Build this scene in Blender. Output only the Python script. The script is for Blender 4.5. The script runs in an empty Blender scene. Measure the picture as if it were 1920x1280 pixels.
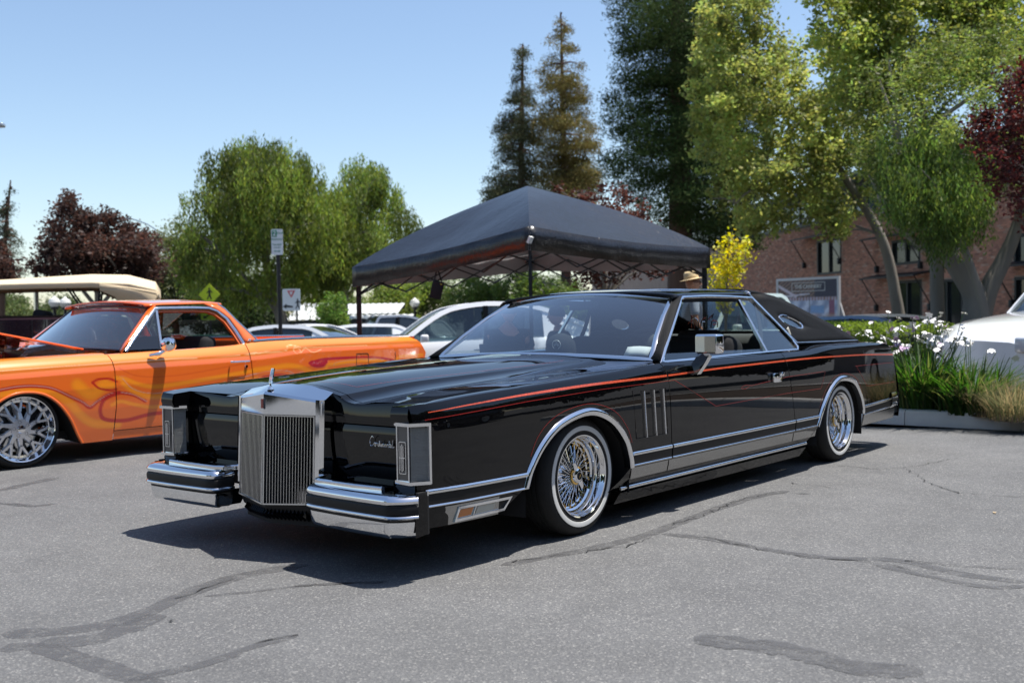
import bpy, bmesh, math, random
import numpy as np
from mathutils import Vector, Matrix, noise
R = math.radians
PI = math.pi
SC = bpy.context.scene
COL = SC.collection

# ---------------------------------------------------------------- camera
CAM = Vector((-4.051, -3.861, 1.045))
YAW, PITCH, ROLL, FPX = R(39.74), R(-1.35), R(-0.98), 1983.7
cf = Vector((math.cos(PITCH) * math.cos(YAW), math.cos(PITCH) * math.sin(YAW), math.sin(PITCH)))
cr0 = Vector((math.sin(YAW), -math.cos(YAW), 0))
cu0 = cr0.cross(cf)
cr = math.cos(ROLL) * cr0 + math.sin(ROLL) * cu0
cu = -math.sin(ROLL) * cr0 + math.cos(ROLL) * cu0
cd = bpy.data.cameras.new('camera')
cam = bpy.data.objects.new('camera', cd)
COL.objects.link(cam)
m = Matrix((cr, cu, -cf)).transposed().to_4x4()
m.translation = CAM
cam.matrix_world = m
cd.sensor_width = 36
cd.lens = 36 * FPX / 1920
cd.clip_start = 0.05
cd.clip_end = 3000
cd.dof.use_dof = True
cd.dof.focus_distance = 5.2
cd.dof.aperture_fstop = 3.4
SC.camera = cam

# ---------------------------------------------------------------- sky and sun
SUN = Vector((0.24, -0.20, 1.0)).normalized()          # towards the sun
w = bpy.data.worlds.new('World')
SC.world = w
w.use_nodes = True
nt = w.node_tree
sky = nt.nodes.new('ShaderNodeTexSky')
sky.sky_type = 'NISHITA'
sky.sun_disc = False
sky.sun_elevation = math.asin(SUN.z)
sky.sun_rotation = math.atan2(SUN.x, SUN.y)
sky.air_density = 1.0
sky.dust_density = 0.6
sky.ozone_density = 1.15
sky.altitude = 50
bg = nt.nodes['Background']
bg.inputs[1].default_value = 0.112
nt.links.new(sky.outputs[0], bg.inputs[0])
sl = bpy.data.lights.new('sun', 'SUN')
sl.energy = 5.0
sl.angle = R(0.5)
sl.color = (1.0, 0.955, 0.89)
so = bpy.data.objects.new('sun', sl)
COL.objects.link(so)
so.rotation_euler = SUN.to_track_quat('Z', 'Y').to_euler()
so.location = (0, 0, 30)
SC.view_settings.view_transform = 'Standard'
SC.view_settings.look = 'None'
SC.view_settings.exposure = 0.66
SC.view_settings.gamma = 1
SC.view_settings.use_curve_mapping = False
SC.render.engine = 'CYCLES'
SC.cycles.max_bounces = 8
SC.cycles.transparent_max_bounces = 16
SC.cycles.glossy_bounces = 4
SC.cycles.diffuse_bounces = 3
SC.cycles.transmission_bounces = 6
SC.cycles.caustics_reflective = False
SC.cycles.caustics_refractive = False
SC.cycles.sample_clamp_indirect = 6
SC.cycles.use_denoising = True

# ---------------------------------------------------------------- helpers
def at(px, py, D):
    """the place seen at a pixel of the photograph, D metres away along the view"""
    return CAM + D * (cf + (px - 960) / FPX * cr - (py - 640) / FPX * cu)
def mpp(D): return D / FPX
FH = Vector((math.cos(YAW), math.sin(YAW), 0))
def gz(x, y):
    """the car park falls gently away from the camera"""
    s = (x - CAM.x) * FH.x + (y - CAM.y) * FH.y
    t = np.clip(s - 9.0, 0, None)
    return -0.9 * (1 - np.exp(-t * 0.06)) if np.ndim(s) else -0.9 * (1 - math.exp(-max(0, s - 9.0) * 0.06))
def ground_at(px, D):
    p = at(px, 640, D)
    return Vector((p.x, p.y, float(gz(p.x, p.y))))

def spl(xs, ys):
    """smooth curve through control values (ys may be vectors)"""
    xs = np.array(xs, float); ys = np.array(ys, float)
    n = len(xs)
    d = (ys[1:] - ys[:-1]) / ((xs[1:] - xs[:-1]).reshape([-1] + [1] * (ys.ndim - 1)))
    mm = np.zeros_like(ys)
    mm[0], mm[-1] = d[0], d[-1]
    for i in range(1, n - 1):
        h0, h1 = xs[i] - xs[i - 1], xs[i + 1] - xs[i]
        same = (d[i - 1] * d[i]) > 0
        a, b = 2 * h1 + h0, h1 + 2 * h0
        with np.errstate(divide='ignore', invalid='ignore'):
            v = (a + b) / (a / d[i - 1] + b / d[i])
        mm[i] = np.where(same, np.nan_to_num(v), 0)
    def f(x):
        x = min(max(x, xs[0]), xs[-1])
        i = min(int(np.searchsorted(xs, x, side='right')) - 1, n - 2)
        h = xs[i + 1] - xs[i]; t = (x - xs[i]) / h
        r = (2 * t**3 - 3 * t**2 + 1) * ys[i] + (t**3 - 2 * t**2 + t) * h * mm[i] + (-2 * t**3 + 3 * t**2) * ys[i + 1] + (t**3 - t**2) * h * mm[i + 1]
        return float(r) if np.ndim(r) == 0 else r
    return f
def crom(P, sub=6, closed=False):
    P = [np.array(p, float) for p in P]; n = len(P); out = []
    rng = range(n) if closed else range(n - 1)
    for i in rng:
        p1, p2 = P[i], P[(i + 1) % n]
        p0 = P[i - 1] if (closed or i > 0) else 2 * p1 - p2
        p3 = P[(i + 2) % n] if (closed or i + 2 < n) else 2 * p2 - p1
        for k in range(sub):
            t = k / sub
            out.append(0.5 * (2 * p1 + (p2 - p0) * t + (2 * p0 - 5 * p1 + 4 * p2 - p3) * t * t + (3 * p1 - p0 - 3 * p2 + p3) * t**3))
    if not closed: out.append(P[-1])
    return out
def lerp(a, b, t): return a + (b - a) * t

class MB:
    def __init__(self): self.v = []; self.f = []; self.c = None
    def add(self, vs, fs):
        o = len(self.v); self.v += [tuple(map(float, p)) for p in vs]; self.f += [tuple(i + o for i in f) for f in fs]; return self
    def box(self, c, s, rot=None, bev=0):
        x, y, z = s[0] / 2, s[1] / 2, s[2] / 2
        if bev:
            b = bmesh.new(); bmesh.ops.create_cube(b, size=1)
            for q in b.verts: q.co = Vector((q.co.x * s[0], q.co.y * s[1], q.co.z * s[2]))
            bmesh.ops.bevel(b, geom=list(b.edges), offset=bev, segments=3 if bev > 0.012 else 2, affect='EDGES', profile=0.5)
            P = [q.co.copy() for q in b.verts]; F = [[q.index for q in f.verts] for f in b.faces]; b.free()
        else:
            P = [Vector((a, b_, c_)) for a in (-x, x) for b_ in (-y, y) for c_ in (-z, z)]
            F = [(0, 1, 3, 2), (4, 6, 7, 5), (0, 4, 5, 1), (2, 3, 7, 6), (0, 2, 6, 4), (1, 5, 7, 3)]
        if rot is not None: P = [rot @ p for p in P]
        return self.add([(p[0] + c[0], p[1] + c[1], p[2] + c[2]) for p in P], F)
    def grid(self, G, closed_u=False, closed_v=False, flip=False):
        nu, nv = len(G), len(G[0]); vs = [p for row in G for p in row]; fs = []
        for i in range(nu if closed_u else nu - 1):
            for j in range(nv if closed_v else nv - 1):
                a, b = i * nv + j, i * nv + (j + 1) % nv; c, d = ((i + 1) % nu) * nv + (j + 1) % nv, ((i + 1) % nu) * nv + j
                fs.append((a, d, c, b) if flip else (a, b, c, d))
        return self.add(vs, fs)
    def tube(self, pts, r, n=8, closed=False, cap=True):
        P = [Vector(p) for p in pts]; m_ = len(P); rr = [float(q) for q in r] if hasattr(r, '__len__') else [float(r)] * m_
        up = None; rows = []
        for i in range(m_):
            a = P[(i + 1) % m_] if (closed or i + 1 < m_) else P[i]; b = P[i - 1] if (closed or i > 0) else P[i]
            t = (a - b)
            t = t.normalized() if t.length > 1e-9 else Vector((0, 0, 1))
            if up is None: up = Vector((0, 0, 1)) if abs(t.z) < 0.9 else Vector((1, 0, 0))
            s_ = t.cross(up)
            if s_.length < 1e-6: s_ = t.orthogonal()
            s_.normalize(); up = s_.cross(t).normalized()
            rows.append([P[i] + rr[i] * (math.cos(2 * PI * k / n) * s_ + math.sin(2 * PI * k / n) * up) for k in range(n)])
        o = len(self.v); self.grid(rows, closed_u=closed, closed_v=True)
        if cap and not closed:
            self.f.append(tuple(o + k for k in range(n))); self.f.append(tuple(o + (m_ - 1) * n + k for k in reversed(range(n))))
        return self
    def sweep(self, pts, normals, prof, closed=False, cap=True):
        P = [Vector(p) for p in pts]; m_ = len(P); rows = []
        if not isinstance(normals, list): normals = [normals] * m_
        for i in range(m_):
            pa = (P[i] - P[i - 1]).normalized() if (closed or i > 0) else None
            pb = (P[(i + 1) % m_] - P[i]).normalized() if (closed or i + 1 < m_) else None
            t = ((pa or pb) + (pb or pa)).normalized()
            sc = 1.0
            if pa and pb:
                cs = max(0.35, t.dot(pa)); sc = 1 / cs
            N = Vector(normals[i]); N = (N - N.dot(t) * t).normalized(); B = t.cross(N)
            rows.append([P[i] + a * sc * B + b * N for a, b in prof])
        o = len(self.v); n = len(prof); self.grid(rows, closed_u=closed, closed_v=True)
        if cap and not closed:
            self.f.append(tuple(o + k for k in range(n))); self.f.append(tuple(o + (m_ - 1) * n + k for k in reversed(range(n))))
        return self
    def lathe(self, prof, o, axis, n=48, arc=None):
        ax = Vector(axis).normalized(); e1 = ax.orthogonal().normalized(); e2 = ax.cross(e1); o = Vector(o)
        G = [[o + a * ax + r_ * (math.cos(2 * PI * k / n) * e1 + math.sin(2 * PI * k / n) * e2) for k in range(n)] for r_, a in prof]
        return self.grid(G, closed_v=True)
    def prism(self, poly, f, w0, w1):
        n = len(poly)
        return self.add([f(a, b, w0) for a, b in poly] + [f(a, b, w1) for a, b in poly],
                        [tuple(reversed(range(n))), tuple(range(n, 2 * n))] + [(i, (i + 1) % n, n + (i + 1) % n, n + i) for i in range(n)])
    def build(self, name, mat, parent=None, ang=32, cols=None, normals_out=False, solid=0):
        me = bpy.data.meshes.new(name)
        me.from_pydata(self.v, [], self.f); me.update()
        if normals_out:
            b = bmesh.new(); b.from_mesh(me); bmesh.ops.recalc_face_normals(b, faces=b.faces); b.to_mesh(me); b.free()
        if ang:
            me.shade_smooth(); me.set_sharp_from_angle(angle=R(ang))
        if cols is not None:
            at_ = me.color_attributes.new('tint', 'FLOAT_COLOR', 'POINT'); at_.data.foreach_set('color', np.array(cols, np.float32).ravel())
        me.materials.append(mat)
        o = bpy.data.objects.new(name, me); COL.objects.link(o)
        if parent is not None: o.parent = parent
        if solid:
            s_ = o.modifiers.new('thickness', 'SOLIDIFY'); s_.thickness = solid; s_.offset = 0
        return o
def tag(o, label=None, cat=None, group=None, kind=None):
    if label: o['label'] = label
    if cat: o['category'] = cat
    if group: o['group'] = group
    if kind: o['kind'] = kind
    return o
def empty(name, loc=(0, 0, 0), rz=0, **k):
    o = bpy.data.objects.new(name, None); COL.objects.link(o); o.location = loc; o.rotation_euler = (0, 0, rz); o.empty_display_size = 0.2
    return tag(o, **k)
def half(w_, t_, base=-0.002):   # half-round trim profile
    return [(-w_ / 2, base), (-w_ / 2, t_ * .45), (-w_ * .3, t_ * .85), (0, t_), (w_ * .3, t_ * .85), (w_ / 2, t_ * .45), (w_ / 2, base)]
def flat(w_, t_, base=-0.002): return [(-w_ / 2, base), (-w_ / 2, t_), (w_ / 2, t_), (w_ / 2, base)]

# ---------------------------------------------------------------- materials
def mat(name, col=(.5, .5, .5), rough=.5, metal=0, coat=0, spec=.5, **k):
    m_ = bpy.data.materials.new(name); m_.use_nodes = True
    b = m_.node_tree.nodes['Principled BSDF']
    b.inputs['Base Color'].default_value = (*col, 1); b.inputs['Roughness'].default_value = rough; b.inputs['Metallic'].default_value = metal
    b.inputs['Coat Weight'].default_value = coat; b.inputs['Coat Roughness'].default_value = k.get('cr', .02)
    b.inputs['Specular IOR Level'].default_value = spec
    if 'emit' in k: b.inputs['Emission Color'].default_value = (*k['emit'], 1); b.inputs['Emission Strength'].default_value = k.get('es', 1)
    return m_
def N(m_, t, **k):
    n = m_.node_tree.nodes.new(t)
    for a, v in k.items(): setattr(n, a, v)
    return n
def L(m_, a, b): m_.node_tree.links.new(a, b)
def varied(m_, scale=6, amt=.25, bump=0, bscale=60, rough=0, stretch=None, detail=4):
    """noise over base colour / roughness and a fine relief, in object space"""
    b = m_.node_tree.nodes['Principled BSDF']
    tc = N(m_, 'ShaderNodeTexCoord'); src = tc.outputs['Object']
    if stretch:
        mp = N(m_, 'ShaderNodeMapping'); mp.inputs['Scale'].default_value = stretch; L(m_, src, mp.inputs[0]); src = mp.outputs[0]
    nz = N(m_, 'ShaderNodeTexNoise'); nz.inputs['Scale'].default_value = scale; nz.inputs['Detail'].default_value = detail
    L(m_, src, nz.inputs['Vector'])
    if amt:
        c = b.inputs['Base Color'].default_value[:]
        mx = N(m_, 'ShaderNodeMix', data_type='RGBA'); mx.inputs[6].default_value = tuple(q * (1 - amt) for q in c[:3]) + (1,); mx.inputs[7].default_value = tuple(min(1, q * (1 + amt)) for q in c[:3]) + (1,)
        L(m_, nz.outputs[0], mx.inputs[0]); L(m_, mx.outputs[2], b.inputs['Base Color'])
    if rough:
        mr = N(m_, 'ShaderNodeMapRange'); r0 = b.inputs['Roughness'].default_value
        mr.inputs[3].default_value = max(0, r0 - rough); mr.inputs[4].default_value = min(1, r0 + rough)
        L(m_, nz.outputs[0], mr.inputs[0]); L(m_, mr.outputs[0], b.inputs['Roughness'])
    if bump:
        n2 = N(m_, 'ShaderNodeTexNoise'); n2.inputs['Scale'].default_value = bscale; n2.inputs['Detail'].default_value = 3; L(m_, src, n2.inputs['Vector'])
        bp = N(m_, 'ShaderNodeBump'); bp.inputs['Strength'].default_value = bump; bp.inputs['Distance'].default_value = .01
        L(m_, n2.outputs[0], bp.inputs['Height']); L(m_, bp.outputs[0], b.inputs['Normal'])
    return m_
def tinted(m_):
    b = m_.node_tree.nodes['Principled BSDF']; a = N(m_, 'ShaderNodeVertexColor', layer_name='tint'); L(m_, a.outputs[0], b.inputs['Base Color']); return m_
def glassmat(name, tint=(.75, .85, .85), refl=1.0, rough=.0, haze=0):
    m_ = bpy.data.materials.new(name); m_.use_nodes = True; t = m_.node_tree; t.nodes.remove(t.nodes['Principled BSDF'])
    out = t.nodes['Material Output']
    tr = N(m_, 'ShaderNodeBsdfTransparent'); tr.inputs[0].default_value = (*tint, 1)
    gl = N(m_, 'ShaderNodeBsdfGlossy'); gl.inputs[0].default_value = (.95, .98, 1, 1); gl.inputs['Roughness'].default_value = rough
    fr = N(m_, 'ShaderNodeFresnel'); ge = N(m_, 'ShaderNodeNewGeometry'); io = N(m_, 'ShaderNodeMapRange'); io.inputs[3].default_value = 1.52; io.inputs[4].default_value = 1 / 1.52
    L(m_, ge.outputs['Backfacing'], io.inputs[0]); L(m_, io.outputs[0], fr.inputs[0])
    ml = N(m_, 'ShaderNodeMath', operation='MULTIPLY'); ml.inputs[1].default_value = refl * 1.6; ml.use_clamp = True
    mx = N(m_, 'ShaderNodeMixShader'); L(m_, fr.outputs[0], ml.inputs[0]); L(m_, ml.outputs[0], mx.inputs[0]); L(m_, tr.outputs[0], mx.inputs[1]); L(m_, gl.outputs[0], mx.inputs[2])
    last = mx
    if haze:
        df = N(m_, 'ShaderNodeBsdfDiffuse'); df.inputs[0].default_value = (.7, .7, .68, 1); m2 = N(m_, 'ShaderNodeMixShader'); m2.inputs[0].default_value = haze
        L(m_, mx.outputs[0], m2.inputs[1]); L(m_, df.outputs[0], m2.inputs[2]); last = m2
    L(m_, last.outputs[0], out.inputs[0]); return m_

M_BLACK = mat('black_paint', (.0025, .0025, .003), .3, 0, 1.0, spec=0, cr=.012)
M_BLACK.node_tree.nodes['Principled BSDF'].inputs['Coat IOR'].default_value = 1.46
M_CHROME = mat('chrome', (.80, .81, .83), .045, 1)
M_CHROME2 = varied(mat('dull_chrome', (.62, .63, .64), .14, 1), 30, .12, rough=.06)
M_GOLD = mat('gold_plate', (.80, .52, .16), .12, 1)
M_RUBBER = varied(mat('rubber', (.018, .018, .018), .72, spec=.3), 20, .3, .25, 160)
M_WHITEWALL = varied(mat('whitewall', (.62, .62, .60), .55), 9, .08)
M_BTRIM = varied(mat('black_rubber_trim', (.009, .009, .010), .5, spec=.3), 30, .3)
M_DARK = mat('dark_inside', (.008, .008, .009), .8)
M_VINYL = varied(mat('black_vinyl_roof', (.005, .0053, .006), .62, spec=.12), 40, .25, .3, 420)
M_REDSTRIPE = varied(mat('orange_pinstripe', (.52, .075, .03), .3, coat=.5), 110, .7)  # strong colour mottling imitates sun glints in the paint flake
M_RED = mat('red_pinstripe', (.24, .013, .010), .35, coat=.3)
M_GLASS = glassmat('car_glass', (.82, .90, .89))
M_WSGLASS = glassmat('windshield_glass', (.74, .82, .83), 1.7, haze=.006)
M_TINTGLASS = glassmat('tinted_glass', (.30, .36, .36), 1.3)
M_DARKGLASS = mat('dark_glass', (.012, .016, .018), .03, 0, 1.0)
M_AMBER = mat('amber_lens', (.55, .16, .015), .12, coat=1)
M_CLEARLENS = varied(mat('ribbed_lens', (.42, .42, .40), .16, coat=1), 25, .15, .9, 90, stretch=(.1, 1, 6))
M_GREYCLOTH = varied(mat('grey_cloth', (.055, .06, .06), .9), 18, .2, .2, 200)
M_BLACKCLOTH = varied(mat('black_cloth', (.012, .012, .014), .92), 18, .2, .2, 200)
M_WHITEPLASTIC = mat('white_plastic', (.65, .65, .62), .4)
# ---------------------------------------------------------------- asphalt ground
def asphalt():
    m_ = mat('asphalt', (.1, .1, .1), .86, spec=.35); b = m_.node_tree.nodes['Principled BSDF']
    ge = N(m_, 'ShaderNodeNewGeometry'); P_ = ge.outputs['Position']
    def noise_(sc, det=4, rough=.6, dim='3D'):
        n = N(m_, 'ShaderNodeTexNoise'); n.inputs['Scale'].default_value = sc; n.inputs['Detail'].default_value = det; n.inputs['Roughness'].default_value = rough; L(m_, P_, n.inputs['Vector']); return n
    def ramp(src, pts):
        r = N(m_, 'ShaderNodeValToRGB'); e = r.color_ramp.elements
        e[0].position, e[0].color = pts[0][0], (*pts[0][1], 1); e[1].position, e[1].color = pts[-1][0], (*pts[-1][1], 1)
        for p_, c_ in pts[1:-1]: q = e.new(p_); q.color = (*c_, 1)
        L(m_, src, r.inputs[0]); return r.outputs[0]
    def mix(f, a, c, t='MIX'):
        x = N(m_, 'ShaderNodeMix', data_type='RGBA', blend_type=t)
        for s_, v in ((x.inputs[0], f), (x.inputs[6], a), (x.inputs[7], c)):
            if hasattr(v, 'links'): L(m_, v, s_)
            else: s_.default_value = v
        return x.outputs[2]
    big = ramp(noise_(.35, 5).outputs[0], [(.3, (.100, .101, .103)), (.7, (.128, .128, .128))])
    mid = ramp(noise_(2.2, 6, .7).outputs[0], [(.35, (.88, .88, .88)), (.65, (1.07, 1.07, 1.07))])
    c = mix(1.0, big, mid, 'MULTIPLY')
    # stones: voronoi cells, each its own grey, some pale
    vo = N(m_, 'ShaderNodeTexVoronoi'); vo.inputs['Scale'].default_value = 170; L(m_, P_, vo.inputs['Vector'])
    sep = N(m_, 'ShaderNodeSeparateColor'); L(m_, vo.outputs['Color'], sep.inputs[0])
    st = ramp(sep.outputs[0], [(0, (.74, .74, .75)), (.45, (.95, .95, .96)), (.80, (1.08, 1.08, 1.06)), (.93, (1.40, 1.38, 1.33)), (1, (2.1, 2.05, 1.95))])
    c = mix(1.0, c, st, 'MULTIPLY')
    v2 = N(m_, 'ShaderNodeTexVoronoi'); v2.inputs['Scale'].default_value = 60; L(m_, P_, v2.inputs['Vector'])
    s2 = N(m_, 'ShaderNodeSeparateColor'); L(m_, v2.outputs['Color'], s2.inputs[0])
    d2 = N(m_, 'ShaderNodeMath', operation='LESS_THAN'); d2.inputs[1].default_value = .30; L(m_, v2.outputs['Distance'], d2.inputs[0])
    g2 = N(m_, 'ShaderNodeMath', operation='GREATER_THAN'); g2.inputs[1].default_value = .86; L(m_, s2.outputs[1], g2.inputs[0])
    mm_ = N(m_, 'ShaderNodeMath', operation='MULTIPLY'); L(m_, d2.outputs[0], mm_.inputs[0]); L(m_, g2.outputs[0], mm_.inputs[1])
    m3 = N(m_, 'ShaderNodeMath', operation='MULTIPLY'); m3.inputs[1].default_value = .28; L(m_, mm_.outputs[0], m3.inputs[0])
    c = mix(m3.outputs[0], c, (.36, .345, .32, 1))
    # faint oil and tyre darkening
    oil = ramp(noise_(.9, 3, .5).outputs[0], [(.60, (1, 1, 1)), (.74, (.78, .78, .80))])
    c = mix(1.0, c, oil, 'MULTIPLY')
    L(m_, c, b.inputs['Base Color'])
    bp = N(m_, 'ShaderNodeBump'); bp.inputs['Strength'].default_value = .55; bp.inputs['Distance'].default_value = .004
    L(m_, vo.outputs['Distance'], bp.inputs['Height'])
    bp2 = N(m_, 'ShaderNodeBump'); bp2.inputs['Strength'].default_value = .35; bp2.inputs['Distance'].default_value = .02
    L(m_, noise_(5, 5).outputs[0], bp2.inputs['Height']); L(m_, bp.outputs[0], bp2.inputs['Normal']); L(m_, bp2.outputs[0], b.inputs['Normal'])
    return m_
M_ASPHALT = asphalt()
g = MB()
def axis_pts(lo, hi, near, step, far):
    out = list(np.arange(-near, near + .01, step)); s_ = step; x = near
    while x < far: s_ *= 1.35; x += s_; out = [-x] + out + [x]
    return out
XS = [v + 8 for v in axis_pts(0, 0, 30, 1.5, 1500)]; YS = [v + 8 for v in axis_pts(0, 0, 30, 1.5, 1500)]
g.grid([[(x, y, float(gz(x, y))) for x in XS] for y in YS], flip=True)
go = g.build('ground', M_ASPHALT, ang=60); tag(go, kind='structure')

# crack filler: worn darker bands and thin open cracks in the asphalt
M_SEAL = varied(mat('crack_sealant', (.084, .084, .087), .62, spec=.5), 5, .22, .2, 60, rough=.12)
_b = M_SEAL.node_tree.nodes['Principled BSDF']; _g = N(M_SEAL, 'ShaderNodeNewGeometry'); _n = N(M_SEAL, 'ShaderNodeTexNoise'); _n.inputs['Scale'].default_value = 14; _n.inputs['Detail'].default_value = 7; _n.inputs['Roughness'].default_value = .75; L(M_SEAL, _g.outputs['Position'], _n.inputs['Vector'])
_r = N(M_SEAL, 'ShaderNodeMapRange'); _r.inputs[1].default_value = .40; _r.inputs[2].default_value = .56; _r.inputs[3].default_value = .12; _r.inputs[4].default_value = .62; L(M_SEAL, _n.outputs[0], _r.inputs[0]); L(M_SEAL, _r.outputs[0], _b.inputs['Alpha'])
M_CRACK = mat('open_crack', (.022, .022, .023), .95)
def band(pts, width, seed, z=.003, wob=.18, sub=10):
    rnd = random.Random(seed); P = crom([(p.x, p.y) for p in pts], sub); ws = [rnd.uniform(1 - wob, 1 + wob) for _ in range(len(P) // 3 + 3)]
    rows = []
    for i, p in enumerate(P):
        a = P[min(i + 1, len(P) - 1)] - P[max(i - 1, 0)]; a = a / (np.linalg.norm(a) + 1e-9); nrm = np.array((-a[1], a[0]))
        k = i / 3; wq = lerp(ws[int(k)], ws[int(k) + 1], k % 1) * width / 2
        e = min(1, i / 2.5, (len(P) - 1 - i) / 2.5); wq *= math.sqrt(max(0, e)) + .02
        j1, j2 = rnd.gauss(0, width * .03), rnd.gauss(0, width * .03)
        rows.append([(*(p + nrm * (wq + j1)), z),  (*(p - nrm * (wq + j2)), z)])
    return rows
def gp(px, py):
    d = cf + (px - 960) / FPX * cr - (py - 640) / FPX * cu; t = -CAM.z / d.z; p = CAM + t * d; return p
seals = [([(0, 1188), (120, 1182), (240, 1160), (370, 1105), (470, 1075), (580, 1058)], .10, 1), ([(0, 1215), (70, 1212), (140, 1232), (230, 1262), (300, 1290)], .09, 2),
         ([(70, 1205), (160, 1200), (230, 1180), (300, 1150)], .12, 3), ([(380, 1118), (480, 1108), (600, 1095), (730, 1090)], .035, 4),
         ([(240, 1275), (380, 1245), (480, 1210), (560, 1190)], .05, 5), ([(940, 1060), (1020, 1045), (1110, 1028), (1200, 1006), (1260, 985), (1340, 955), (1420, 930), (1480, 920)], .07, 6),
         ([(1240, 1000), (1330, 1010), (1440, 1030), (1560, 1046), (1680, 1050), (1800, 1075), (1925, 1092)], .07, 7), ([(1640, 1058), (1740, 1080), (1850, 1100), (1925, 1098)], .05, 8),
         ([(1300, 1196), (1380, 1205), (1480, 1218), (1560, 1240), (1640, 1255), (1730, 1256)], .13, 9), ([(0, 920), (60, 905), (110, 895)], .09, 10), ([(0, 942), (60, 948), (105, 944)], .06, 11)]
sb = MB()
for P_, w_, sd in seals: sb.grid(band([gp(*p) for p in P_], w_, sd, z=.0010 + sd * .0002), flip=True)
so_ = sb.build('crack_sealant', M_SEAL, ang=40); tag(so_, kind='structure')
cracks = [[(330, 1120), (390, 1100), (440, 1085)], [(560, 1100), (650, 1094), (720, 1092)], [(480, 1205), (560, 1190)], [(960, 1055), (1030, 1044), (1085, 1036), (1180, 1022), (1220, 1008)], [(1260, 985), (1330, 962), (1380, 940), (1440, 925), (1520, 926)],
          [(1320, 1006), (1420, 1030), (1520, 1046), (1620, 1052), (1680, 1062), (1760, 1078)], [(1700, 1052), (1800, 1062), (1920, 1066)], [(1700, 880), (1740, 905), (1800, 925), (1920, 932)], [(1560, 872), (1650, 880), (1720, 874), (1800, 858)], [(1480, 905), (1540, 912), (1580, 918)], [(0, 944), (60, 950)]]
cb = MB(); rnd = random.Random(5)
for k, P_ in enumerate(cracks):
    pts = [gp(*p) for p in P_]; Q = []
    for a, b in zip(pts[:-1], pts[1:]):
        n = max(2, int((b - a).length / .035))
        for i in range(n): q = a.lerp(b, i / n); Q.append(q + Vector((rnd.gauss(0, .010), rnd.gauss(0, .010), 0)))
    Q.append(pts[-1])
    rows = []
    for i, q in enumerate(Q):
        t = (Q[min(i + 1, len(Q) - 1)] - Q[max(i - 1, 0)]).normalized(); nn = Vector((-t.y, t.x, 0)) * abs(rnd.gauss(.0022, .0016)) * (1 + 0.0)
        rows.append([(q.x + nn.x, q.y + nn.y, .0040 + k * .0001), (q.x - nn.x, q.y - nn.y, .0040 + k * .0001)])
    cb.grid(rows)
co = cb.build('asphalt_cracks', M_CRACK, ang=0); tag(co, kind='structure')
# ================================================================ black coupe
def catmull2(pts, sub):
    return crom(pts, sub)
car = empty('black_coupe', (0, 0, 0), label='glossy black lowered luxury coupe with chrome grille, wire wheels and orange pinstripes, parked in front', cat='car')
# front axle at x=0, x rearwards, camera side is y<0; z up
XW = 3.058; YW = .904; ZW = .2835; RT = .2835
W_ = spl([-1.13, -1.09, -1.04, -.9, -.5, 0, 1.2, 2.4, 3.2, 3.8, 4.2, 4.4], [.880, .892, .914, .935, .953, .963, .966, .965, .958, .94, .915, .89])
CZ = spl([-1.13, -1.0, -.7, -.35, .15, .75, 1.4, 2.4, 2.9, 3.5, 4.0, 4.3], [.692, .706, .726, .740, .764, .790, .790, .792, .815, .812, .792, .775])
DR = spl([0, .010, .035, .08, .2, .34, .44, .52, .6, .7], [-.042, -.030, -.014, -.004, 0, -.002, -.006, -.014, -.03, -.05])
def CK(x): return float(np.interp(x, [-1.12, -.85], [.42, 1]))
def CY(x): return W_(x) - .042 * CK(x)
def HW(x, z):
    d = DR(CZ(x) - z); return W_(x) + (d * CK(x) if CZ(x) - z < .2 else d)
YG = spl([-1.13, -.97, -.6, -.1, .4, .9], [.475, .50, .595, .70, .80, .845])        # hood shut line
secs = spl([-1.13, -.96, -.6, -.1, .35, .80],
  [[0, .740, .17, .731, .325, .703, .365, .682, .43, .672, .475, .674, .69, .685],
   [0, .756, .17, .748, .337, .716, .378, .694, .44, .684, .50, .686, .70, .699],
   [0, .780, .18, .773, .355, .748, .40, .727, .49, .717, .595, .727, .75, .731],
   [0, .801, .20, .795, .385, .768, .435, .750, .54, .741, .70, .750, .81, .753],
   [0, .818, .21, .813, .405, .786, .46, .772, .58, .766, .80, .771, .86, .773],
   [0, .832, .25, .829, .48, .812, .55, .803, .68, .795, .84, .790, .875, .790]])
def topsec(x, a, b, sub=5):
    s_ = secs(x); p = [(s_[2 * i], s_[2 * i + 1]) for i in range(7)] + [(CY(x), CZ(x))]
    A = crom([(-p[1][0], p[1][1])] + p[:3], sub)[sub:]; B = crom(p[2:6], sub); C_ = crom(p[5:8], sub)
    return (A + B[1:] + C_[1:])[a * sub:b * sub + 1]
def TOPZ(x, y):
    P = topsec(x, 0, 7); return float(np.interp(abs(y), [p[0] for p in P], [p[1] for p in P]))
FA = crom([(-.475, .295), (-.44, .375), (-.36, .470), (-.25, .545), (-.11, .585), (.03, .592), (.18, .540), (.295, .44), (.345, .345), (.362, .288)], 5)
RA = crom([(2.575, .29), (2.60, .335), (2.66, .42), (2.77, .515), (2.90, .575), (3.04, .582), (3.20, .545), (3.32, .45), (3.38, .36), (3.395, .31)], 5)
def arch_low(x):
    for A, base in ((FA, .29), (RA, .29)):
        if A[0][0] <= x <= A[-1][0]:
            return float(np.interp(x, [p[0] for p in A], [p[1] for p in A]))
    return None
def LOW(x):
    a = arch_low(x)
    if a is not None: return a
    if x < -.64: return .205 + .0 * x
    if x < -.475: return lerp(.205, .295, (x + .64) / .165)
    if x < 2.6: return .287
    return .215 if x < 3.95 else lerp(.215, .27, (x - 3.95) / .3)
def cutF(z): return .70 + np.interp(z, [.18, .35, .69, .80], [-.06, .035, .01, -.02])
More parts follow.
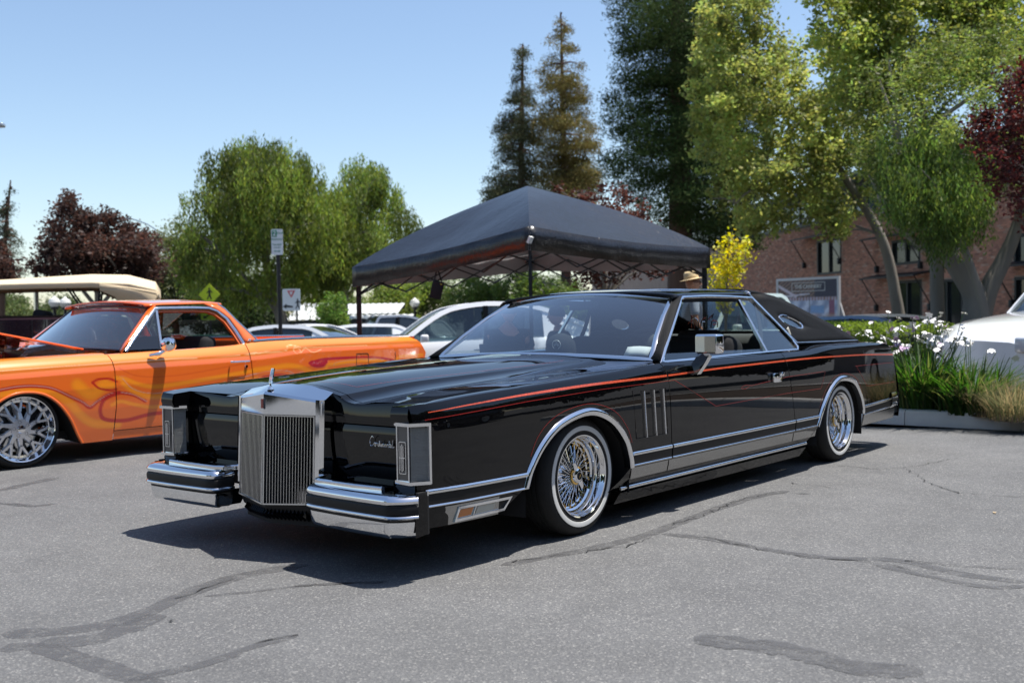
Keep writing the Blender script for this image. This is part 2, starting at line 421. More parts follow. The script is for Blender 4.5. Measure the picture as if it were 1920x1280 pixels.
def cutR(z): return 2.10 + np.interp(z, [.18, .35, .60, .75, .8], [.16, .13, .06, .01, 0])
def tailX(z): return np.interp(z, [.2, .3, .45, .69, .79], [4.21, 4.20, 4.16, 4.05, 4.00])
def noseX(z): return np.interp(z, [.2, .34, .392, .40, .617, .625, .69], [-1.07, -1.085, -1.085, -1.036, -1.036, -1.098, -1.102])
def side_panel(xL, xR, us, s, yin=None, nz=22, fadeL=.25, fadeR=.25, ztop=None):
    G = []; x0, x1 = xL(.5), xR(.5)
    for u in us:
        x = lerp(x0, x1, u)
        wl = max(0, 1 - (x - x0) / fadeL); wr = max(0, 1 - (x1 - x) / fadeR)
        X = lambda z: x + wl * (xL(z) - x0) + wr * (xR(z) - x1)
        zl = LOW(x)
        for _ in range(3): zl = LOW(X(zl))
        col = []
        xt = X(CZ(x))
        if yin is not None:
            yi_ = YG(xt) + .0035; yi_ = yi_ + (.775 - yi_) * float(np.clip((-.985 - xt) / .02, 0, 1))
            P = topsec(xt, 5, 7, 4); P = [p for p in P if p[0] > yi_] ; P = [(yi_, TOPZ(xt, yi_))] + P[:-1] + [(CY(xt) - .006, CZ(xt) - .0008)]
            K = 9; tt = np.linspace(0, len(P) - 1, K)
            for t in tt: i = min(int(t), len(P) - 2); q = lerp(np.array(P[i]), np.array(P[i + 1]), t - i); col.append((xt, s * q[0], q[1]))
        zt = CZ(x) - (.004 if yin is not None else 0) if ztop is None else ztop
        for k in range(nz + 1):
            t = k / nz; t = t * .55 + .45 * t * t if t < 1 else 1
            z = lerp(zt, zl, t); xx = X(z); col.append((xx, s * HW(xx, z), z))
        G.append(col)
    return G
def ulist(x0, x1, step=.045, arcs=()):
    xs = list(np.linspace(x0, x1, max(3, int((x1 - x0) / step))))
    for A in arcs: xs += [p[0] for p in A if x0 < p[0] < x1] + [A[0][0] - 1e-3, A[-1][0] + 1e-3]
    xs = sorted(x for x in xs if x0 <= x <= x1); out = [xs[0]]
    for x in xs[1:]:
        if x - out[-1] > 4e-4: out.append(x)
    return [(x - x0) / (x1 - x0) for x in out]
GAP = .0035
for s in (-1, 1):
    x0, x1 = noseX(.5), cutF(.5) - GAP
    fp = MB().grid(side_panel(noseX, lambda z: cutF(z) - GAP, sorted(ulist(x0, x1, .045, (FA,)) + [(q - x0) / (x1 - x0) for q in (-.984, -1.006)]), s, yin=.7185, fadeL=.08), flip=(s > 0))
    # inner wall and face of the fender nose, around the lamp
    xs = np.linspace(-1.10, -.99, 4)
    for xa, za, zb_ in ((-1.10, .35, .391), (-1.036, .391, .622), (-1.10, .622, None)): fp.grid([[(x, s * .775, z) for z in np.linspace(za, zb_ or TOPZ(x, .775) - .001, 3)] for x in np.linspace(xa, -.99, 4)], flip=(s < 0))
    nose = []
    for t in np.linspace(0, 1, 9):
        y = lerp(.775, CY(-1.10) + .004, t); zt = TOPZ(-1.10, y)
        nose.append([(-1.100 - .012 * math.sin(PI * q) , s * y, lerp(zt, .622, q)) for q in (0, .12, .3, .6, 1)])
    fp.grid(nose, flip=(s > 0))
    fp.grid([[(-1.095 + .02 * abs(q - .5), s * lerp(.775, .885, t), lerp(.395, .345, q)) for q in (0, .5, 1)] for t in np.linspace(0, 1, 5)], flip=(s > 0))
    fo = fp.build('front_fender', M_BLACK, car, ang=28)
    x0, x1 = cutF(.5) + GAP, cutR(.5) - GAP
    do = MB().grid(side_panel(lambda z: cutF(z) + GAP, lambda z: cutR(z) - GAP, ulist(x0, x1, .06), s, yin=None, fadeL=.3, fadeR=.4), flip=(s > 0)).build('door', M_BLACK, car, ang=28)
    x0, x1 = cutR(.5) + GAP, tailX(.5)
    qp = MB().grid(side_panel(lambda z: cutR(z) + GAP, tailX, ulist(x0, x1, .05, (RA,)), s, yin=None, fadeL=.3, fadeR=.55), flip=(s > 0))
    # belt ledge of the rear quarter to the trunk, tail end cap
    qp.grid([[(x, s * (CY(x) - .002), CZ(x)), (x, s * lerp(CY(x), .70, .5), CZ(x) + .006), (x, s * .70, CZ(x) + .008)] for x in np.linspace(2.50, 4.0, 20)], flip=(s < 0))
    qp.grid([[(tailX(z) + (.03 if t < 1 else 0), s * lerp(0.3, HW(4.05, z), t), z) for z in np.linspace(.22, .79, 8)] for t in (0, .5, .8, 1)], flip=(s < 0))
    qo = qp.build('rear_quarter', M_BLACK, car, ang=28)
    # lower sill below the mouldings and the add-on skirt with its chrome line
    rk = MB().grid([[(lerp(a0, a1, t), s * y, z) for a0, a1, y, z in ((.352, 2.585, .958, .287), (.27, 2.50, .945, .23), (.20, 2.42, .915, .175), (.17, 2.40, .87, .165))] for t in np.linspace(0, 1, 8)], flip=(s > 0)).build('rocker_panel', M_BLACK, car)
    sk = MB().grid([[(lerp(a0, a1, t), s * y, z) for a0, a1, y, z in ((.30, 2.46, .925, .188), (.28, 2.44, .935, .165), (.24, 2.36, .925, .115), (.24, 2.36, .85, .108))] for t in np.linspace(0, 1, 8)], flip=(s > 0)).build('side_skirt', M_BLACK, car)
    MB().sweep([(.29, s * .93, .185), (1.3, s * .934, .188), (2.45, s * .93, .19)], (0, s, .2), half(.017, .008)).build('skirt_moulding', M_CHROME, car)
    # door card and black liners behind the panel gaps
    MB().box((1.40, s * .80, .55), (1.60, .03, .46)).build('door_lining', M_BLACKCLOTH, car)

# hood, header panel, cowl
def hoodgrid(x0f, x1f, n, s2=(-1, 1), sub=5, ymax=5):
    G = []
    for t in np.linspace(0, 1, n):
        row = []
        half_ = topsec(lerp(x0f(0), x1f(0), t), 0, ymax, sub)
        ys = [-p[0] for p in reversed(half_)] + [p[0] for p in half_[1:]]
        for y in ys:
            x = lerp(x0f(abs(y)), x1f(abs(y)), t); row.append((x, y, TOPZ(x, y)))
        G.append(row)
    return G
hr = lambda y: .655 + .10 * (y / .7) ** 2
hood = MB().grid(hoodgrid(lambda y: -.952, hr, 30)).build('hood', M_BLACK, car, ang=12)
MB().grid(hoodgrid(lambda y: -.992, lambda y: -.957, 4)).build('header_panel', M_BLACK, car, ang=12)
wsb = lambda y: .775 + .05 * (y / .78) ** 2
MB().grid([[(lerp(hr(abs(y)) + .006, wsb(abs(y)) + .03, t), y, TOPZ(.8, y) - .004 - .022 * math.sin(PI * t) * .5) for y in np.linspace(-.84, .84, 21)] for t in (0, .3, .6, 1)]).build('cowl', M_BLACK, car, ang=30)
for s in (-1, 1): MB().grid([[(x, s * y, CZ(x) - .003) for y in (.85, .87, .89, CY(x) + .002)] for x in np.linspace(cutF(.8), .90, 5)], flip=(s < 0)).build('cowl_corner', M_BLACK, car)

# concealed headlamp doors and what surrounds them
for s in (-1, 1):
    P = MB()
    P.grid([[(-.994, s * y, TOPZ(-.99, y) - .001), (-.999, s * y, TOPZ(-.99, y) - .012), (-.996, s * y, .597)] for y in np.linspace(.27, .774, 12)], flip=(s < 0))
    P.add([(-.98, s * .25, .60), (-.98, s * .774, .60), (-.98, s * .774, .34), (-.98, s * .25, .34)], [(0, 1, 2, 3)])
    P.build('headlamp_surround', M_BLACK, car)
    G = [[(-.992 - .012 * (1 - abs(2 * v - 1) ** 4) - (.010 if v < .42 else 0) * (1 - v / .42) + (.022 * (v - .42) if v > .42 else 0), s * lerp(.312, .768, t), lerp(.592, .368, v)) for v in np.linspace(0, 1, 14)] for t in np.linspace(0, 1, 4)]
    MB().grid(G, flip=(s > 0)).build('headlamp_door', M_BLACK, car, ang=20, normals_out=False)
    # lamp at the fender tip: bezel, face lens with emblem, ribbed wrap lens both ways
    yi, yo = .797, .882; xf = -1.100
    bz = MB()
    def lampring(z, d): return [(-1.035, s * (.775 - d), z), (xf + .008, s * (yi - d), z), (xf - d, s * (yo - .004), z), (-1.035, s * (.915 + d), z)]
    for z in (.622, .391):
        bz.sweep(lampring(z, .004), (0, 0, 1 if z > .5 else -1), flat(.02, .007, -.006))
    for xx, yy in ((-1.037, .918), (-1.035, .774)): bz.sweep([(xx, s * yy, .385), (xx, s * yy, .628)], (0, 1 if yy > .8 else -1, 0) if s > 0 else (0, -1 if yy > .8 else 1, 0), flat(.012, .006, -.006))
    lamp = bz.build('lamp_bezel', M_CHROME, car, ang=30)
    b2 = MB()
    for yy, xx in ((yi, xf + .006), (yo - .012, xf - .002)): b2.box((xx - .002, s * yy, .507), (.006, .006, .228))
    b2.box((xf + .001, s * (yi + yo - .012) / 2, .617), (.006, .078, .005)); b2.box((xf + .001, s * (yi + yo - .012) / 2, .397), (.006, .078, .005))
    b2.build('lens_frame', M_CHROME, lamp)
    MB().add([(xf + .006, s * yi, .396), (xf, s * (yo - .008), .396), (xf, s * (yo - .008), .618), (xf + .006, s * yi, .618)], [(0, 1, 2, 3)]).build('lens', mat('smoked_lens', (.05, .052, .055), .1, coat=1), lamp)
    e = MB(); yc = s * (yi + yo - .01) / 2
    for dy in (-.018, .018): e.box((xf - .003, yc + dy, .49), (.005, .003, .125))
    for zz in (.553, .427): e.box((xf - .003, yc, zz), (.005, .036, .003))
    e.box((xf - .005, yc, .49), (.006, .004, .11)); e.box((xf - .005, yc - .007, .49), (.006, .003, .10)); e.box((xf - .005, yc + .007, .49), (.006, .003, .10)); e.box((xf - .004, yc, .49), (.006, .03, .003))
    e.build('emblem', M_CHROME, lamp)
    for (ya, xa, yb, xb, nm) in ((yo - .006, xf, .914, -1.039, 'ribbed_lens'), (yi, xf + .006, .775, -1.037, 'ribbed_lens')):
        n = 14; rows = []
        for i in range(n * 2 + 1):
            t = i / (2 * n); off = .0026 if i % 2 else 0
            rows.append([(lerp(xa, xb, t) - off, s * (lerp(ya, yb, t) + (off if yb > ya else -off)), z) for z in (.396, .618)])
        MB().grid(rows).build(nm, M_CLEARLENS, lamp, ang=10)

# ---- grille
zt0, zc = .697, .733
def gx(y, z): return -1.062 - .082 * (1 - abs(y) / .3) - 0.02 * (.7 - z) / .45   # V shaped front, leaning forward at the foot
sh = MB()
def shp(y, z, d=0): return (gx(y, z) + d, y, z)
ys = np.linspace(-.275, .275, 3)
topz = lambda y: zc - (zc - zt0) * abs(y) / .3
# face band above the bars
sh.grid([[shp(y, z) for z in (.630, .66, topz(y) - .014)] + [shp(y, topz(y) - .003, .008), shp(y, topz(y) + .001, .02), (-.99, y * .97, TOPZ(-.99, y * .97) + .003)] for y in (-.30, -.15, 0, .15, .30)])
for s in (-1, 1):
    cols = []
    for z in np.linspace(.30, .697, 9):
        cols.append([shp(s * .268, z), shp(s * .274, z, -.006), shp(s * .292, z, -.004), shp(s * .302, z, .012), (-1.01, s * .300, z), (-.985, s * .285, z)])
    sh.grid(cols, flip=(s < 0))
shell = sh.build('grille_shell', M_CHROME, car, ang=25)
fr = MB()
for s in (-1, 1):
    P4 = [(.006, .625), (.262, .625), (.266, .245), (.006, .232)]
    pts = [(gx(s * y, z) + .004, s * y, z) for y, z in P4]
    fr.sweep(pts, (-1, s * .25, 0), flat(.006, .006), closed=True)
fr.build('grille_frame', M_CHROME2, car)
MB().grid([[(gx(y, z) + .05, y, z) for z in (.14, .4, .64)] for y in (-.27, 0, .27)]).build('grille_backing', M_DARK, car)
M_BAR = mat('grille_bar', (.70, .70, .71), .16, 1)
bar = None
for s in (-1, 1):
    for i in range(17):
        y0 = .018 + i * .0148
        bm_ = MB(); zb_, zt_ = .236 + .012 * i / 17, .620
        p0 = Vector((gx(s * y0, zb_) + .010, s * y0, zb_)); p1 = Vector((gx(s * y0, zt_) + .010, s * y0, zt_))
        bm_.add([p0 + Vector((-.006, 0, 0)), p0 + Vector((.004, -.0018, 0)), p0 + Vector((.004, .0018, 0)), p1 + Vector((-.006, 0, 0)), p1 + Vector((.004, -.0018, 0)), p1 + Vector((.004, .0018, 0)),
                 p0 + Vector((-.005, -.0015, 0)), p0 + Vector((-.005, .0015, 0)), p1 + Vector((-.005, -.0015, 0)), p1 + Vector((-.005, .0015, 0))],
                [(0, 3, 8, 6), (0, 7, 9, 3), (6, 8, 4, 1), (7, 2, 5, 9)])
        bm_.build('grille_bar', M_BAR, car, ang=0)
ch = MB()
ch.grid([[(gx(y, .232) + .012 + d, y * k, z) for (z, d, k) in ((.236, 0, 1), (.20, .01, .98), (.155, .05, .8), (.140, .09, .72))] for y in (-.272, -.1, 0, .1, .272)])
ch.build('chin_panel', M_BTRIM, car, ang=20)
cb_ = MB()
for i in range(22):
    y = -.21 + i * .02; cb_.box((gx(y, .2) + .028, y, .186), (.03, .003, .045), Matrix.Rotation(R(-48), 3, 'Y'))
cb_.build('chin_slats', M_BLACK, car)
MB().tube([(gx(y, .232) + .10, y * .72, .141) for y in (-.272, 0, .272)], .004).build('chin_edge', M_CHROME2, car)
# badge on the shell and the stand-up ornament
bd = MB().box((-1.148, 0, .678), (.008, .020, .050)).build('grille_badge', M_CHROME, shell)
MB().box((-1.153, 0, .678), (.004, .013, .042)).build('badge_enamel', mat('red_enamel', (.30, .03, .025), .25, coat=1), shell)
orn = MB()
orn.lathe([(.016, 0), (.014, .006), (.006, .012), (.004, .02), (.004, .028), (0, .030)], (-1.105, 0, .738), (0, 0, 1), 20)
loop = [(-.013, 0), (-.009, .038), (.009, .038), (.013, 0), (.009, -.038), (-.009, -.038)]
om = orn.build('hood_ornament', M_CHROME, car)
tl = Matrix.Rotation(R(14), 3, 'Y')
o2 = MB(); cz_ = Vector((-1.096, 0, .797))
pl = [tl @ Vector((0, a * .85, b)) + cz_ for a, b in [(-.008, -.032), (-.011, 0), (-.009, .033), (.009, .033), (.011, 0), (.008, -.032)]]
o2.sweep(pl, (1, 0, 0), flat(.0035, .003, -.003), closed=True)
o2.sweep([tl @ Vector((0, 0, -.034)) + cz_, tl @ Vector((0, 0, .034)) + cz_], (1, 0, 0), flat(.005, .003, -.003))
o2.sweep([tl @ Vector((0, -.011, .0)) + cz_, tl @ Vector((0, .011, .0)) + cz_], (1, 0, 0), flat(.005, .003, -.003))
o2.build('star_emblem', M_CHROME, om)

# ---- bumpers: two front halves with rub strip, valance and step plate
def bumper_path(s, d=0):
    P = [(-1.085, .315), (-1.165, .325), (-1.196, .355), (-1.205, .45), (-1.212, .62), (-1.212, .815), (-1.203, .862), (-1.170, .900), (-1.118, .932)]
    P = [(x + d * (1 if i > 0 else 0), y - (d if i > 5 else (-d if i < 2 else 0))) for i, (x, y) in enumerate(P)]
    return [(p[0], s * p[1]) for p in crom(P, 4)]
for s in (-1, 1):
    def loft(prof, flip=False):
        G = []
        for k, (d, z) in enumerate(prof): G.append([(x, y, z) for x, y in bumper_path(s, d)])
        return MB().grid(G, flip=flip != (s < 0))
    bt = loft([(.075, .352), (.055, .354), (.03, .353), (.012, .349), (.002, .341), (-.003, .330), (0, .318), (.006, .312)])
    bum = bt.build('front_bumper', M_CHROME, car, ang=40)
    loft([(.004, .313), (-.002, .308), (-.004, .295), (-.002, .279), (.004, .274)]).build('rub_strip', M_BTRIM, bum, ang=40)
    loft([(.004, .276), (-.004, .272), (-.006, .266), (-.002, .259), (.008, .256)]).build('lower_bead', M_CHROME, bum, ang=50)
    loft([(.010, .258), (.014, .244)]).build('joint_strip', M_BTRIM, bum, ang=40)
    loft([(.012, .245), (.012, .240), (.018, .20), (.030, .182), (.045, .176)]).build('valance', M_CHROME, bum, ang=40)
    MB().grid([[(-1.178, s * .352, .258), (-1.172, s * .358, .215), (-1.15, s * .372, .178)], [(-1.02, s * .325, .258), (-1.02, s * .330, .215), (-1.03, s * .345, .182)]]).build('bumper_end', M_BLACK, bum)
    MB().add([(-1.125, s * .924, .35), (-1.06, s * .925, .35), (-1.06, s * .925, .19), (-1.12, s * .915, .180)], [(0, 1, 2, 3)]).build('bumper_end', M_BLACK, bum)
    MB().grid([[(x, s * y, .350 + .004 * (x + 1.1)) for y in (.32, .6, .90)] for x in (-1.155, -.97)]).build('step_plate', M_CHROME, bum)
    MB().sweep([(-1.03, s * .30, .362), (-1.13, s * .335, .362), (-1.145, s * .38, .362), (-1.150, s * .60, .362), (-1.140, s * .755, .362)], (0, 0, 1), half(.018, .012, -.012)).build('step_moulding', M_CHROME, bum)
    MB().grid([[(x, s * y, .358) for y in (.30, .72)] for x in (-1.125, -.97)]).build('filler_panel', M_BLACK, bum)
    MB().box((-1.075, s * .912, .272), (.06, .012, .17)).build('bumper_gap_filler', M_DARK, bum)
# rear bumper wraps both corners
def rb(prof, name, m_, par):
    G = []
    for d, z in prof:
        P = [(3.98, .935), (4.16, .915), (4.30 - d, .86 - d * .5), (4.37 - d, .72), (4.40 - d, .4), (4.41 - d, 0)]
        P = [(x, y - (d if i < 2 else 0)) for i, (x, y) in enumerate(P)]
        Q = crom(P, 4); Q = [(x, -y) for x, y in Q] + [(x, y) for x, y in reversed(Q[:-1])]; G.append([(x, y, z) for x, y in Q])
    return MB().grid(G).build(name, m_, par, ang=40)
rbm = rb([(.06, .425), (.02, .425), (0, .415), (-.004, .395), (0, .378)], 'rear_bumper', M_CHROME, car)
rb([(0, .378), (-.005, .37), (-.005, .35), (0, .343)], 'rub_strip', M_BTRIM, rbm)
rb([(0, .343), (-.006, .338), (-.004, .325), (.02, .29), (.05, .24)], 'valance', M_CHROME, rbm)

M_STAINLESS = varied(mat('brushed_stainless', (.36, .36, .355), .24, 1), 40, .12, rough=.05)
# ---- side mouldings
def onside(x, z, s, d=0): return Vector((x, s * (HW(x, z) + d), z))
def run(xs, z, s, d=0): return [onside(x, z if not callable(z) else z(x), s, d) for x in xs]
def nrm(x, z, s): a = HW(x, z + .01) - HW(x, z - .01); return Vector((0, s, -a / .02)).normalized()
def moulding(xs, z, s, prof, name, m_, par=car):
    zf = z if callable(z) else (lambda x: z)
    return MB().sweep(run(xs, z, s), [nrm(x, zf(x), s) for x in xs], prof).build(name, m_, par, ang=40)
for s in (-1, 1):
    for (a, b) in ((-1.055, -.462), (.362, .728), (.742, 2.222), (2.236, 2.585), (3.40, 4.14)):
        xs = list(np.linspace(a, b, max(3, int((b - a) / .12)))); up = (lambda x: .352 + .02 * max(0, (x - 3.3)) / .8)
        moulding(xs, up, s, half(.020, .011), 'side_moulding', M_CHROME)
        moulding(xs, lambda x: up(x) - .032, s, flat(.042, .006), 'moulding_insert', M_BTRIM)
        moulding(xs, lambda x: up(x) - .058, s, half(.012, .010), 'side_moulding', M_CHROME)
    for (a, b, zb_, dd) in ((-1.06, -.645, .206, .0025), (.355, .700, .226, .004), (.712, 2.205, .226, .004), (2.218, 2.56, .226, .004), (3.41, 4.10, .218, .0025)):
        MB().grid([[onside(x, z, s, dd + (0 if z > .24 else -.001)) for z in (.283 if a < 3 else .292, .26, .24, zb_)] for x in np.linspace(a, b, max(3, int((b - a) / .1)))], flip=(s > 0)).build('lower_body_moulding', M_STAINLESS, car, ang=40)
    xs = [-1.056, -1.056]; MB().sweep([onside(-1.05, .36, s), onside(-1.05, .288, s)], (0, s, 0), flat(.008, .010)).build('moulding_end', M_CHROME, car)
    for A in (FA, RA):
        A2 = [onside(p[0], p[1], s, .0) for p in A]
        MB().sweep(A2, [(0, s, 0)] * len(A2), [(-.020, -.03), (-.020, .006), (-.012, .013), (0, .015), (.010, .011), (.016, .001)] if s > 0 else [(.020, -.03), (.020, .006), (.012, .013), (0, .015), (-.010, .011), (-.016, .001)]).build('wheel_arch_moulding', M_CHROME2 if 0 else M_CHROME, car, ang=45)
        xc = 0 if A is FA else XW
        G = []
        for p in A: G.append([(p[0] + (xc - p[0]) * .03, s * (HW(p[0], p[1]) - .01), p[1] - .008), (p[0] + (xc - p[0]) * .0, s * .60, p[1] + .01)])
        G = [[(G[0][0][0], G[0][0][1], .16), (G[0][1][0], G[0][1][1], .16)]] + G + [[(G[-1][0][0], G[-1][0][1], .16), (G[-1][1][0], G[-1][1][1], .16)]]
        MB().grid(G).build('wheel_well', M_DARK, car)
    # fender louvres
    bx = MB(); cx = .52
    rec = [onside(x, z, s, .0015) for x, z in ((.365, .665), (.672, .665), (.690, .425), (.395, .425))]
    bx.sweep(rec, (0, s, .1), flat(.003, .001, 0), closed=True); bx.build('louvre_panel', M_BLACK, car)
    for k in range(3):
        xa = .455 + k * .09
        lv = MB().sweep([onside(xa, .66, s, .004), onside(xa + .022, .425, s, .004)], (0, s, 0), half(.0065, .011, -.004)).build('louvre', M_CHROME, car)
    # front marker lamp
    mk = MB(); q4 = [onside(x, z, s, .002) for x, z in ((-.905, .218), (-.885, .268), (-.575, .268), (-.615, .222))]
    mo = mk.sweep(q4, (0, s, .1), flat(.010, .006), closed=True).build('marker_lamp', M_CHROME, car)
    def quad(ps, off): return MB().add([onside(x, z, s, off) for x, z in ps], [(0, 1, 2, 3)])
    quad(((-.90, .222), (-.882, .265), (-.58, .265), (-.615, .226)), .001).build('lamp_backing', M_BTRIM, mo)
    quad(((-.890, .228), (-.877, .260), (-.80, .260), (-.815, .230)), .003).build('amber_lens', M_AMBER, mo)
    quad(((-.79, .229), (-.775, .261), (-.665, .261), (-.68, .230)), .003).build('clear_lens', mat('fog_lens', (.42, .42, .36), .15, coat=1), mo)
    MB().sweep([onside(-.802, .226, s, .003), onside(-.788, .264, s, .003)], (0, s, 0), flat(.004, .003)).build('lens_divider', M_CHROME, mo)
    # door handle
    MB().box(onside(1.94, .645, s, .012), (.105, .026, .058), None, .008).build('door_handle', M_CHROME, car)
    MB().box(onside(2.035, .662, s, .006), (.03, .016, .026), None, .006).build('door_lock', M_CHROME, car)
    # stripes and hand-painted lines
    def ribbon(pts, w_, off=.0012):
        G = []
        P = [np.array(p) for p in pts]
        for i, p in enumerate(P):
            t = P[min(i + 1, len(P) - 1)] - P[max(i - 1, 0)]; t = t / (np.linalg.norm(t) + 1e-9); n_ = np.array((-t[1], t[0])); ww = w_(i / (len(P) - 1)) if callable(w_) else w_
            G.append([onside(*(p + n_ * ww / 2), s, off), onside(*(p - n_ * ww / 2), s, off)])
        return MB().grid(G, flip=(s > 0))
    def poly(P, step=.05):
        out = []
        for a, b in zip(P[:-1], P[1:]):
            n = max(1, int(math.dist(a, b) / step)); out += [lerp(np.array(a), np.array(b), i / n) for i in range(n)]
        return out + [np.array(P[-1])]
    st = spl([-1.04, -.8, -.4, .1, .7, 1.3, 2.4, 3.2, 4.1], [.668, .684, .704, .718, .724, .735, .741, .732, .703])
    for a, b in ((-1.03, .695), (.708, 2.095), (2.103, 4.05)):
        ribbon([(x, st(x)) for x in np.linspace(a, b, int((b - a) / .05))], (lambda t: .003 + .008 * min(1, t * 2.2)) if a < -1 else .0095).build('body_stripe', M_REDSTRIPE, car)
    lines = [poly([(-1.05, .640), (-.45, .672), (.1, .690), (.765, .697)]), poly([(.765, .697), (1.20, .527), (2.12, .538)]), poly([(2.12, .538), (2.62, .535), (2.69, .645), (2.11, .640), (1.63, .615)]),
             crom([(-.44, .43), (-.39, .51), (-.30, .575), (-.17, .615), (.02, .628), (.20, .58), (.31, .49), (.355, .41)], 5), crom([(2.60, .41), (2.66, .49), (2.78, .575), (2.92, .61), (3.08, .608), (3.25, .56), (3.36, .45)], 5),
             poly([(3.22, .655), (4.02, .645)]), poly([(3.24, .652), (3.45, .50), (4.07, .495)]), crom([(1.63, .615), (1.55, .622), (1.50, .608), (1.55, .602), (1.60, .612)], 4)]
    for P in lines: ribbon(P, .0028).build('pinstripe', M_RED, car)
# pinstripes on the hood
for s in (-1, 1):
    for pts in ([(-.90, .03), (-.84, .28), (-.3, .34), (.55, .40)],):
        Q = [];
        for a, b in zip(pts[:-1], pts[1:]): Q += [lerp(np.array(a), np.array(b), i / 10) for i in range(10)]
        Q.append(np.array(pts[-1]))
        G = [[(q[0] + d, s * (q[1] + d), TOPZ(q[0] + d, q[1] + d) + .0012) for d in (-.0013, .0013)] for q in Q]
        MB().grid(G).build('hood_pinstripe', M_RED, car)
# chrome script on the headlamp door (camera side)
def script(pts_list, o_, ux, uz, sc, r, name, m_, par):
    t = MB()
    for pts in pts_list:
        if len(pts) == 1: pts = [pts[0], (pts[0][0] + .05, pts[0][1])]
        t.tube([Vector(o_) + Vector(ux) * (p[0] * sc) + Vector(uz) * (p[1] * sc) for p in crom(pts, 4)], r, 5)
    return t.build(name, m_, par)
word = [[(1.3, 1.75), (1.15, 2.0), (.85, 1.95), (.35, 1.35), (.1, .7), (.2, .15), (.6, 0), (1.1, .35), (1.45, .75), (1.6, .6), (1.5, .15), (1.65, 0), (1.85, .3), (1.8, .65), (1.6, .72)],
        [(1.8, .6), (2.1, .7), (2.25, .1), (2.3, .5), (2.55, .72), (2.65, .45), (2.6, .05), (2.85, .2), (3.15, 1.3), (2.95, .2), (3.1, .02), (3.35, .4), (3.4, .68), (3.35, .1), (3.5, .02), (3.75, .68), (3.78, .05), (4.0, .65), (4.15, .4), (4.15, .03), (4.35, .1), (4.6, .45), (4.8, .62), (4.5, .4), (4.55, .03), (4.85, .25), (5.05, .68), (5.03, .05), (5.25, .6), (5.42, .5), (5.42, .05), (5.65, .2), (5.95, 1.35), (5.75, .2), (5.9, .02), (6.2, .3), (6.25, .65), (5.95, .6), (5.9, .15), (6.15, .05), (6.4, .65), (6.38, .05), (6.6, .2), (6.95, 1.6), (6.7, .2), (6.9, .0), (7.2, .3)],
        [(2.85, 1.0), (3.25, 1.05)], [(3.5, 1.0)], [(5.7, 1.02), (6.1, 1.08)]]
script(word, (-1.020, -.553, .512), (0, -1, 0), (-.1, 0, 1), .0205, .0016, 'script_badge', M_CHROME, car)

# ---- greenhouse
def gy(z): return .86 - .636 * (z - .79)
WSB = [(.825, .782, .797)]; 
def ws(t, v):   # t across -1..1, v up 0..1
    a = abs(t); xb = .760 + .062 * a ** 2.2; xt = 1.285 + .05 * a ** 2.2; yb, yt = .785 * t, .607 * t; zb = .822 - .024 * a * a; zt = 1.170 - .033 * a * a
    bow = .02 * math.sin(PI * v)
    return (lerp(xb, xt, v) - bow, lerp(yb, yt, v), lerp(zb, zt, v) + bow * .6)
ts = np.linspace(-1, 1, 19)
MB().grid([[ws(t, v) for v in np.linspace(0, 1, 9)] for t in ts], flip=True).build('windshield', M_WSGLASS, car, ang=60)
ring = [ws(t, 0) for t in ts] + [ws(1, v) for v in (.33, .66)] + [ws(t, 1) for t in reversed(ts)] + [ws(-1, v) for v in (.66, .33)]
MB().sweep(ring, (-.6, 0, .8), half(.028, .010, -.01), closed=True).build('windshield_moulding', M_CHROME, car, ang=50)
def zc_(x): return np.interp(x, [1.28, 1.5, 1.9, 2.3, 2.55, 2.8], [1.176, 1.190, 1.200, 1.200, 1.186, 1.150])
def roofrow(x, zr, yl, zl, n=9):
    P = [(0, zr), (.25, zr - .002), (.43, zr - .010), (yl - .06, zl + .012), (yl - .012, zl + .004), (yl, zl - .008)]
    Q = crom(P, 3); return [(x, -y, z) for y, z in reversed(Q)] + [(x, y, z) for y, z in Q[1:]]
G = []
for k, x in enumerate(np.linspace(1.30, 2.27, 14)):
    zl = np.interp(x, [1.30, 1.45, 2.27], [1.142, 1.155, 1.168]); yl = gy(zl) + .006
    row = roofrow(x, zc_(x), yl, zl)
    fx = max(0, 1 - (x - 1.30) / .15)
    G.append([(p[0] - fx * .016 * (1 - (abs(p[1]) / .64) ** 2) + 0, p[1], p[2]) for p in row])
MB().grid(G, flip=True).build('roof', M_BLACK, car, ang=40, solid=.012)
MB().grid([[(x, y, np.interp(x, [1.33, 1.6, 2.3, 2.6], [1.145, 1.16, 1.165, 1.14])) for y in np.linspace(-.58, .58, 5)] for x in np.linspace(1.36, 2.6, 6)]).build('headliner', M_GREYCLOTH, car)
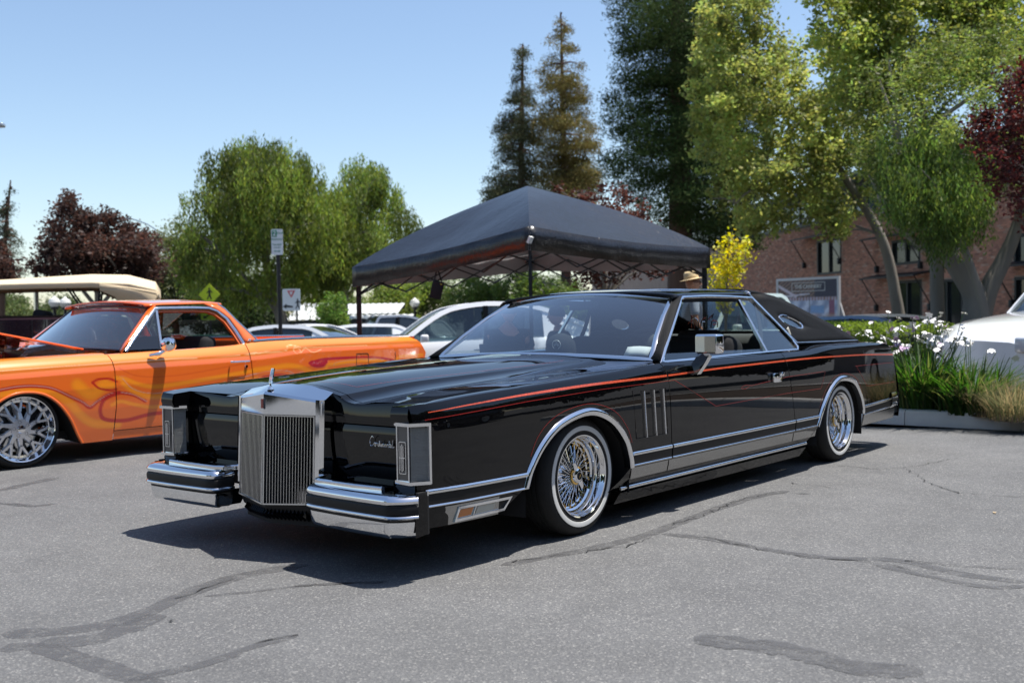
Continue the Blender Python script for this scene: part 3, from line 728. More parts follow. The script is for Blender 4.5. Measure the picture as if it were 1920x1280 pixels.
# moonroof: glass panel in a bright frame standing just proud of the roof
mo_ = [(1.52, -.42), (1.52, .42), (2.02, .42), (2.02, -.42)]
def rz_(x, y): return zc_(x) - .018 * (y / .5) ** 2 - .0
fr = MB(); P = []
for (a, b) in zip(mo_, mo_[1:] + mo_[:1]):
    for i in range(5): q = lerp(np.array(a), np.array(b), i / 5); P.append((q[0], q[1], rz_(*q) + .006))
fr.sweep(P, (0, 0, 1), half(.022, .008, -.008), closed=True); mfo = fr.build('moonroof_frame', M_CHROME, car)
MB().grid([[(x, y, rz_(x, y) + .007) for y in np.linspace(-.41, .41, 7)] for x in np.linspace(1.53, 2.01, 5)]).build('moonroof_glass', M_DARKGLASS, mfo)
for s in (-1, 1):
    # windscreen pillar in black vinyl between two bright mouldings
    A0, A1 = Vector(ws(s, 0)), Vector(ws(s, 1)); B0, B1 = Vector((.800, s * .862, .790)), Vector((1.393, s * .640, 1.143))
    MB().grid([[A0.lerp(A1, v).lerp(B0.lerp(B1, v), u) + Vector((-.006, s * .006, 0)) * math.sin(PI * u) for u in np.linspace(0, 1, 6)] for v in np.linspace(0, 1, 8)], flip=(s < 0)).build('windshield_pillar', M_VINYL, car, ang=60, solid=.02)
    # window surround: one bright moulding round door glass and quarter glass
    fz = [(.800, .788), (.90, .850), (1.05, .936), (1.20, 1.024), (1.335, 1.103), (1.36, 1.125), (1.41, 1.140), (1.7, 1.147), (2.0, 1.145), (2.272, 1.140), (2.40, .985), (2.50, .860), (2.515, .812), (2.485, .792), (2.2, .793), (1.5, .790), (.83, .786)]
    pts = [(x, s * (gy(z) + .004), z) for x, z in fz]
    MB().sweep(pts, (0, s, .5), half(.020, .009, -.012), closed=True).build('window_surround', M_CHROME, car, ang=45)
    # belt reveal (door top) between crease and glass
    MB().grid([[(x, s * (gy(.79) + .012), .790), (x, s * (CY(x) + .004), CZ(x) - .001)] for x in np.linspace(.78, 2.55, 16)], flip=(s < 0)).build('belt_reveal', M_BLACK, car)
    # quarter-window divider and glass
    MB().sweep([(2.105, s * (gy(1.11) + .002), 1.128), (1.93 + .16, s * (gy(.90)), .90), (2.055, s * gy(.80), .80)][::1] if 0 else [(2.095 - .0, s * (gy(1.125) + .001), 1.125), (2.055 + .0, s * (gy(.795) + .001), .795)], (0, s, .5), half(.026, .008, -.012)).build('quarter_window_divider', M_CHROME2, car)
    MB().add([(2.105, s * (gy(1.13) - .006), 1.13), (2.265, s * (gy(1.13) - .006), 1.13), (2.50, s * (gy(.80) - .006), .80), (2.065, s * (gy(.80) - .006), .80)], [(0, 1, 2, 3)]).build('quarter_window', M_GLASS, car)
    MB().add([(.87, s * (gy(.82) - .012), .83), (2.05, s * (gy(.82) - .012), .815), (2.05, s * (gy(.79) - .012), .79), (.83, s * (gy(.79) - .012), .79)], [(0, 1, 2, 3)]).build('door_glass', M_GLASS, car)
    # header weatherstrip over the door opening
    MB().sweep([(1.38, s * (gy(1.13) - .01), 1.128), (1.7, s * (gy(1.135) - .01), 1.133), (2.1, s * (gy(1.13) - .01), 1.130)], (0, s, .3), flat(.022, .004, -.02)).build('weatherstrip', M_RUBBER, car)
    # vinyl rear pillar with the oval opera window
    def xfr(z): return 2.285 + .83 * (1.168 - z)
    def xre(z): return float(np.interp(z, [.815, .95, 1.03, 1.088, 1.136, 1.160, 1.172], [3.70, 3.36, 3.10, 2.93, 2.76, 2.62, 2.50]))
    oc = np.array((2.735, .972)); oa, ob, ot = .150, .040, R(-11)
    def oval(a, k=1): q = np.array((oa * k * math.cos(a), ob * k * math.sin(a))); return oc + np.array((q[0] * math.cos(ot) - q[1] * math.sin(ot), q[0] * math.sin(ot) + q[1] * math.cos(ot)))
    bound = [(xfr(z), z) for z in np.linspace(.838, 1.165, 14)] + [(xre(z), z) for z in np.linspace(1.166, .822, 26)] + [(x, .822 + .016 * (3.68 - x) / 1.2) for x in np.linspace(3.60, 2.60, 16)]
    bound = np.array(bound); angs = np.arctan2(bound[:, 1] - oc[1], bound[:, 0] - oc[0]); order = np.argsort(angs); bs = bound[order]; an = angs[order]
    def py_(x, z): return gy(z) - .028 - .012 * max(0, (x - 2.4)) + (.010 if z > 1.15 else 0)
    G = []
    for a_, q in zip(an, bs):
        # inner point in the same angular order around the oval
        ta = math.atan2(math.sin(a_ - ot) / ob * .35, math.cos(a_ - ot) / oa); o = oval(ta)
        row = []
        for t in (0, .04, .1, .2, .4, .7, 1):
            p = lerp(o, q, t); dent = .016 * math.exp(-t * 14); row.append((p[0], s * (py_(*p) - dent), p[1]))
        G.append(row)
    MB().grid(G, closed_u=True, flip=(s > 0)).build('vinyl_pillar', M_VINYL, car, ang=50, solid=.012)
    rg = [oval(a, .97) for a in np.linspace(0, 2 * PI, 32, endpoint=False)]
    og = MB().sweep([(q[0], s * (py_(*q) - .012), q[1]) for q in rg], (0, s, .5), half(.016, .010, -.006), closed=True).build('opera_window', M_CHROME, car)
    MB().add([(q[0], s * (py_(*q) - .016), q[1]) for q in rg], [tuple(range(32))]).build('opera_glass', M_GLASS, og)
    MB().sweep([(xfr(z) + .012, s * (gy(z) - .012), z) for z in np.linspace(.835, 1.168, 7)] , (0, s, .5), half(.016, .008, -.01)).build('roof_moulding', M_CHROME, car)
    MB().sweep([(x, s * (py_(x, .83) + .004), .826 + .016 * (3.68 - x) / 1.2 - .004) for x in np.linspace(2.58, 3.66, 9)], (0, s, .4), half(.012, .007, -.01)).build('roof_moulding', M_CHROME2, car)
    MB().grid([[(xfr(z) - k, s * (gy(z) + (.004 if k else -.018)), z) for k in (.0, .035)] for z in np.linspace(.83, 1.165, 7)], flip=(s > 0)).build('sail_edge', M_BLACK, car, solid=.008)
    cl = MB().box((0, 0, 0), (.11, .008, .026), None, .003)
    rot = Matrix.Rotation(R(50), 3, 'Y')
    cl.v = [tuple(rot @ Vector(v) + Vector((2.575, s * (py_(2.575, .895) + .005), .895))) for v in cl.v]; cl.build('coach_lamp', mat('coach_lens', (.62, .60, .52), .25, coat=.5), car)
# rear top: crown, curve and back light opening
silh = [(2.285, 1.196), (2.40, 1.190), (2.52, 1.182), (2.66, 1.163), (2.78, 1.136), (2.94, 1.088), (3.11, 1.03), (3.37, .95), (3.71, .818)]
SP = crom(silh, 4)
rw = lambda i: 12 <= i <= 26
def rrow(x, z):
    zy = min(z, 1.168); ye = gy(zy) - .022 - .012 * max(0, x - 2.4)
    Q = [(-ye, z - .022), (-ye + .01, z - .008), (-ye + .04, z), (-.42, z + .005), (-.2, z + .008), (0, z + .009), (.2, z + .008), (.42, z + .005), (ye - .04, z), (ye - .01, z - .008), (ye, z - .022)]
    return [(x, y, zz) for y, zz in Q]
g_ = MB(); RR = [rrow(*p) for p in SP]; vs = [p for r_ in RR for p in r_]; nv = 11; fs = []
for i in range(len(RR) - 1):
    for j in range(nv - 1):
        if 17 <= i <= 29 and 3 <= j <= 6: continue
        a = i * nv + j; fs.append((a, a + nv, a + nv + 1, a + 1))
g_.add(vs, fs).build('vinyl_roof', M_VINYL, car, ang=50, solid=.012)
MB().grid([[RR[i][j] for j in range(3, 8)] for i in range(17, 31)], flip=True).build('rear_window', M_GLASS, car)
MB().sweep([(2.29, y, z + .004) for y, z in [(p[1], p[2]) for p in roofrow(2.29, zc_(2.29), gy(1.168) + .004, 1.168)]], (0, 0, 1), half(.018, .008, -.006)).build('roof_band', M_CHROME, car)
# trunk lid and tail
MB().grid([[(x, y, CZ(min(x, 4.0)) + .010 + .02 * (1 - (y / .75) ** 2) - (.10 * max(0, x - 3.95) * 5 if x > 3.95 else 0) * .5) for y in np.linspace(-.70, .70, 15)] for x in list(np.linspace(2.95, 3.95, 10)) + [4.02, 4.06]]).build('trunk_lid', M_BLACK, car, ang=40)
MB().grid([[(4.06 + .10 * (1 - v) + .06 * (1 - (y / .9) ** 2), y, lerp(.40, .785, v)) for y in np.linspace(-.80, .80, 9)] for v in (0, .3, .6, 1)]).build('rear_panel', M_BLACK, car, ang=40)
for s in (-1, 1): MB().box((4.10, s * .86, .60), (.05, .06, .26), None, .012).build('tail_lamp', mat('tail_lens', (.25, .01, .01), .1, coat=1), car)

# ---- cabin
seat = MB()
def rbox(c, s_, bev, rot=None): return MB().box(c, s_, rot, bev)
cabin = MB(); cabin.box((1.55, 0, .19), (3.4, 1.5, .06)); cabin.box((-.15, 0, .42), (1.5, 1.16, .36)); cabin.box((-.70, 0, .50), (.52, 1.56, .20)); cabin.box((.56, 0, .50), (.28, 1.72, .3)); cabin.box((3.4, 0, .45), (1.1, 1.3, .4)); cabin.box((2.5, 0, .17), (3.2, 1.2, .08))  # floor pan, plus unseen boxes under the hood added to block sun leaks
cabin.build('floor_pan', M_DARK, car)
MB().grid([[(x, y, .800 - .02 * ((x - .85) / .4) ** 2 - .012 * (y / .7) ** 2 - (0 if x < 1.18 else (x - 1.18) * 1.6)) for y in np.linspace(-.76, .76, 13)] for x in (.78, .9, 1.05, 1.18, 1.26, 1.34)]).build('dashboard', M_GREYCLOTH, car, ang=60)
for s in (-1, 1):
    st_ = empty('front_seat', (0, 0, 0)); st_.parent = car
    rbox((1.72, s * .36, .46), (.56, .60, .20), .06).build('seat_cushion', M_BLACKCLOTH, st_)
    rbox((2.04, s * .36, .68), (.18, .60, .44), .07, Matrix.Rotation(R(14), 3, 'Y')).build('seat_back', M_BLACKCLOTH, st_)
    rbox((2.10, s * .36, .872), (.11, .33, .13), .05, Matrix.Rotation(R(10), 3, 'Y')).build('headrest', M_BLACKCLOTH, st_)
    MB().sweep([(2.30, s * .66, 1.10), (2.28, s * .70, .95), (2.22, s * .74, .80)], (0, s, .3), flat(.045, .003)).build('seat_belt', M_BLACKCLOTH, car)
bs_ = rbox((2.86, 0, .66), (.26, 1.42, .46), .09, Matrix.Rotation(R(14), 3, 'Y')).build('rear_bench', M_GREYCLOTH, car, ang=60)
rbox((2.55, 0, .42), (.55, 1.42, .2), .06).build('rear_cushion', M_GREYCLOTH, car, ang=60)
MB().box((3.2, 0, .80), (.5, 1.4, .03)).build('parcel_shelf', M_GREYCLOTH, car)
sw = MB(); c0 = Vector((1.36, -.37, .80)); ax = Vector((-.82, 0, .5)).normalized(); e1 = Vector((0, 1, 0)); e2 = ax.cross(e1)
sw.tube([c0 + .185 * (math.cos(a) * e1 + math.sin(a) * e2) for a in np.linspace(0, 2 * PI, 28, endpoint=False)], .012, 7, closed=True)
for a in (R(200), R(340), R(90)): sw.tube([c0, c0 + .18 * (math.cos(a) * e1 + math.sin(a) * e2)], .010, 6)
sw.lathe([(.0, .02), (.05, .015), (.055, -.02)], c0, ax, 14); sw.build('steering_wheel', M_BLACKCLOTH, car)
mr = MB().box((1.30, 0.0, 1.105), (.012, .24, .055), Matrix.Rotation(R(12), 3, 'Y') @ Matrix.Rotation(R(-6), 3, 'Z'), .005); mr.tube([(1.31, 0, 1.12), (1.30, 0, 1.155)], .006); mr.build('rear_view_mirror', M_DARK, car)
# door mirror
dm = MB().box((.995 - .0, -1.045, .880), (.085, .138, .106), None, .014)
mro = dm.build('door_mirror', M_CHROME, car, ang=35)
mro.location = (0, 0, 0)
rotm = Matrix.Rotation(R(0), 3, 'Z')
MB().grid([[(x_, y_, z_) for z_ in (.838, .922)] for x_, y_ in ((.948, -1.105), (.940, -1.045), (.948, -.985))]).build('mirror_face', mat('brushed_chrome', (.55, .54, .52), .22, 1), mro, ang=10)
MB().sweep([(.98, -1.03, .828), (.99, -1.0, .79), (.995, -.955, .735)], (-1, 0, 0), flat(.062, .02, -.02)).build('mirror_arm', M_CHROME, mro)

# ---- wire wheels
def wire_wheel(x, s):
    wh = empty('wheel', (x, s * YW, ZW)); wh.parent = car; o = (0, 0, 0); ax = (0, s, 0)
    t_ = [(.186, -.004), (.192, .003), (.204, .006), (.216, .008), (.238, .009), (.256, .005), (.268, -.004), (.276, -.016), (.2815, -.030)]
    t_ += [(.2830, -.034), (.2830, -.050), (.277, -.052), (.277, -.056), (.2835, -.058), (.2835, -.078), (.277, -.080), (.277, -.084), (.2835, -.086), (.2835, -.108), (.277, -.11), (.277, -.114), (.2835, -.116), (.2830, -.14), (.270, -.165), (.23, -.18), (.186, -.175)]
    MB().lathe(t_, o, ax, 72).build('tyre', M_RUBBER, wh, ang=40)
    MB().lathe([(.216, .0075), (.2165, .0105), (.227, .0118), (.2385, .0110), (.2395, .008)], o, ax, 72).build('whitewall', M_WHITEWALL, wh, ang=40)
    rim = MB().lathe([(.192, .0), (.1965, .004), (.1955, .009), (.190, .008), (.186, .002), (.184, -.008), (.179, -.014), (.178, -.034), (.173, -.040), (.170, -.056), (.161, -.062), (.160, -.078), (.153, -.082), (.152, -.125), (.165, -.15), (.185, -.17)], o, ax, 72).build('rim', M_CHROME, wh, ang=35)
    sp = MB(); gn = MB(); n = 24
    for layer, (ro, ao, ri, ai, tw) in enumerate(((.159, -.066, .036, -.040, .34), (.152, -.084, .036, -.050, -.34), (.152, -.098, .045, -.105, .40), (.152, -.112, .045, -.112, -.40))):
        for k in range(n if layer < 2 else 18):
            nn = n if layer < 2 else 18
            a = 2 * PI * (k + .25 * layer) / nn; p0 = Vector((ro * math.cos(a), s * ao, ro * math.sin(a))); p1 = Vector((ri * math.cos(a + tw), s * ai, ri * math.sin(a + tw)))
            sp.tube([p0, p1], .0019, 5, cap=False); d = (p1 - p0).normalized(); gn.tube([p0 - d * .001, p0 + d * .014], [.0042, .0030], 6)
    sp.build('spokes', M_CHROME, wh)['kind'] = 'stuff'; gn.build('spoke_nipples', M_GOLD, wh)['kind'] = 'stuff'
    hb = MB().lathe([(.052, -.118), (.048, -.1), (.034, -.09), (.034, -.052), (.041, -.046), (.041, -.036), (.034, -.030)], o, ax, 36).build('hub', M_CHROME, wh, ang=35)
    MB().lathe([(.036, -.036), (.043, -.034), (.0445, -.028), (.043, -.023), (.036, -.022)], o, ax, 36).build('gold_ring', M_GOLD, wh, ang=35)
    MB().lathe([(.036, -.023), (.034, -.014), (.022, -.008), (.019, -.008)], o, ax, 36).build('knock_off', M_CHROME, wh, ang=35)
    em = MB().lathe([(.020, -.009), (.018, -.006), (0, -.006)], o, ax, 24).build('centre_cap', M_DARK, wh, ang=35)
    ea = MB()
    for a in (R(118), R(298)):
        c_, s__ = math.cos(a), math.sin(a); u = Vector((c_, 0, s__)); v = Vector((-s__, 0, c_)); nY = Vector((0, s, 0))
        pts = [(.030, -.016), (.030, .016), (.066, .009), (.072, 0), (.066, -.009)]
        ea.prism(pts, lambda p, q, w_: u * p + v * q + nY * w_, -.026, -.014)
    ea.build('spinner_ears', M_CHROME, wh, ang=20)
    st2 = MB(); u = Vector((math.cos(R(50)), 0, math.sin(R(50)))); v = Vector((-u.z, 0, u.x)); nY = Vector((0, s, 0))
    st2.prism([(-.015, 0), (0, .002), (.015, 0), (0, -.002)], lambda p, q, w_: u * p + v * q + nY * w_, -.006, -.004); st2.build('cap_mark', M_GOLD, wh, ang=0)
    MB().lathe([(.0, -.16), (.13, -.16), (.14, -.13), (.13, -.125), (0, -.125)], o, ax, 30).build('brake_drum', M_DARK, wh)
for x in (0, XW):
    for s in (-1, 1): wire_wheel(x, s)
# ================================================================ orange pickup coupe with flame paint
EX, EY = -.42, 4.71
ele = empty('orange_pickup_coupe', (EX, EY, 0), label='orange coupe pickup with flame paint, its hood open, parked behind the black coupe', cat='car')
def onE(px, py, Y=3.75):
    d = cf + (px - 960) / FPX * cr - (py - 640) / FPX * cu; t = (Y - CAM.y) / d.y; p = CAM + t * d; return (p.x - EX, p.z)
z5 = lambda P: [onE(a * 480 / 1463, 480 + b * 480 / 1463) for a, b in P]
z6 = lambda P: [onE(460 + a * .1875, 600 + b * .1875) for a, b in P]
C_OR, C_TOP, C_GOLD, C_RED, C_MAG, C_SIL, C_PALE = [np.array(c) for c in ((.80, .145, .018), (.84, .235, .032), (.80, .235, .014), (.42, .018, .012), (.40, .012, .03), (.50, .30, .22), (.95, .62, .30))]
strokes = [
 (z5([(0, 800), (140, 772), (300, 780), (400, 840), (460, 905), (540, 955), (680, 960)]), 30, C_GOLD, .5),
 (z5([(440, 735), (520, 790), (600, 730)]), 40, C_GOLD, .6),
 (z5([(0, 765), (100, 747), (200, 743), (300, 757), (400, 802), (470, 835), (515, 865), (560, 828), (620, 792), (670, 780), (760, 792), (830, 828)]), 13, C_RED, .3),
 (z5([(0, 763), (100, 745), (200, 741), (300, 755), (400, 800), (470, 831), (515, 857), (560, 825), (620, 790), (670, 778), (760, 790), (840, 830)]), 4, C_SIL, .2),
 (z5([(680, 780), (665, 785), (600, 815), (575, 870), (590, 925), (660, 940), (740, 935), (850, 905), (925, 895)]), 15, C_RED, .2),
 (z5([(640, 850), (690, 830), (760, 845), (860, 862), (930, 856)]), 14, C_GOLD, .5),
 (z5([(525, 722), (560, 704), (620, 700), (665, 715)]), 9, C_RED, .3), (z5([(530, 725), (560, 752), (620, 765), (665, 760)]), 9, C_RED, .3),
 (z5([(580, 735), (640, 738)]), 22, C_GOLD, .5),
 (z5([(665, 695), (720, 705), (790, 732), (870, 745), (960, 738), (1100, 716), (1250, 690), (1400, 662), (1463, 652)]), 17, C_GOLD, .5),
 (z5([(700, 725), (760, 768), (840, 800), (930, 800), (1100, 778), (1250, 748), (1463, 700)]), 20, C_GOLD, .7),
 (z5([(700, 700), (750, 752), (830, 780), (930, 779), (1100, 757), (1250, 727), (1463, 672)]), 3.5, C_SIL, .2),
 (z5([(680, 640), (760, 678), (860, 690), (980, 684), (1150, 660), (1463, 600)]), 4, C_RED * .6 + C_OR * .4, .8),
 (z6([(90, 500), (300, 470), (420, 455), (520, 465), (600, 490), (680, 530)]), 22, C_GOLD, .6),
 (z6([(0, 560), (150, 525), (330, 505), (430, 510), (510, 545), (560, 520), (700, 560)]), 4, C_SIL, .3),
 (z6([(180, 580), (330, 558), (440, 570)]), 20, C_RED, .5),
 (z6([(640, 430), (760, 395), (900, 382), (1050, 376), (1200, 372), (1340, 378), (1450, 395), (1560, 425)]), 13, C_MAG, .35),
 (z6([(665, 432), (710, 445), (770, 440), (800, 410)]), 26, C_MAG, .3),
 (z6([(700, 520), (790, 500), (830, 450), (900, 440), (1050, 412), (1200, 402), (1340, 408), (1450, 430), (1550, 460)]), 18, C_GOLD, .6),
 (z6([(890, 470), (900, 425), (1050, 400), (1200, 392), (1350, 392), (1500, 410), (1600, 440)]), 3, C_SIL, .2),
 (z6([(1240, 455), (1330, 455)]), 16, C_RED, .4),
 (z6([(1510, 400), (1560, 365), (1650, 355), (1800, 345)]), 14, C_GOLD, .5), (z6([(1590, 415), (1640, 395), (1760, 385)]), 16, C_GOLD, .5),
 (z6([(0, 345), (150, 327), (400, 306), (425, 268), (470, 250), (530, 262), (560, 275)]), 4, C_PALE, .2),
 (z6([(560, 320), (510, 330), (488, 295), (510, 275), (550, 290), (560, 320), (610, 280), (660, 316), (700, 318), (765, 292)]), 3.5, C_PALE, .2),
 (z6([(560, 275), (650, 272), (900, 262), (1300, 250), (1670, 238)]), 3.5, C_PALE, .3),
 (z5([(0, 657), (640, 610), (870, 595), (1200, 578), (1463, 558)]), 3.2, C_PALE, .3),  # sun glint along the body crease, painted in as a pale line
]
def segdist(X, Z, P):
    d = np.full(X.shape, 1e9)
    for (a, b) in zip(P[:-1], P[1:]):
        a, b = np.array(a), np.array(b); ab = b - a; t = np.clip(((X - a[0]) * ab[0] + (Z - a[1]) * ab[1]) / (ab @ ab + 1e-9), 0, 1)
        d = np.minimum(d, np.hypot(X - a[0] - t * ab[0], Z - a[1] - t * ab[1]))
    return d
ECZ = spl([-1.0, -.18, .68, 2.0, 2.75, 4.0], [.70, .715, .738, .762, .808, .812])
ETZ = spl([-1.0, -.18, .68, 1.8, 2.15, 2.75, 4.0], [.765, .782, .802, .832, .860, .868, .858])
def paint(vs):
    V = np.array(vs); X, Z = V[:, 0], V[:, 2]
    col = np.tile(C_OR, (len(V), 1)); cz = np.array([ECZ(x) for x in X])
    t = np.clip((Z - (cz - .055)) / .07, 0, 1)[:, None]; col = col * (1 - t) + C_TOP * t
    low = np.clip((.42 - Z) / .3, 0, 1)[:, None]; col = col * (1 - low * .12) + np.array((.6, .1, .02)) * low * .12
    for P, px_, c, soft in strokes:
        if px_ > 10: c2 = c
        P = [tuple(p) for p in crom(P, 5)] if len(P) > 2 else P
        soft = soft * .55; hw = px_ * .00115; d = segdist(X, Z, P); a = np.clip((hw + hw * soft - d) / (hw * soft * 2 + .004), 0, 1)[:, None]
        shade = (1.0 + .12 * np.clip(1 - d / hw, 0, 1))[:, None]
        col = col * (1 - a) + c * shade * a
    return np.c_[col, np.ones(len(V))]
M_FLAME = tinted(mat('flame_paint', (1, 1, 1), .22, 0, 1.0, cr=.02)); M_ORANGE = mat('orange_paint', tuple(C_OR), .2, 0, 1.0)
M_ENGINE = varied(mat('engine_red', (.20, .02, .012), .35), 12, .4)
EW = spl([-1.0, -.6, 0, .7, 2.0, 3.2, 4.0, 4.25], [.91, .945, .958, .962, .962, .955, .93, .90])
def EHW(x, z):
    c, t_ = ECZ(x), ETZ(x)
    if z > c: return EW(x) - .012 - .055 * ((z - c) / (t_ - c + 1e-6)) ** 1.5
    d = c - z; return EW(x) + float(np.interp(d, [0, .02, .06, .18, .35, .5, .6], [-.012, -.010, .0, .004, -.004, -.018, -.03]))
EA = crom([(-.41, .15), (-.385, .26), (-.33, .37), (-.24, .465), (-.12, .535), (.0, .555), (.13, .533), (.24, .462), (.335, .34), (.395, .215), (.435, .145)], 5)
EB = [(x + 2.92, z) for x, z in EA]
def ELOW(x):
    for A in (EA, EB):
        if A[0][0] < x < A[-1][0]: return float(np.interp(x, [p[0] for p in A], [p[1] for p in A]))
    return .14
def efl(x, z, z0=.40): return 0
def epanel(x0, x1, arcs, s, sh0=lambda z: 0, sh1=lambda z: 0, step=.016, ztop=None, nz=50, zlow=None):
    xs = list(np.arange(x0, x1, step)) + [x1]
    for A in arcs: xs += [p[0] for p in A if x0 < p[0] < x1] + [A[0][0] + 1e-3, A[-1][0] - 1e-3]
    xs = sorted(x for x in set(np.round(xs, 4)) if x0 <= x <= x1); G = []
    for x in xs:
        w0 = max(0, 1 - (x - x0) / .25); w1 = max(0, 1 - (x1 - x) / .45); X = lambda z: x + w0 * sh0(z) + w1 * sh1(z)
        zt = ETZ(x) if ztop is None else ztop(x); zl = ELOW(x) if zlow is None else zlow(x); col = []
        zs = np.linspace(zt, zl, nz); k = np.argmin(abs(zs - ECZ(x))); zs[k] = ECZ(x)
        for z in zs: xx = X(z); col.append((xx, s * EHW(xx, z), z))
        G.append(col)
    return G
shF = lambda z: float(np.interp(z, [.13, .41, .7, .8], [-.005, .02, .01, -.01])); shR = lambda z: float(np.interp(z, [.5, .8], [.02, -.01]))
shT = lambda z: float(np.interp(z, [.14, .3, .58, .69, .80, .86], [-.02, .0, .02, .06, -.02, -.14]))
for s in (-1, 1):
    st = .010 if s < 0 else .08; nz = 84 if s < 0 else 10
    sh0 = lambda z: shF(z); G = epanel(-.95, .685, (EA,), s, lambda z: 0, shF, st, nz=nz)
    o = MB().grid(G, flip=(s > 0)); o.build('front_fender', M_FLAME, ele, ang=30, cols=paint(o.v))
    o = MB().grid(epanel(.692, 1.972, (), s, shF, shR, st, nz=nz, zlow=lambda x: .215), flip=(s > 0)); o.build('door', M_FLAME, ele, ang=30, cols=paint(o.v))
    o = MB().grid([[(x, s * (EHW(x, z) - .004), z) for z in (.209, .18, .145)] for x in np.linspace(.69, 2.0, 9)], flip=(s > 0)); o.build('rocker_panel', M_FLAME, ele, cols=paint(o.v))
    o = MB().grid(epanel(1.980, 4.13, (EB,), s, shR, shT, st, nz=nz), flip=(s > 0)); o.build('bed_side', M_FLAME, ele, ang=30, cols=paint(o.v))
    # top of fender, belt and rails
    o = MB().grid([[(x, s * (EHW(x, ETZ(x))), ETZ(x)), (x, s * (EHW(x, ETZ(x)) - .03), ETZ(x) + .012), (x, s * .70, ETZ(x) + .015)] for x in np.linspace(-.95, .66, 16)], flip=(s < 0)); o.build('fender_top', M_FLAME, ele, cols=paint(o.v))
    o = MB().grid([[(x, s * (EHW(x, ETZ(x))), ETZ(x)), (x, s * (EHW(x, ETZ(x)) - .022), ETZ(x) + .004)] for x in np.linspace(.66, 2.2, 16)], flip=(s < 0)); o.build('belt_top', M_FLAME, ele, cols=paint(o.v))
    MB().sweep([(x, s * (EHW(x, ETZ(x)) - .03), ETZ(x) + .004) for x in np.linspace(2.06, 4.0, 12)], (0, 0, 1), half(.06, .022, -.02)).build('bed_rail', M_CHROME2, ele)
    MB().grid([[(x, s * .80, z) for z in (.38, .87)] for x in np.linspace(2.1, 4.0, 3)]).build('bed_inner_side', M_ORANGE, ele)
    G = [[(p[0], s * (EHW(p[0], p[1]) - .012), p[1] - .006), (p[0], s * .6, p[1] + .01)] for p in EA]; MB().grid(G).build('wheel_well', M_DARK, ele)
    G = [[(p[0], s * (EHW(p[0], p[1]) - .012), p[1] - .006), (p[0], s * .6, p[1] + .01)] for p in EB]; MB().grid(G).build('wheel_well', M_DARK, ele)
    MB().sweep([(p[0], s * (EHW(p[0], p[1]) + .0), p[1]) for p in EA], [(0, s, 0)] * len(EA), half(.018, .008, -.01)).build('wheel_arch_lip', M_ORANGE, ele)
def eg(z): return .87 - .60 * (z - .82)
# cab
def ews(t, v):
    a = abs(t); xb = .835 + .0 - .10 * (1 - a ** 2); xt = 1.20 - .05 * (1 - a ** 2)
    return (lerp(xb, xt, v), lerp(.80, .63, v) * t, lerp(.835 + .02 * (1 - a * a), 1.170 + .022 * (1 - a * a), v))
M_EWS = glassmat('tinted_windshield', (.34, .42, .46), 1.3, haze=.02)
MB().grid([[ews(t, v) for v in np.linspace(0, 1, 7)] for t in np.linspace(-1, 1, 15)], flip=True).build('windshield', M_EWS, ele, ang=60)
MB().sweep([ews(t, 0) for t in np.linspace(-1, 1, 15)] + [ews(1, .5)] + [ews(t, 1) for t in np.linspace(1, -1, 15)] + [ews(-1, .5)], (-.6, 0, .8), half(.022, .008, -.01), closed=True).build('windshield_moulding', mat('dark_moulding', (.05, .06, .08), .25, .6), ele)
G = []
for x in np.linspace(1.15, 1.90, 10):
    zl = np.interp(x, [1.15, 1.3, 1.75, 1.90], [1.185, 1.195, 1.205, 1.195]); yl = eg(zl) + .012; zc = zl + .045
    Q = crom([(0, zc), (.3, zc - .008), (.5, zc - .022), (yl - .03, zl + .012), (yl, zl - .004)], 3)
    G.append([(x - (.04 * (1 - (p[0] / .65) ** 2) if x < 1.2 else 0), -p[0], p[1]) for p in reversed(Q)] + [(x - (.04 * (1 - (p[0] / .65) ** 2) if x < 1.2 else 0), p[0], p[1]) for p in Q[1:]])
MB().grid(G, flip=True).build('roof', M_ORANGE, ele, ang=40, solid=.01)
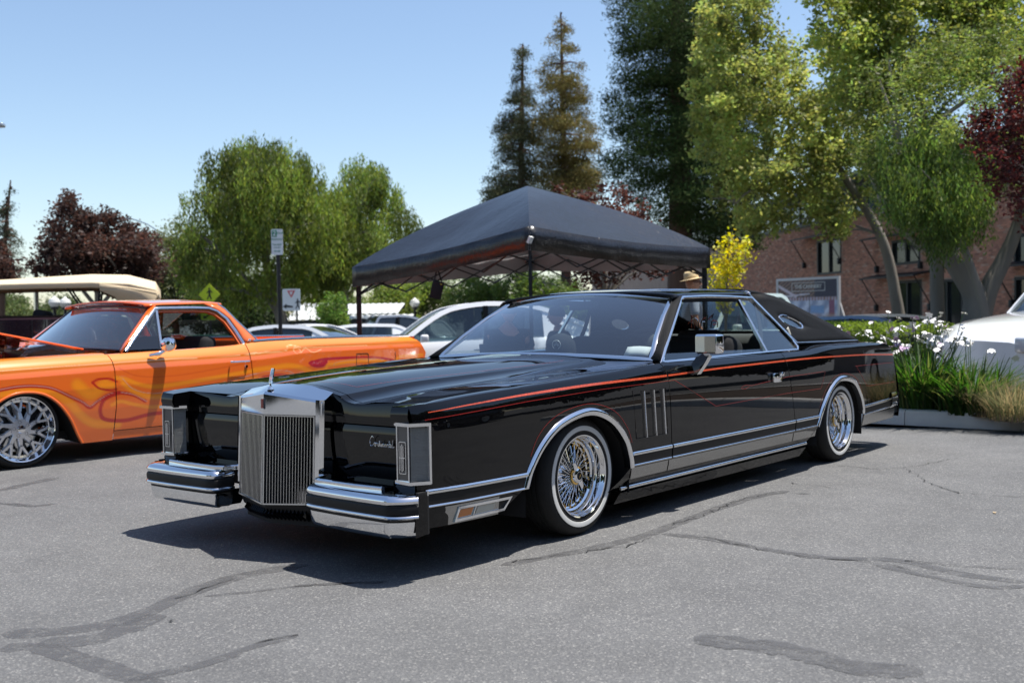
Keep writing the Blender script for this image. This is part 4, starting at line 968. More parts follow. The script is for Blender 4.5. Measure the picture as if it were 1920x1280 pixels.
for s in (-1, 1):
    a0, a1, b0, b1 = Vector(ews(s, 0)), Vector(ews(s, 1)), Vector((.80, s * (eg(.815) + .01), .812)), Vector((1.245, s * (eg(1.17) + .012), 1.185))
    MB().grid([[a0.lerp(a1, v).lerp(b0.lerp(b1, v), u) for u in (0, .5, 1)] for v in np.linspace(0, 1, 5)], flip=(s < 0)).build('windshield_pillar', M_ORANGE, ele, solid=.012)
    win = [(.845, .822), (1.235, 1.158), (1.30, 1.163), (1.60, 1.165), (1.76, 1.160), (1.83, 1.135), (1.90, 1.07), (1.945, .96), (1.98, .838)]
    MB().sweep([(x, s * (eg(z) + .006), z) for x, z in win], (0, s, .5), half(.030, .012, -.014)).build('window_surround', M_CHROME2, ele, ang=45)
    MB().sweep([(x, s * (eg(z) - .012), z) for x, z in [(p[0] - .02 * (p[0] > 1.7), p[1] - .022) for p in win[1:]]], (0, s, .5), flat(.022, .004, -.02)).build('weatherstrip', M_ORANGE, ele)
    MB().sweep([(1.170, s * eg(.83), .83), (1.245, s * eg(1.14), 1.145)], (0, s, .5), flat(.020, .008, -.01)).build('vent_window_post', M_CHROME2, ele)
    MB().add([(.87, s * (eg(.83) - .006), .832), (1.165, s * (eg(.83) - .006), .832), (1.235, s * (eg(1.13) - .006), 1.140)], [(0, 1, 2)]).build('vent_window', M_TINTGLASS, ele)
    # rear pillar sloping down to the bed rail
    def ro(z): return float(np.interp(z, [.86, 1.05, 1.15, 1.20], [2.14, 1.99, 1.92, 1.86]))
    def fo_(z): return float(np.interp(z, [.82, .96, 1.07, 1.135, 1.17, 1.20], [2.00, 1.965, 1.92, 1.85, 1.78, 1.72]))
    MB().grid([[(lerp(fo_(z), ro(z), u), s * (eg(z) + .012 - .01 * u), z) for u in (0, .5, 1)] for z in np.linspace(.85, 1.20, 9)], flip=(s < 0)).build('rear_pillar', M_ORANGE, ele, solid=.014)
    MB().sweep([(ro(z) + .005, s * (eg(z) + .004), z) for z in np.linspace(1.20, .87, 8)], (.7, s * .6, .3), half(.024, .010, -.01)).build('roof_drip_moulding', M_CHROME2, ele)
    # outside mirror: round head on a chrome foot
MB().lathe([(0, .045), (.028, .044), (.052, .036), (.058, .02), (.056, -.02), (.04, -.045), (0, -.055)], (1.14, -1.02, .868), (-.9, -.42, 0), 28).build('door_mirror', M_CHROME, ele, ang=40)
MB().tube([(1.135, -1.0, .83), (1.08, -.975, .795), (1.0, -.955, .785)], [.012, .016, .010], 8).build('mirror_foot', M_CHROME, ele)
MB().tube([(1.76, -.975, .700), (1.77, -1.0, .700), (1.93, -1.0, .700), (1.94, -.975, .700)], .009, 8).build('door_handle', M_CHROME, ele)
MB().lathe([(0, .01), (.013, .01), (.016, 0)], (1.92, -.965, .655), (0, -1, 0), 14).build('door_lock', M_CHROME, ele)
gd = [(3.19, .605), (3.20, .715), (3.335, .715), (3.35, .705), (3.35, .605)]
MB().sweep([(x, -EHW(x, z) - .001, z) for x, z in gd], (0, -1, 0), flat(.005, .002, -.002), closed=True).build('fuel_door', mat('panel_seam', (.05, .012, .006), .6), ele)
MB().tube([(3.72, -EHW(3.7, .7) - .002, .715), (3.715, -EHW(3.7, .6) - .002, .62)], .003, 6).build('fender_trim', M_CHROME, ele)
MB().lathe([(0, .02), (.012, .015), (.014, 0)], (2.02, -.885, .872), (0, -.4, 1), 12).build('rail_cap', M_CHROME, ele)
# cab interior, bed, tail
MB().box((1.3, 0, .2), (3.6, 1.5, .06)).build('floor_pan', M_DARK, ele)
MB().box((3.05, 0, .40), (2.0, 1.6, .04)).build('bed_floor', M_ORANGE, ele); MB().box((2.10, 0, .62), (.05, 1.62, .5)).build('cab_back', M_ORANGE, ele)
MB().grid([[(x, y, .825 - (.0 if x < 1.0 else (x - 1.0) * 1.1)) for y in (-.78, 0, .78)] for x in (.78, .95, 1.0, 1.10)]).build('dashboard', M_ORANGE, ele)
MB().box((1.74, 0, .72), (.16, 1.35, .40), Matrix.Rotation(R(10), 3, 'Y'), .05).build('bench_back', M_BLACKCLOTH, ele); MB().box((1.45, 0, .45), (.5, 1.35, .16), None, .05).build('bench_seat', M_BLACKCLOTH, ele)
for yy in (-.30, .42): MB().box((1.72, yy, .905), (.12, .16, .045), Matrix.Rotation(R(10), 3, 'Y'), .015).build('seat_insert', M_ORANGE, ele)
MB().add([(2.00, -.6, 1.16), (2.00, .6, 1.16), (2.10, .7, .87), (2.10, -.7, .87)], [(0, 1, 2, 3)]).build('rear_window', M_TINTGLASS, ele)
MB().grid([[(4.03 + .06 * math.sin(PI * v), y, lerp(.40, .86, v)) for y in (-.90, 0, .90)] for v in np.linspace(0, 1, 6)]).build('tailgate', M_ORANGE, ele)
for s in (-1, 1):
    MB().box((4.13, s * .84, .60), (.05, .07, .24), None, .012).build('tail_lamp', mat('red_lens', (.3, .01, .01), .1, coat=1), ele)
MB().box((4.18, 0, .36), (.12, 1.80, .14), None, .03).build('rear_bumper', M_CHROME, ele)
# raised hood on its hinges, engine bay below
hg = []
for t in np.linspace(0, 1, 14):
    x = lerp(.60, -1.05, t); zz = .845 + .215 * (.60 - x)
    hg.append([(x, y, zz + .028 * (1 - (y / .68) ** 2) + (.012 if abs(y) < .3 else 0)) for y in np.linspace(-.68, .68, 11)])
hd = MB().grid(hg).build('hood', M_ORANGE, ele, ang=35, solid=.014)
MB().grid([[(p[0], p[1], p[2] + .010) for p in r_[5:10]] for r_ in hg]).build('hood_stripe', M_BLACK, hd)
MB().grid([[(.60 + .012, y, .852), (.70 + .10 * (abs(y) / .7) ** 2, y * 1.05, .850)] for y in np.linspace(-.70, .70, 11)]).build('cowl', M_ORANGE, ele)
for s in (-1, 1):
    MB().sweep([(.58, s * .62, .83), (.36, s * .63, .875), (.18, s * .63, .845), (.05, s * .63, .72)], (0, s, 0), flat(.035, .006)).build('hood_hinge', M_CHROME2, ele)
    MB().grid([[(x, s * .695, z) for z in (.45, .79)] for x in (-.95, .6)]).build('inner_fender', M_ENGINE, ele)
en = MB().box((-.15, 0, .55), (.70, .55, .28), None, .03).build('engine_block', M_ENGINE, ele)
MB().box((.0, 0, .73), (.42, .26, .10), None, .03).build('air_cleaner', M_CHROME, ele)
for s in (-1, 1): MB().box((-.15, s * .24, .70), (.55, .12, .07), Matrix.Rotation(s * R(-25), 3, 'X'), .02).build('valve_cover', M_ENGINE, ele)
MB().box((.63, 0, .66), (.04, 1.36, .34)).build('firewall', M_ENGINE, ele); MB().box((-.2, 0, .33), (1.5, 1.35, .05)).build('bay_floor', M_DARK, ele)
MB().lathe([(0, .01), (.02, .01), (.022, -.02)], (.30, -.42, .76), (0, 0, 1), 14).build('filler_cap', M_CHROME, ele)
MB().tube([(.1, -.5, .74), (.25, -.3, .78), (.5, -.35, .75)], .015, 7).build('hose', M_RUBBER, ele)
MB().box((-1.0, 0, .62), (.08, 1.70, .24), None, .03).build('grille', M_CHROME, ele); MB().box((-1.1, 0, .36), (.14, 1.82, .16), None, .04).build('front_bumper', M_CHROME, ele)
# five-lug forged wheels with forked, swept spokes
M_ALU = varied(mat('brushed_aluminium', (.74, .75, .78), .34, .9), 50, .08)
def forged(x, s):
    wh = empty('wheel', (x, s * .905, .285)); wh.parent = ele; ax = (0, s, 0); o = (0, 0, 0)
    MB().lathe([(.235, -.01), (.245, .0), (.262, .004), (.275, -.008), (.283, -.03), (.285, -.05), (.285, -.17), (.27, -.20), (.235, -.21)], o, ax, 64).build('tyre', M_RUBBER, wh, ang=40)
    rim = MB().lathe([(.238, .0), (.2415, .006), (.238, .010), (.232, .006), (.228, -.012), (.222, -.022), (.218, -.04), (.212, -.046), (.196, -.047), (.193, -.06), (.193, -.18), (.235, -.205)], o, ax, 72).build('rim', M_CHROME, wh, ang=35)
    nY = Vector((0, s, 0))
    def P2(r_, a): return Vector((r_ * math.cos(a), 0, r_ * math.sin(a)))
    sp = MB()
    def bar_(r0, a0, r1, a1, w0, w1, d0=-.030, d1=-.043):
        p, q = P2(r0, a0), P2(r1, a1); t = (q - p).normalized(); n_ = t.cross(nY)
        V = [];
        for pt, w_, dd in ((p, w0, d0), (q, w1, d1)):
            V += [pt + n_ * w_ + nY * (dd - .004), pt - n_ * w_ + nY * (dd - .004), pt + n_ * w_ * .8 + nY * dd, pt - n_ * w_ * .8 + nY * dd, pt + n_ * w_ + nY * (dd - .035), pt - n_ * w_ + nY * (dd - .035)]
        sp.add(V, [(0, 2, 8, 6), (2, 3, 9, 8), (3, 1, 7, 9), (0, 6, 10, 4), (1, 5, 11, 7)])
    for k in range(10):
        a = 2 * PI * k / 10 + .2; sw_ = -.34 * s
        bar_(.058, a, .135, a + sw_ * .45, .020, .0125); bar_(.128, a + sw_ * .42, .206, a + sw_ * 1.15, .0115, .009); bar_(.128, a + sw_ * .42, .206, a + sw_ * .10, .0115, .009)
    sp.build('spokes', M_ALU, wh, ang=25)
    MB().lathe([(.074, -.065), (.074, -.034), (.070, -.028), (.032, -.026), (.032, -.04)], o, ax, 40).build('hub', M_ALU, wh, ang=30)
    MB().lathe([(.031, -.03), (.031, -.020), (.026, -.014), (0, -.012)], o, ax, 30).build('centre_cap', M_CHROME, wh, ang=30)
    for k in range(5):
        a = 2 * PI * k / 5 + .5; p = P2(.052, a); MB().lathe([(.012, -.026), (.0115, -.0245), (.010, -.028), (.009, -.04), (0, -.04)], p, ax, 14).build('lug_hole', M_DARK, wh)
    for k in range(30):
        a = 2 * PI * k / 30; MB().lathe([(.0038, -.047), (.0038, -.043), (0, -.042)], P2(.2045, a), ax, 6).build('rim_bolt', M_CHROME, wh)
    MB().lathe([(.0, -.14), (.17, -.14), (.17, -.125), (0, -.125)], o, ax, 40).build('brake_disc', M_CHROME2, wh); MB().box((.11, -.11 * s, .07), (.09, .05, .15), None, .01).build('brake_caliper', M_DARK, wh)
for x in (0, 2.92):
    for s in (-1, 1): forged(x, s)
# ================================================================ other vehicles
M_CARWHITE = mat('white_paint', (.82, .83, .84), .18, 0, 1.0); M_CARSILVER = mat('silver_paint', (.32, .34, .37), .25, .5, 1.0); M_CARBLUE = mat('blue_grey_paint', (.16, .22, .30), .22, .3, 1.0)
M_CARDARK = mat('dark_grey_paint', (.03, .032, .036), .2, .2, 1.0); M_CARRED = mat('dark_red_paint', (.14, .02, .02), .2, 0, 1.0)
M_TAIL = mat('tail_lamp_red', (.45, .01, .01), .12, coat=1); M_HEAD = mat('headlamp_glass', (.55, .57, .6), .08, coat=1)
KIND = {  # side profiles: body top line, cabin foot/top stations (front to rear), heights
 'sedan': dict(L=4.7, W=1.86, H=1.44, body=[(0, .62), (.25, .72), (1.0, .86), (1.45, .93), (2.4, .95), (3.8, .98), (4.45, 1.0), (4.68, .93)], cab=[(1.25, .92), (2.05, 1.40), (2.6, 1.44), (3.1, 1.42), (4.15, 1.00)], post=(2.55, 2.62, 3.35), wb=(.85, 3.72)),
 'hatch': dict(L=4.4, W=1.82, H=1.52, body=[(0, .62), (.25, .75), (.9, .92), (1.3, .98), (2.4, 1.0), (3.8, 1.02), (4.3, 1.0), (4.4, .9)], cab=[(1.1, .96), (1.85, 1.46), (2.5, 1.52), (3.4, 1.50), (4.25, 1.04)], post=(2.45, 2.5, 3.35), wb=(.8, 3.45)),
 'crossover': dict(L=4.75, W=1.92, H=1.62, body=[(0, .68), (.25, .80), (1.0, .93), (1.45, 1.02), (2.4, 1.05), (3.8, 1.08), (4.55, 1.12), (4.73, .98)], cab=[(1.20, 1.0), (2.15, 1.56), (2.7, 1.62), (3.2, 1.59), (4.5, 1.13)], post=(2.6, 2.66, 3.5), wb=(.88, 3.77)),
 'suv': dict(L=4.8, W=1.95, H=1.75, body=[(0, .75), (.2, .92), (.9, 1.06), (1.3, 1.10), (2.4, 1.12), (4.0, 1.14), (4.7, 1.12), (4.8, .9)], cab=[(1.15, 1.08), (1.75, 1.66), (2.4, 1.75), (4.1, 1.73), (4.7, 1.14)], post=(2.5, 2.6, 3.6), wb=(.74, 3.70)),
 'pickup': dict(L=5.6, W=2.0, H=1.85, body=[(0, .85), (.2, 1.05), (.9, 1.14), (1.4, 1.17), (2.4, 1.18), (3.4, 1.18), (5.5, 1.18), (5.6, 1.0)], cab=[(1.35, 1.15), (1.9, 1.76), (2.4, 1.85), (3.1, 1.84), (3.45, 1.20)], post=(2.55, 2.6, 3.2), wb=(.95, 4.4)),
}
def simple_car(name, kind, paint_, loc, rz, label, roofmat=None, glass=None, group=None, hs=1.0):
    K = KIND[kind]; root = empty(name, loc, rz, label=label, cat='car' if kind != 'pickup' else 'truck', group=group); Wd = K['W'] / 2; Lc = K['L']
    gl = glass or M_TINTGLASS
    bz = spl(*zip(*K['body'])); wx = lambda x: Wd * (1 - .16 * max(0, 1 - x / .7) ** 2 - .12 * max(0, (x - Lc + .6) / .6) ** 2)
    low = lambda x: .22 + .03 * (x < .2)
    ar = [(K['wb'][0], .36), (K['wb'][1], .36)]
    def lowx(x):
        for c, r_ in ar:
            if abs(x - c) < r_ + .03: return max(.22, .33 + math.sqrt(max(0, (r_ + .03) ** 2 - (x - c) ** 2)))
        return low(x)
    xs = sorted(set(np.round(list(np.linspace(0.02, Lc - .02, 30)) + [c + (r_ + .03) * math.cos(a) for c, r_ in ar for a in np.linspace(0, PI, 13)], 3)))
    b = MB(); G = []
    for x in xs:
        t, w0, zl = bz(x), wx(x), lowx(x)
        half_ = [(w0 - .05, zl), (w0 - .01, lerp(zl, t, .2)), (w0, lerp(zl, t, .55)), (w0 - .02, lerp(zl, t, .86)), (w0 - .07, t - .01), (w0 * .6, t + .02), (0, t + .03)]
        G.append([(x, -y, z) for y, z in half_] + [(x, y, z) for y, z in reversed(half_[:-1])])
    b.grid(G); n = len(G[0]); b.f.append(tuple(range(n))); b.f.append(tuple(reversed([len(b.v) - n + i for i in range(n)])))
    b.build('body', paint_, root, ang=40)
    MB().box((Lc / 2, 0, .30), (Lc - .4, K['W'] - .5, .25)).build('underbody', M_DARK, root)
    c = K['cab']; zf = spl([p[0] for p in c], [p[1] for p in c]); yb, ytop = Wd - .09, Wd - .30
    def cy(x, z): return lerp(yb, ytop, np.clip((z - bz(x)) / (K['H'] - bz(x)), 0, 1))
    # roof panel
    rx = np.linspace(c[1][0], c[3][0], 9)
    MB().grid([[(x, q * (ytop + .01), zf(x) - .035 * q * q) for q in np.linspace(-1, 1, 7)] for x in rx], flip=True).build('roof', roofmat or paint_, root, ang=50, solid=.02)
    MB().grid([[(x, q * cy(x, zf(x)), zf(x) - .02 * q * q) for q in np.linspace(-1, 1, 5)] for x in np.linspace(c[0][0], c[1][0], 5)], flip=True).build('windshield', gl, root, ang=60)
    MB().grid([[(x, q * cy(x, zf(x)), zf(x) - .02 * q * q) for q in np.linspace(-1, 1, 5)] for x in np.linspace(c[3][0], c[4][0], 5)], flip=True).build('rear_window', gl, root, ang=60)
    for s in (-1, 1):
        edge = [(x, zf(x) - .02) for x in np.linspace(c[0][0], c[4][0], 24)]
        MB().sweep([(x, s * (cy(x, z) + .005), z) for x, z in edge], [(0, s, .4)] * 24, flat(.075, .012, -.01)).build('roof_side_rail', paint_, root, ang=50)
        segs = [(c[0][0] + .14, K['post'][0] - .03), (K['post'][0] + .04, K['post'][2])] if K['post'][2] < c[3][0] + .5 else [(c[0][0] + .14, K['post'][0] - .03), (K['post'][0] + .04, c[3][0])]
        for a, b_ in segs:
            G = [[(x, s * (cy(x, lerp(bz(x), zf(x) - .05, v)) - .01), lerp(bz(x) + .01, zf(x) - .05, v)) for v in (0, .5, 1)] for x in np.linspace(a, b_, 8)]
            MB().grid(G, flip=(s < 0)).build('side_window', gl, root, ang=60)
        if K['post'][2] < c[4][0] - .3:
            G = [[(x, s * (cy(x, lerp(bz(x), zf(x) - .03, v)) + .0), lerp(bz(x) - .01, zf(x) - .03, v)) for v in (0, .5, 1)] for x in np.linspace(K['post'][2] + .01, c[4][0] - .06, 6)]
            MB().grid(G, flip=(s < 0)).build('rear_pillar', paint_, root, ang=60)
        MB().box((K['post'][0], s * (cy(K['post'][0], 1.2) - .0), (bz(2.5) + zf(2.5)) / 2), (.07, .02, zf(2.5) - bz(2.5) - .08)).build('door_post', M_DARK, root)
        MB().box((.16, s * (wx(.2) - .13), bz(.1) - .08), (.22 if kind != 'suv' else .36, .30, .13 if kind != 'suv' else .16), None, .03).build('headlamp', M_HEAD, root)
        MB().box((Lc - .06, s * (wx(Lc) - .14), bz(Lc) - .08), (.12, .24, .16), None, .03).build('tail_lamp', M_TAIL, root)
        MB().box((c[0][0] + .42, s * (Wd + .07), bz(1.6) + .06), (.12, .17, .11), None, .03).build('door_mirror', paint_, root)
        MB().box((K['post'][0] - .15, s * (wx(2.4) + .008), bz(2.4) - .16), (.14, .02, .025), None, .006).build('door_handle', M_CHROME, root)
        for wx_ in K['wb']:
            w_ = empty('wheel', (wx_, s * (Wd - .02), .33)); w_.parent = root
            MB().lathe([(.22, -.01), (.25, 0), (.30, -.01), (.33, -.04), (.33, -.18), (.30, -.21)], (0, 0, 0), (0, s, 0), 32).build('tyre', M_RUBBER, w_)
            r2 = MB().lathe([(.225, -.012), (.20, -.02), (.06, -.03), (0, -.03)], (0, 0, 0), (0, s, 0), 32).build('rim', M_ALU, w_)
    MB().box((1.95, 0, .80), (.1, 1.3, .5), None, .04).build('front_seats', M_DARK, root); MB().box((2.5, -.4, .95), (.14, .45, .75), None, .05).build('seat_back', M_GREYCLOTH, root); MB().box((2.5, .4, .95), (.14, .45, .75), None, .05).build('seat_back', M_GREYCLOTH, root)
    return root
def spot(px, D, dz=0): p = ground_at(px, D); return (p.x, p.y, p.z + dz)
# name, kind, paint, (px of car front corner-ish, depth), heading, label. heading: direction the length runs (front to rear)
def place_car(name, kind, paint_, px, D, ang, label, **k):
    """put the middle of the car at pixel px, depth D; ang = angle of its length from the picture plane, front to the left at 0"""
    K = KIND[kind]; rz = (YAW - PI / 2) + R(ang); c_ = ground_at(px, D); off = Vector((math.cos(rz), math.sin(rz), 0)) * K['L'] / 2
    return simple_car(name, kind, paint_, (c_.x - off.x, c_.y - off.y, c_.z), rz, label, **k)
place_car('white_sedan', 'crossover', M_CARWHITE, 872, 17.2, 10, 'white sedan with dark glass roof behind the left half of the canopy', roofmat=M_DARKGLASS, glass=M_TINTGLASS)
place_car('white_coupe', 'sedan', M_CARWHITE, 530, 22.5, -14, 'low white car whose roof and windows show just above the orange pickup bed', glass=M_DARKGLASS)
place_car('white_hatchback', 'hatch', M_CARWHITE, 655, 29, 8, 'small white hatchback with a red tail lamp, between the young tree and the canopy leg')
place_car('silver_pickup', 'pickup', M_CARSILVER, 722, 35, 200, 'silver pickup truck with a dark cab and rack, left of the white sedan', glass=M_DARKGLASS)
place_car('white_van', 'suv', M_CARWHITE, 745, 44, 20, 'white van roof seen above the white sedan hood, far back')
place_car('blue_grey_sedan', 'sedan', M_CARBLUE, 1618, 23.5, 158, 'blue grey sedan with a red tail lamp behind the white flowers, beside the black coupe', glass=M_DARKGLASS)
place_car('silver_sedan', 'sedan', M_CARSILVER, 1560, 24, 160, 'silver sedan under the framed banner, behind the blue grey sedan', glass=M_DARKGLASS)
place_car('dark_sedan', 'sedan', M_CARDARK, 1600, 29, 165, 'dark sedan at the foot of the brick wall, right of the framed banner', glass=M_DARKGLASS)
place_car('grey_suv', 'hatch', M_CARSILVER, 1692, 27, 172, 'grey hatchback behind the hedge in front of the dark shop door', glass=M_DARKGLASS)
place_car('mint_truck', 'pickup', mat('mint_paint', (.50, .60, .58), .25, 0, 1), 1400, 21, 25, 'pale mint pickup truck seen through the side window of the black coupe')
# ---- big white pickup at the right edge, behind the flower bed
rt = place_car('white_crossover', 'suv', M_CARWHITE, 2158, 12.6, 14, 'white crossover nosing in at the right edge behind the tawny grass'); rt.scale = (1, 1, 1.07)
# ---- vintage touring car at the far left
M_MAROON = varied(mat('deep_maroon_paint', (.022, .012, .018), .12, 0, 1), 3, .2); M_TAN = varied(mat('tan_canvas', (.62, .50, .33), .85), 3, .06, .25, 40)
tc_c = ground_at(40, 14); rz = YAW - PI / 2 + R(20)
tr = empty('touring_car', (tc_c.x, tc_c.y, tc_c.z), rz, label='dark maroon vintage touring car with a tan canvas top at the far left', cat='vintage car')
# local: x along length (0 mid of the cab, +x to the rear = right in view), -y towards the camera
bd_ = MB(); G = []
for x, zt, w_ in ((-2.0, 1.20, .45), (-1.2, 1.34, .55), (-.75, 1.41, .72), (-.6, 1.40, .80), (.6, 1.39, .82), (1.2, 1.38, .80), (1.6, 1.30, .68), (1.75, 1.0, .55)):
    G.append([(x, -w_, .45), (x, -w_ - .02, .8), (x, -w_, zt - .05), (x, -w_ + .06, zt), (x, w_ - .06, zt), (x, w_, zt - .05), (x, w_ + .02, .8), (x, w_, .45)])
bd_.grid(G); bd_.build('body', M_MAROON, tr, ang=40)
for s in (-1, 1):
    for x0 in (-.55, .35): MB().sweep([(x0, s * .845, 1.34), (x0, s * .845, .6), (x0 + .75, s * .845, .6), (x0 + .75, s * .845, 1.34)], (0, s, 0), flat(.008, .004)).build('door_seam', M_DARK, tr)
    for x in (-1.75, 1.35):
        w_ = empty('wheel', (x, s * .74, .40)); w_.parent = tr; MB().lathe([(.30, -.03), (.32, .03), (.37, .05), (.40, .02), (.40, -.05), (.37, -.06), (.3, -.03)], (0, 0, 0), (0, s, 0), 36).build('tyre', M_RUBBER, w_)
        sp = MB()
        for k in range(12): a = 2 * PI * k / 12; sp.tube([(0, 0, 0), (.30 * math.cos(a), 0, .30 * math.sin(a))], .014, 5)
        sp.build('spokes', M_TAN, w_)
        MB().grid([[(x + (r_) * math.cos(a), s * y, .40 + r_ * math.sin(a)) for y in (.62, .90)] for a in np.linspace(.1, PI - .1, 12) for r_ in (.47,)]).build('mudguard', M_DARK, tr, solid=.01)
    MB().box((-.2, s * .93, .42), (2.2, .26, .04)).build('running_board', M_DARK, tr)
# canvas top
G = []
for x, zc, ze in ((-1.10, 1.80, 1.74), (-.5, 1.84, 1.77), (.2, 1.885, 1.79), (.9, 1.93, 1.80), (1.35, 1.92, 1.78), (1.68, 1.83, 1.70), (1.74, 1.72, 1.60)):
    G.append([(x, -.80, ze - .06), (x, -.79, ze), (x, -.6, zc - .02), (x, 0, zc), (x, .6, zc - .02), (x, .79, ze), (x, .80, ze - .06)])
top = MB().grid(G, flip=True).build('canvas_top', M_TAN, tr, ang=40, solid=.02)
for s in (-1, 1):
    MB().add([(1.0, s * .805, 1.80), (1.74, s * .80, 1.68), (1.62, s * .80, 1.50), (1.50, s * .80, 1.18), (1.38, s * .80, 1.18), (1.30, s * .80, 1.42), (1.18, s * .80, 1.62), (1.0, s * .80, 1.70)], [tuple(range(8))]).build('canvas_side', M_TAN, tr, solid=.012)
    b = MB(); b.tube([(.95, s * .74, 1.2), (1.5, s * .74, 1.72)], .014, 6); b.tube([(.95, s * .74, 1.2), (.6, s * .74, 1.76)], .014, 6); b.tube([(.95, s * .74, 1.2), (1.0, s * .74, 1.74)], .014, 6); b.build('top_irons', M_DARK, tr)
MB().grid([[(1.73 - .15 * v, y, lerp(1.62, 1.15, v)) for y in (-.78, 0, .78)] for v in (0, .5, 1)]).build('rear_curtain', M_TAN, tr, solid=.01)
wf = MB(); wf.sweep([(-.62, -.70, 1.2), (-.50, -.70, 1.74), (-.50, .70, 1.74), (-.62, .70, 1.2)], (-1, 0, .2), flat(.035, .02), closed=True); wf.build('windscreen_frame', M_CHROME2, tr)
MB().add([(-.62, -.69, 1.21), (-.50, -.69, 1.73), (-.50, .69, 1.73), (-.62, .69, 1.21)], [(0, 1, 2, 3)]).build('windscreen', M_GLASS, tr)
MB().tube([(-.58, -.72, 1.55), (-.05, -.74, 1.25)], .013, 6).build('windscreen_stay', M_CHROME2, tr)
c0 = Vector((-.28, -.34, 1.42)); ax = Vector((.75, 0, .66)).normalized(); e1 = Vector((0, 1, 0)); e2 = ax.cross(e1); sw = MB()
sw.tube([c0 + .21 * (math.cos(a) * e1 + math.sin(a) * e2) for a in np.linspace(0, 2 * PI, 26, endpoint=False)], .013, 6, closed=True)
for a in (0, PI / 2, PI, 1.5 * PI): sw.tube([c0, c0 + .2 * (math.cos(a) * e1 + math.sin(a) * e2)], .009, 5)
sw.tube([c0, c0 - ax * .5], .014, 6); sw.build('steering_wheel', M_DARK, tr)
for x in (.25, 1.15): MB().box((x, 0, 1.26), (.16, 1.4, .42), Matrix.Rotation(R(10), 3, 'Y'), .05).build('tufted_seat', M_BLACKCLOTH, tr)
# ================================================================ brick building on the right
def wallD(px): return 40000.0 / (px - 700)
def wp(px, py): return at(px, py, wallD(px))
WA, WB_ = ground_at(1395, wallD(1395)), ground_at(2050, wallD(2050)); WG = -.60
wdir = Vector((WB_.x - WA.x, WB_.y - WA.y, 0)); WL = wdir.length; wdir.normalize(); wn = Vector((wdir.y, -wdir.x, 0))
if wn.dot(Vector((CAM.x - WA.x, CAM.y - WA.y, 0))) < 0: wn = -wn
wrz = math.atan2(wdir.y, wdir.x)
bld = empty('brick_building', (WA.x, WA.y, WG), label='old red brick building with black windows and steel awnings behind the right trees', cat='building')
def WP(u, z, d=0): p = wdir * u + wn * d; return (p.x, p.y, z)
def wuz(px, py): p = wp(px, py) - Vector((WA.x, WA.y, WG)); return (p.x * wdir.x + p.y * wdir.y, p.z)
M_BRICKB = varied(mat('mortar', (.36, .27, .22), .95), 2, .2, .3, 60); M_BRICK = tinted(varied(mat('brick', (1, 1, 1), .92), 8, 0, .4, 90)); M_STEEL = varied(mat('black_steel', (.022, .026, .028), .5, .3), 6, .2)
M_SHOPGLASS = mat('shop_glass', (.02, .025, .028), .10, 0, .25, spec=.3)
ops = []
for a, b in (((1536, 452), (1580, 511)), ((1676, 452), (1728, 492)), ((1772, 446), (1800, 486)), ((1676, 528), (1729, 660)), ((1748, 526), (1806, 660)), ((1905, 440), (1960, 490)), ((1905, 520), (1975, 660))):
    u0, z1 = wuz(*a); u1, z0 = wuz(*b); zz0 = max(.05, z0 if b[1] < 600 else .06); ops.append((u0, u1, zz0, z1))
HT = 5.55; U0, U1 = -40, WL + 14
vis = WL + 2
b = MB()
for (ua, ub, za, zb_) in ((U0, U1, 0, HT),):
    # mortar wall as strips around the openings
    us_ = sorted({U0, U1, *[o[0] for o in ops], *[o[1] for o in ops]}); zs_ = sorted({0, HT, *[o[2] for o in ops], *[o[3] for o in ops]})
    for i in range(len(us_) - 1):
        for j in range(len(zs_) - 1):
            um, zm = (us_[i] + us_[i + 1]) / 2, (zs_[j] + zs_[j + 1]) / 2
            if any(o[0] < um < o[1] and o[2] < zm < o[3] for o in ops): continue
            b.add([WP(us_[i], zs_[j]), WP(us_[i + 1], zs_[j]), WP(us_[i + 1], zs_[j + 1]), WP(us_[i], zs_[j + 1])], [(0, 1, 2, 3)])
b.build('wall', M_BRICKB, bld, ang=0)
rnd = random.Random(3); bb = MB(); cols = []
zrow = 0; r_ = 0
while zrow < HT - .08:
    u = -4.0 + (.115 if r_ % 2 else 0)
    while u < vis:
        c_ = (u + .105, zrow + .033)
        if not any(o[0] - .08 < c_[0] < o[1] + .08 and o[2] - .03 < c_[1] < o[3] + .03 for o in ops):
            d = .010 + rnd.uniform(0, .008); a0, a1, z0, z1 = u, u + .215, zrow, zrow + .064
            bb.add([WP(a0, z0, 0), WP(a1, z0, 0), WP(a1, z1, 0), WP(a0, z1, 0), WP(a0 + .004, z0 + .004, d), WP(a1 - .004, z0 + .004, d), WP(a1 - .004, z1 - .004, d), WP(a0 + .004, z1 - .004, d)],
                   [(4, 5, 6, 7), (0, 1, 5, 4), (1, 2, 6, 5), (2, 3, 7, 6), (3, 0, 4, 7)])
            k = rnd.random(); base = (.52, .255, .175) if k < .7 else ((.38, .19, .14) if k < .88 else (.55, .36, .27)); v = rnd.uniform(.72, 1.18); cols += [(base[0] * v, base[1] * v, base[2] * v, 1)] * 8
        u += .228
    zrow += .076; r_ += 1
bo = bb.build('bricks', M_BRICK, bld, ang=0, cols=cols); bo['kind'] = 'stuff'
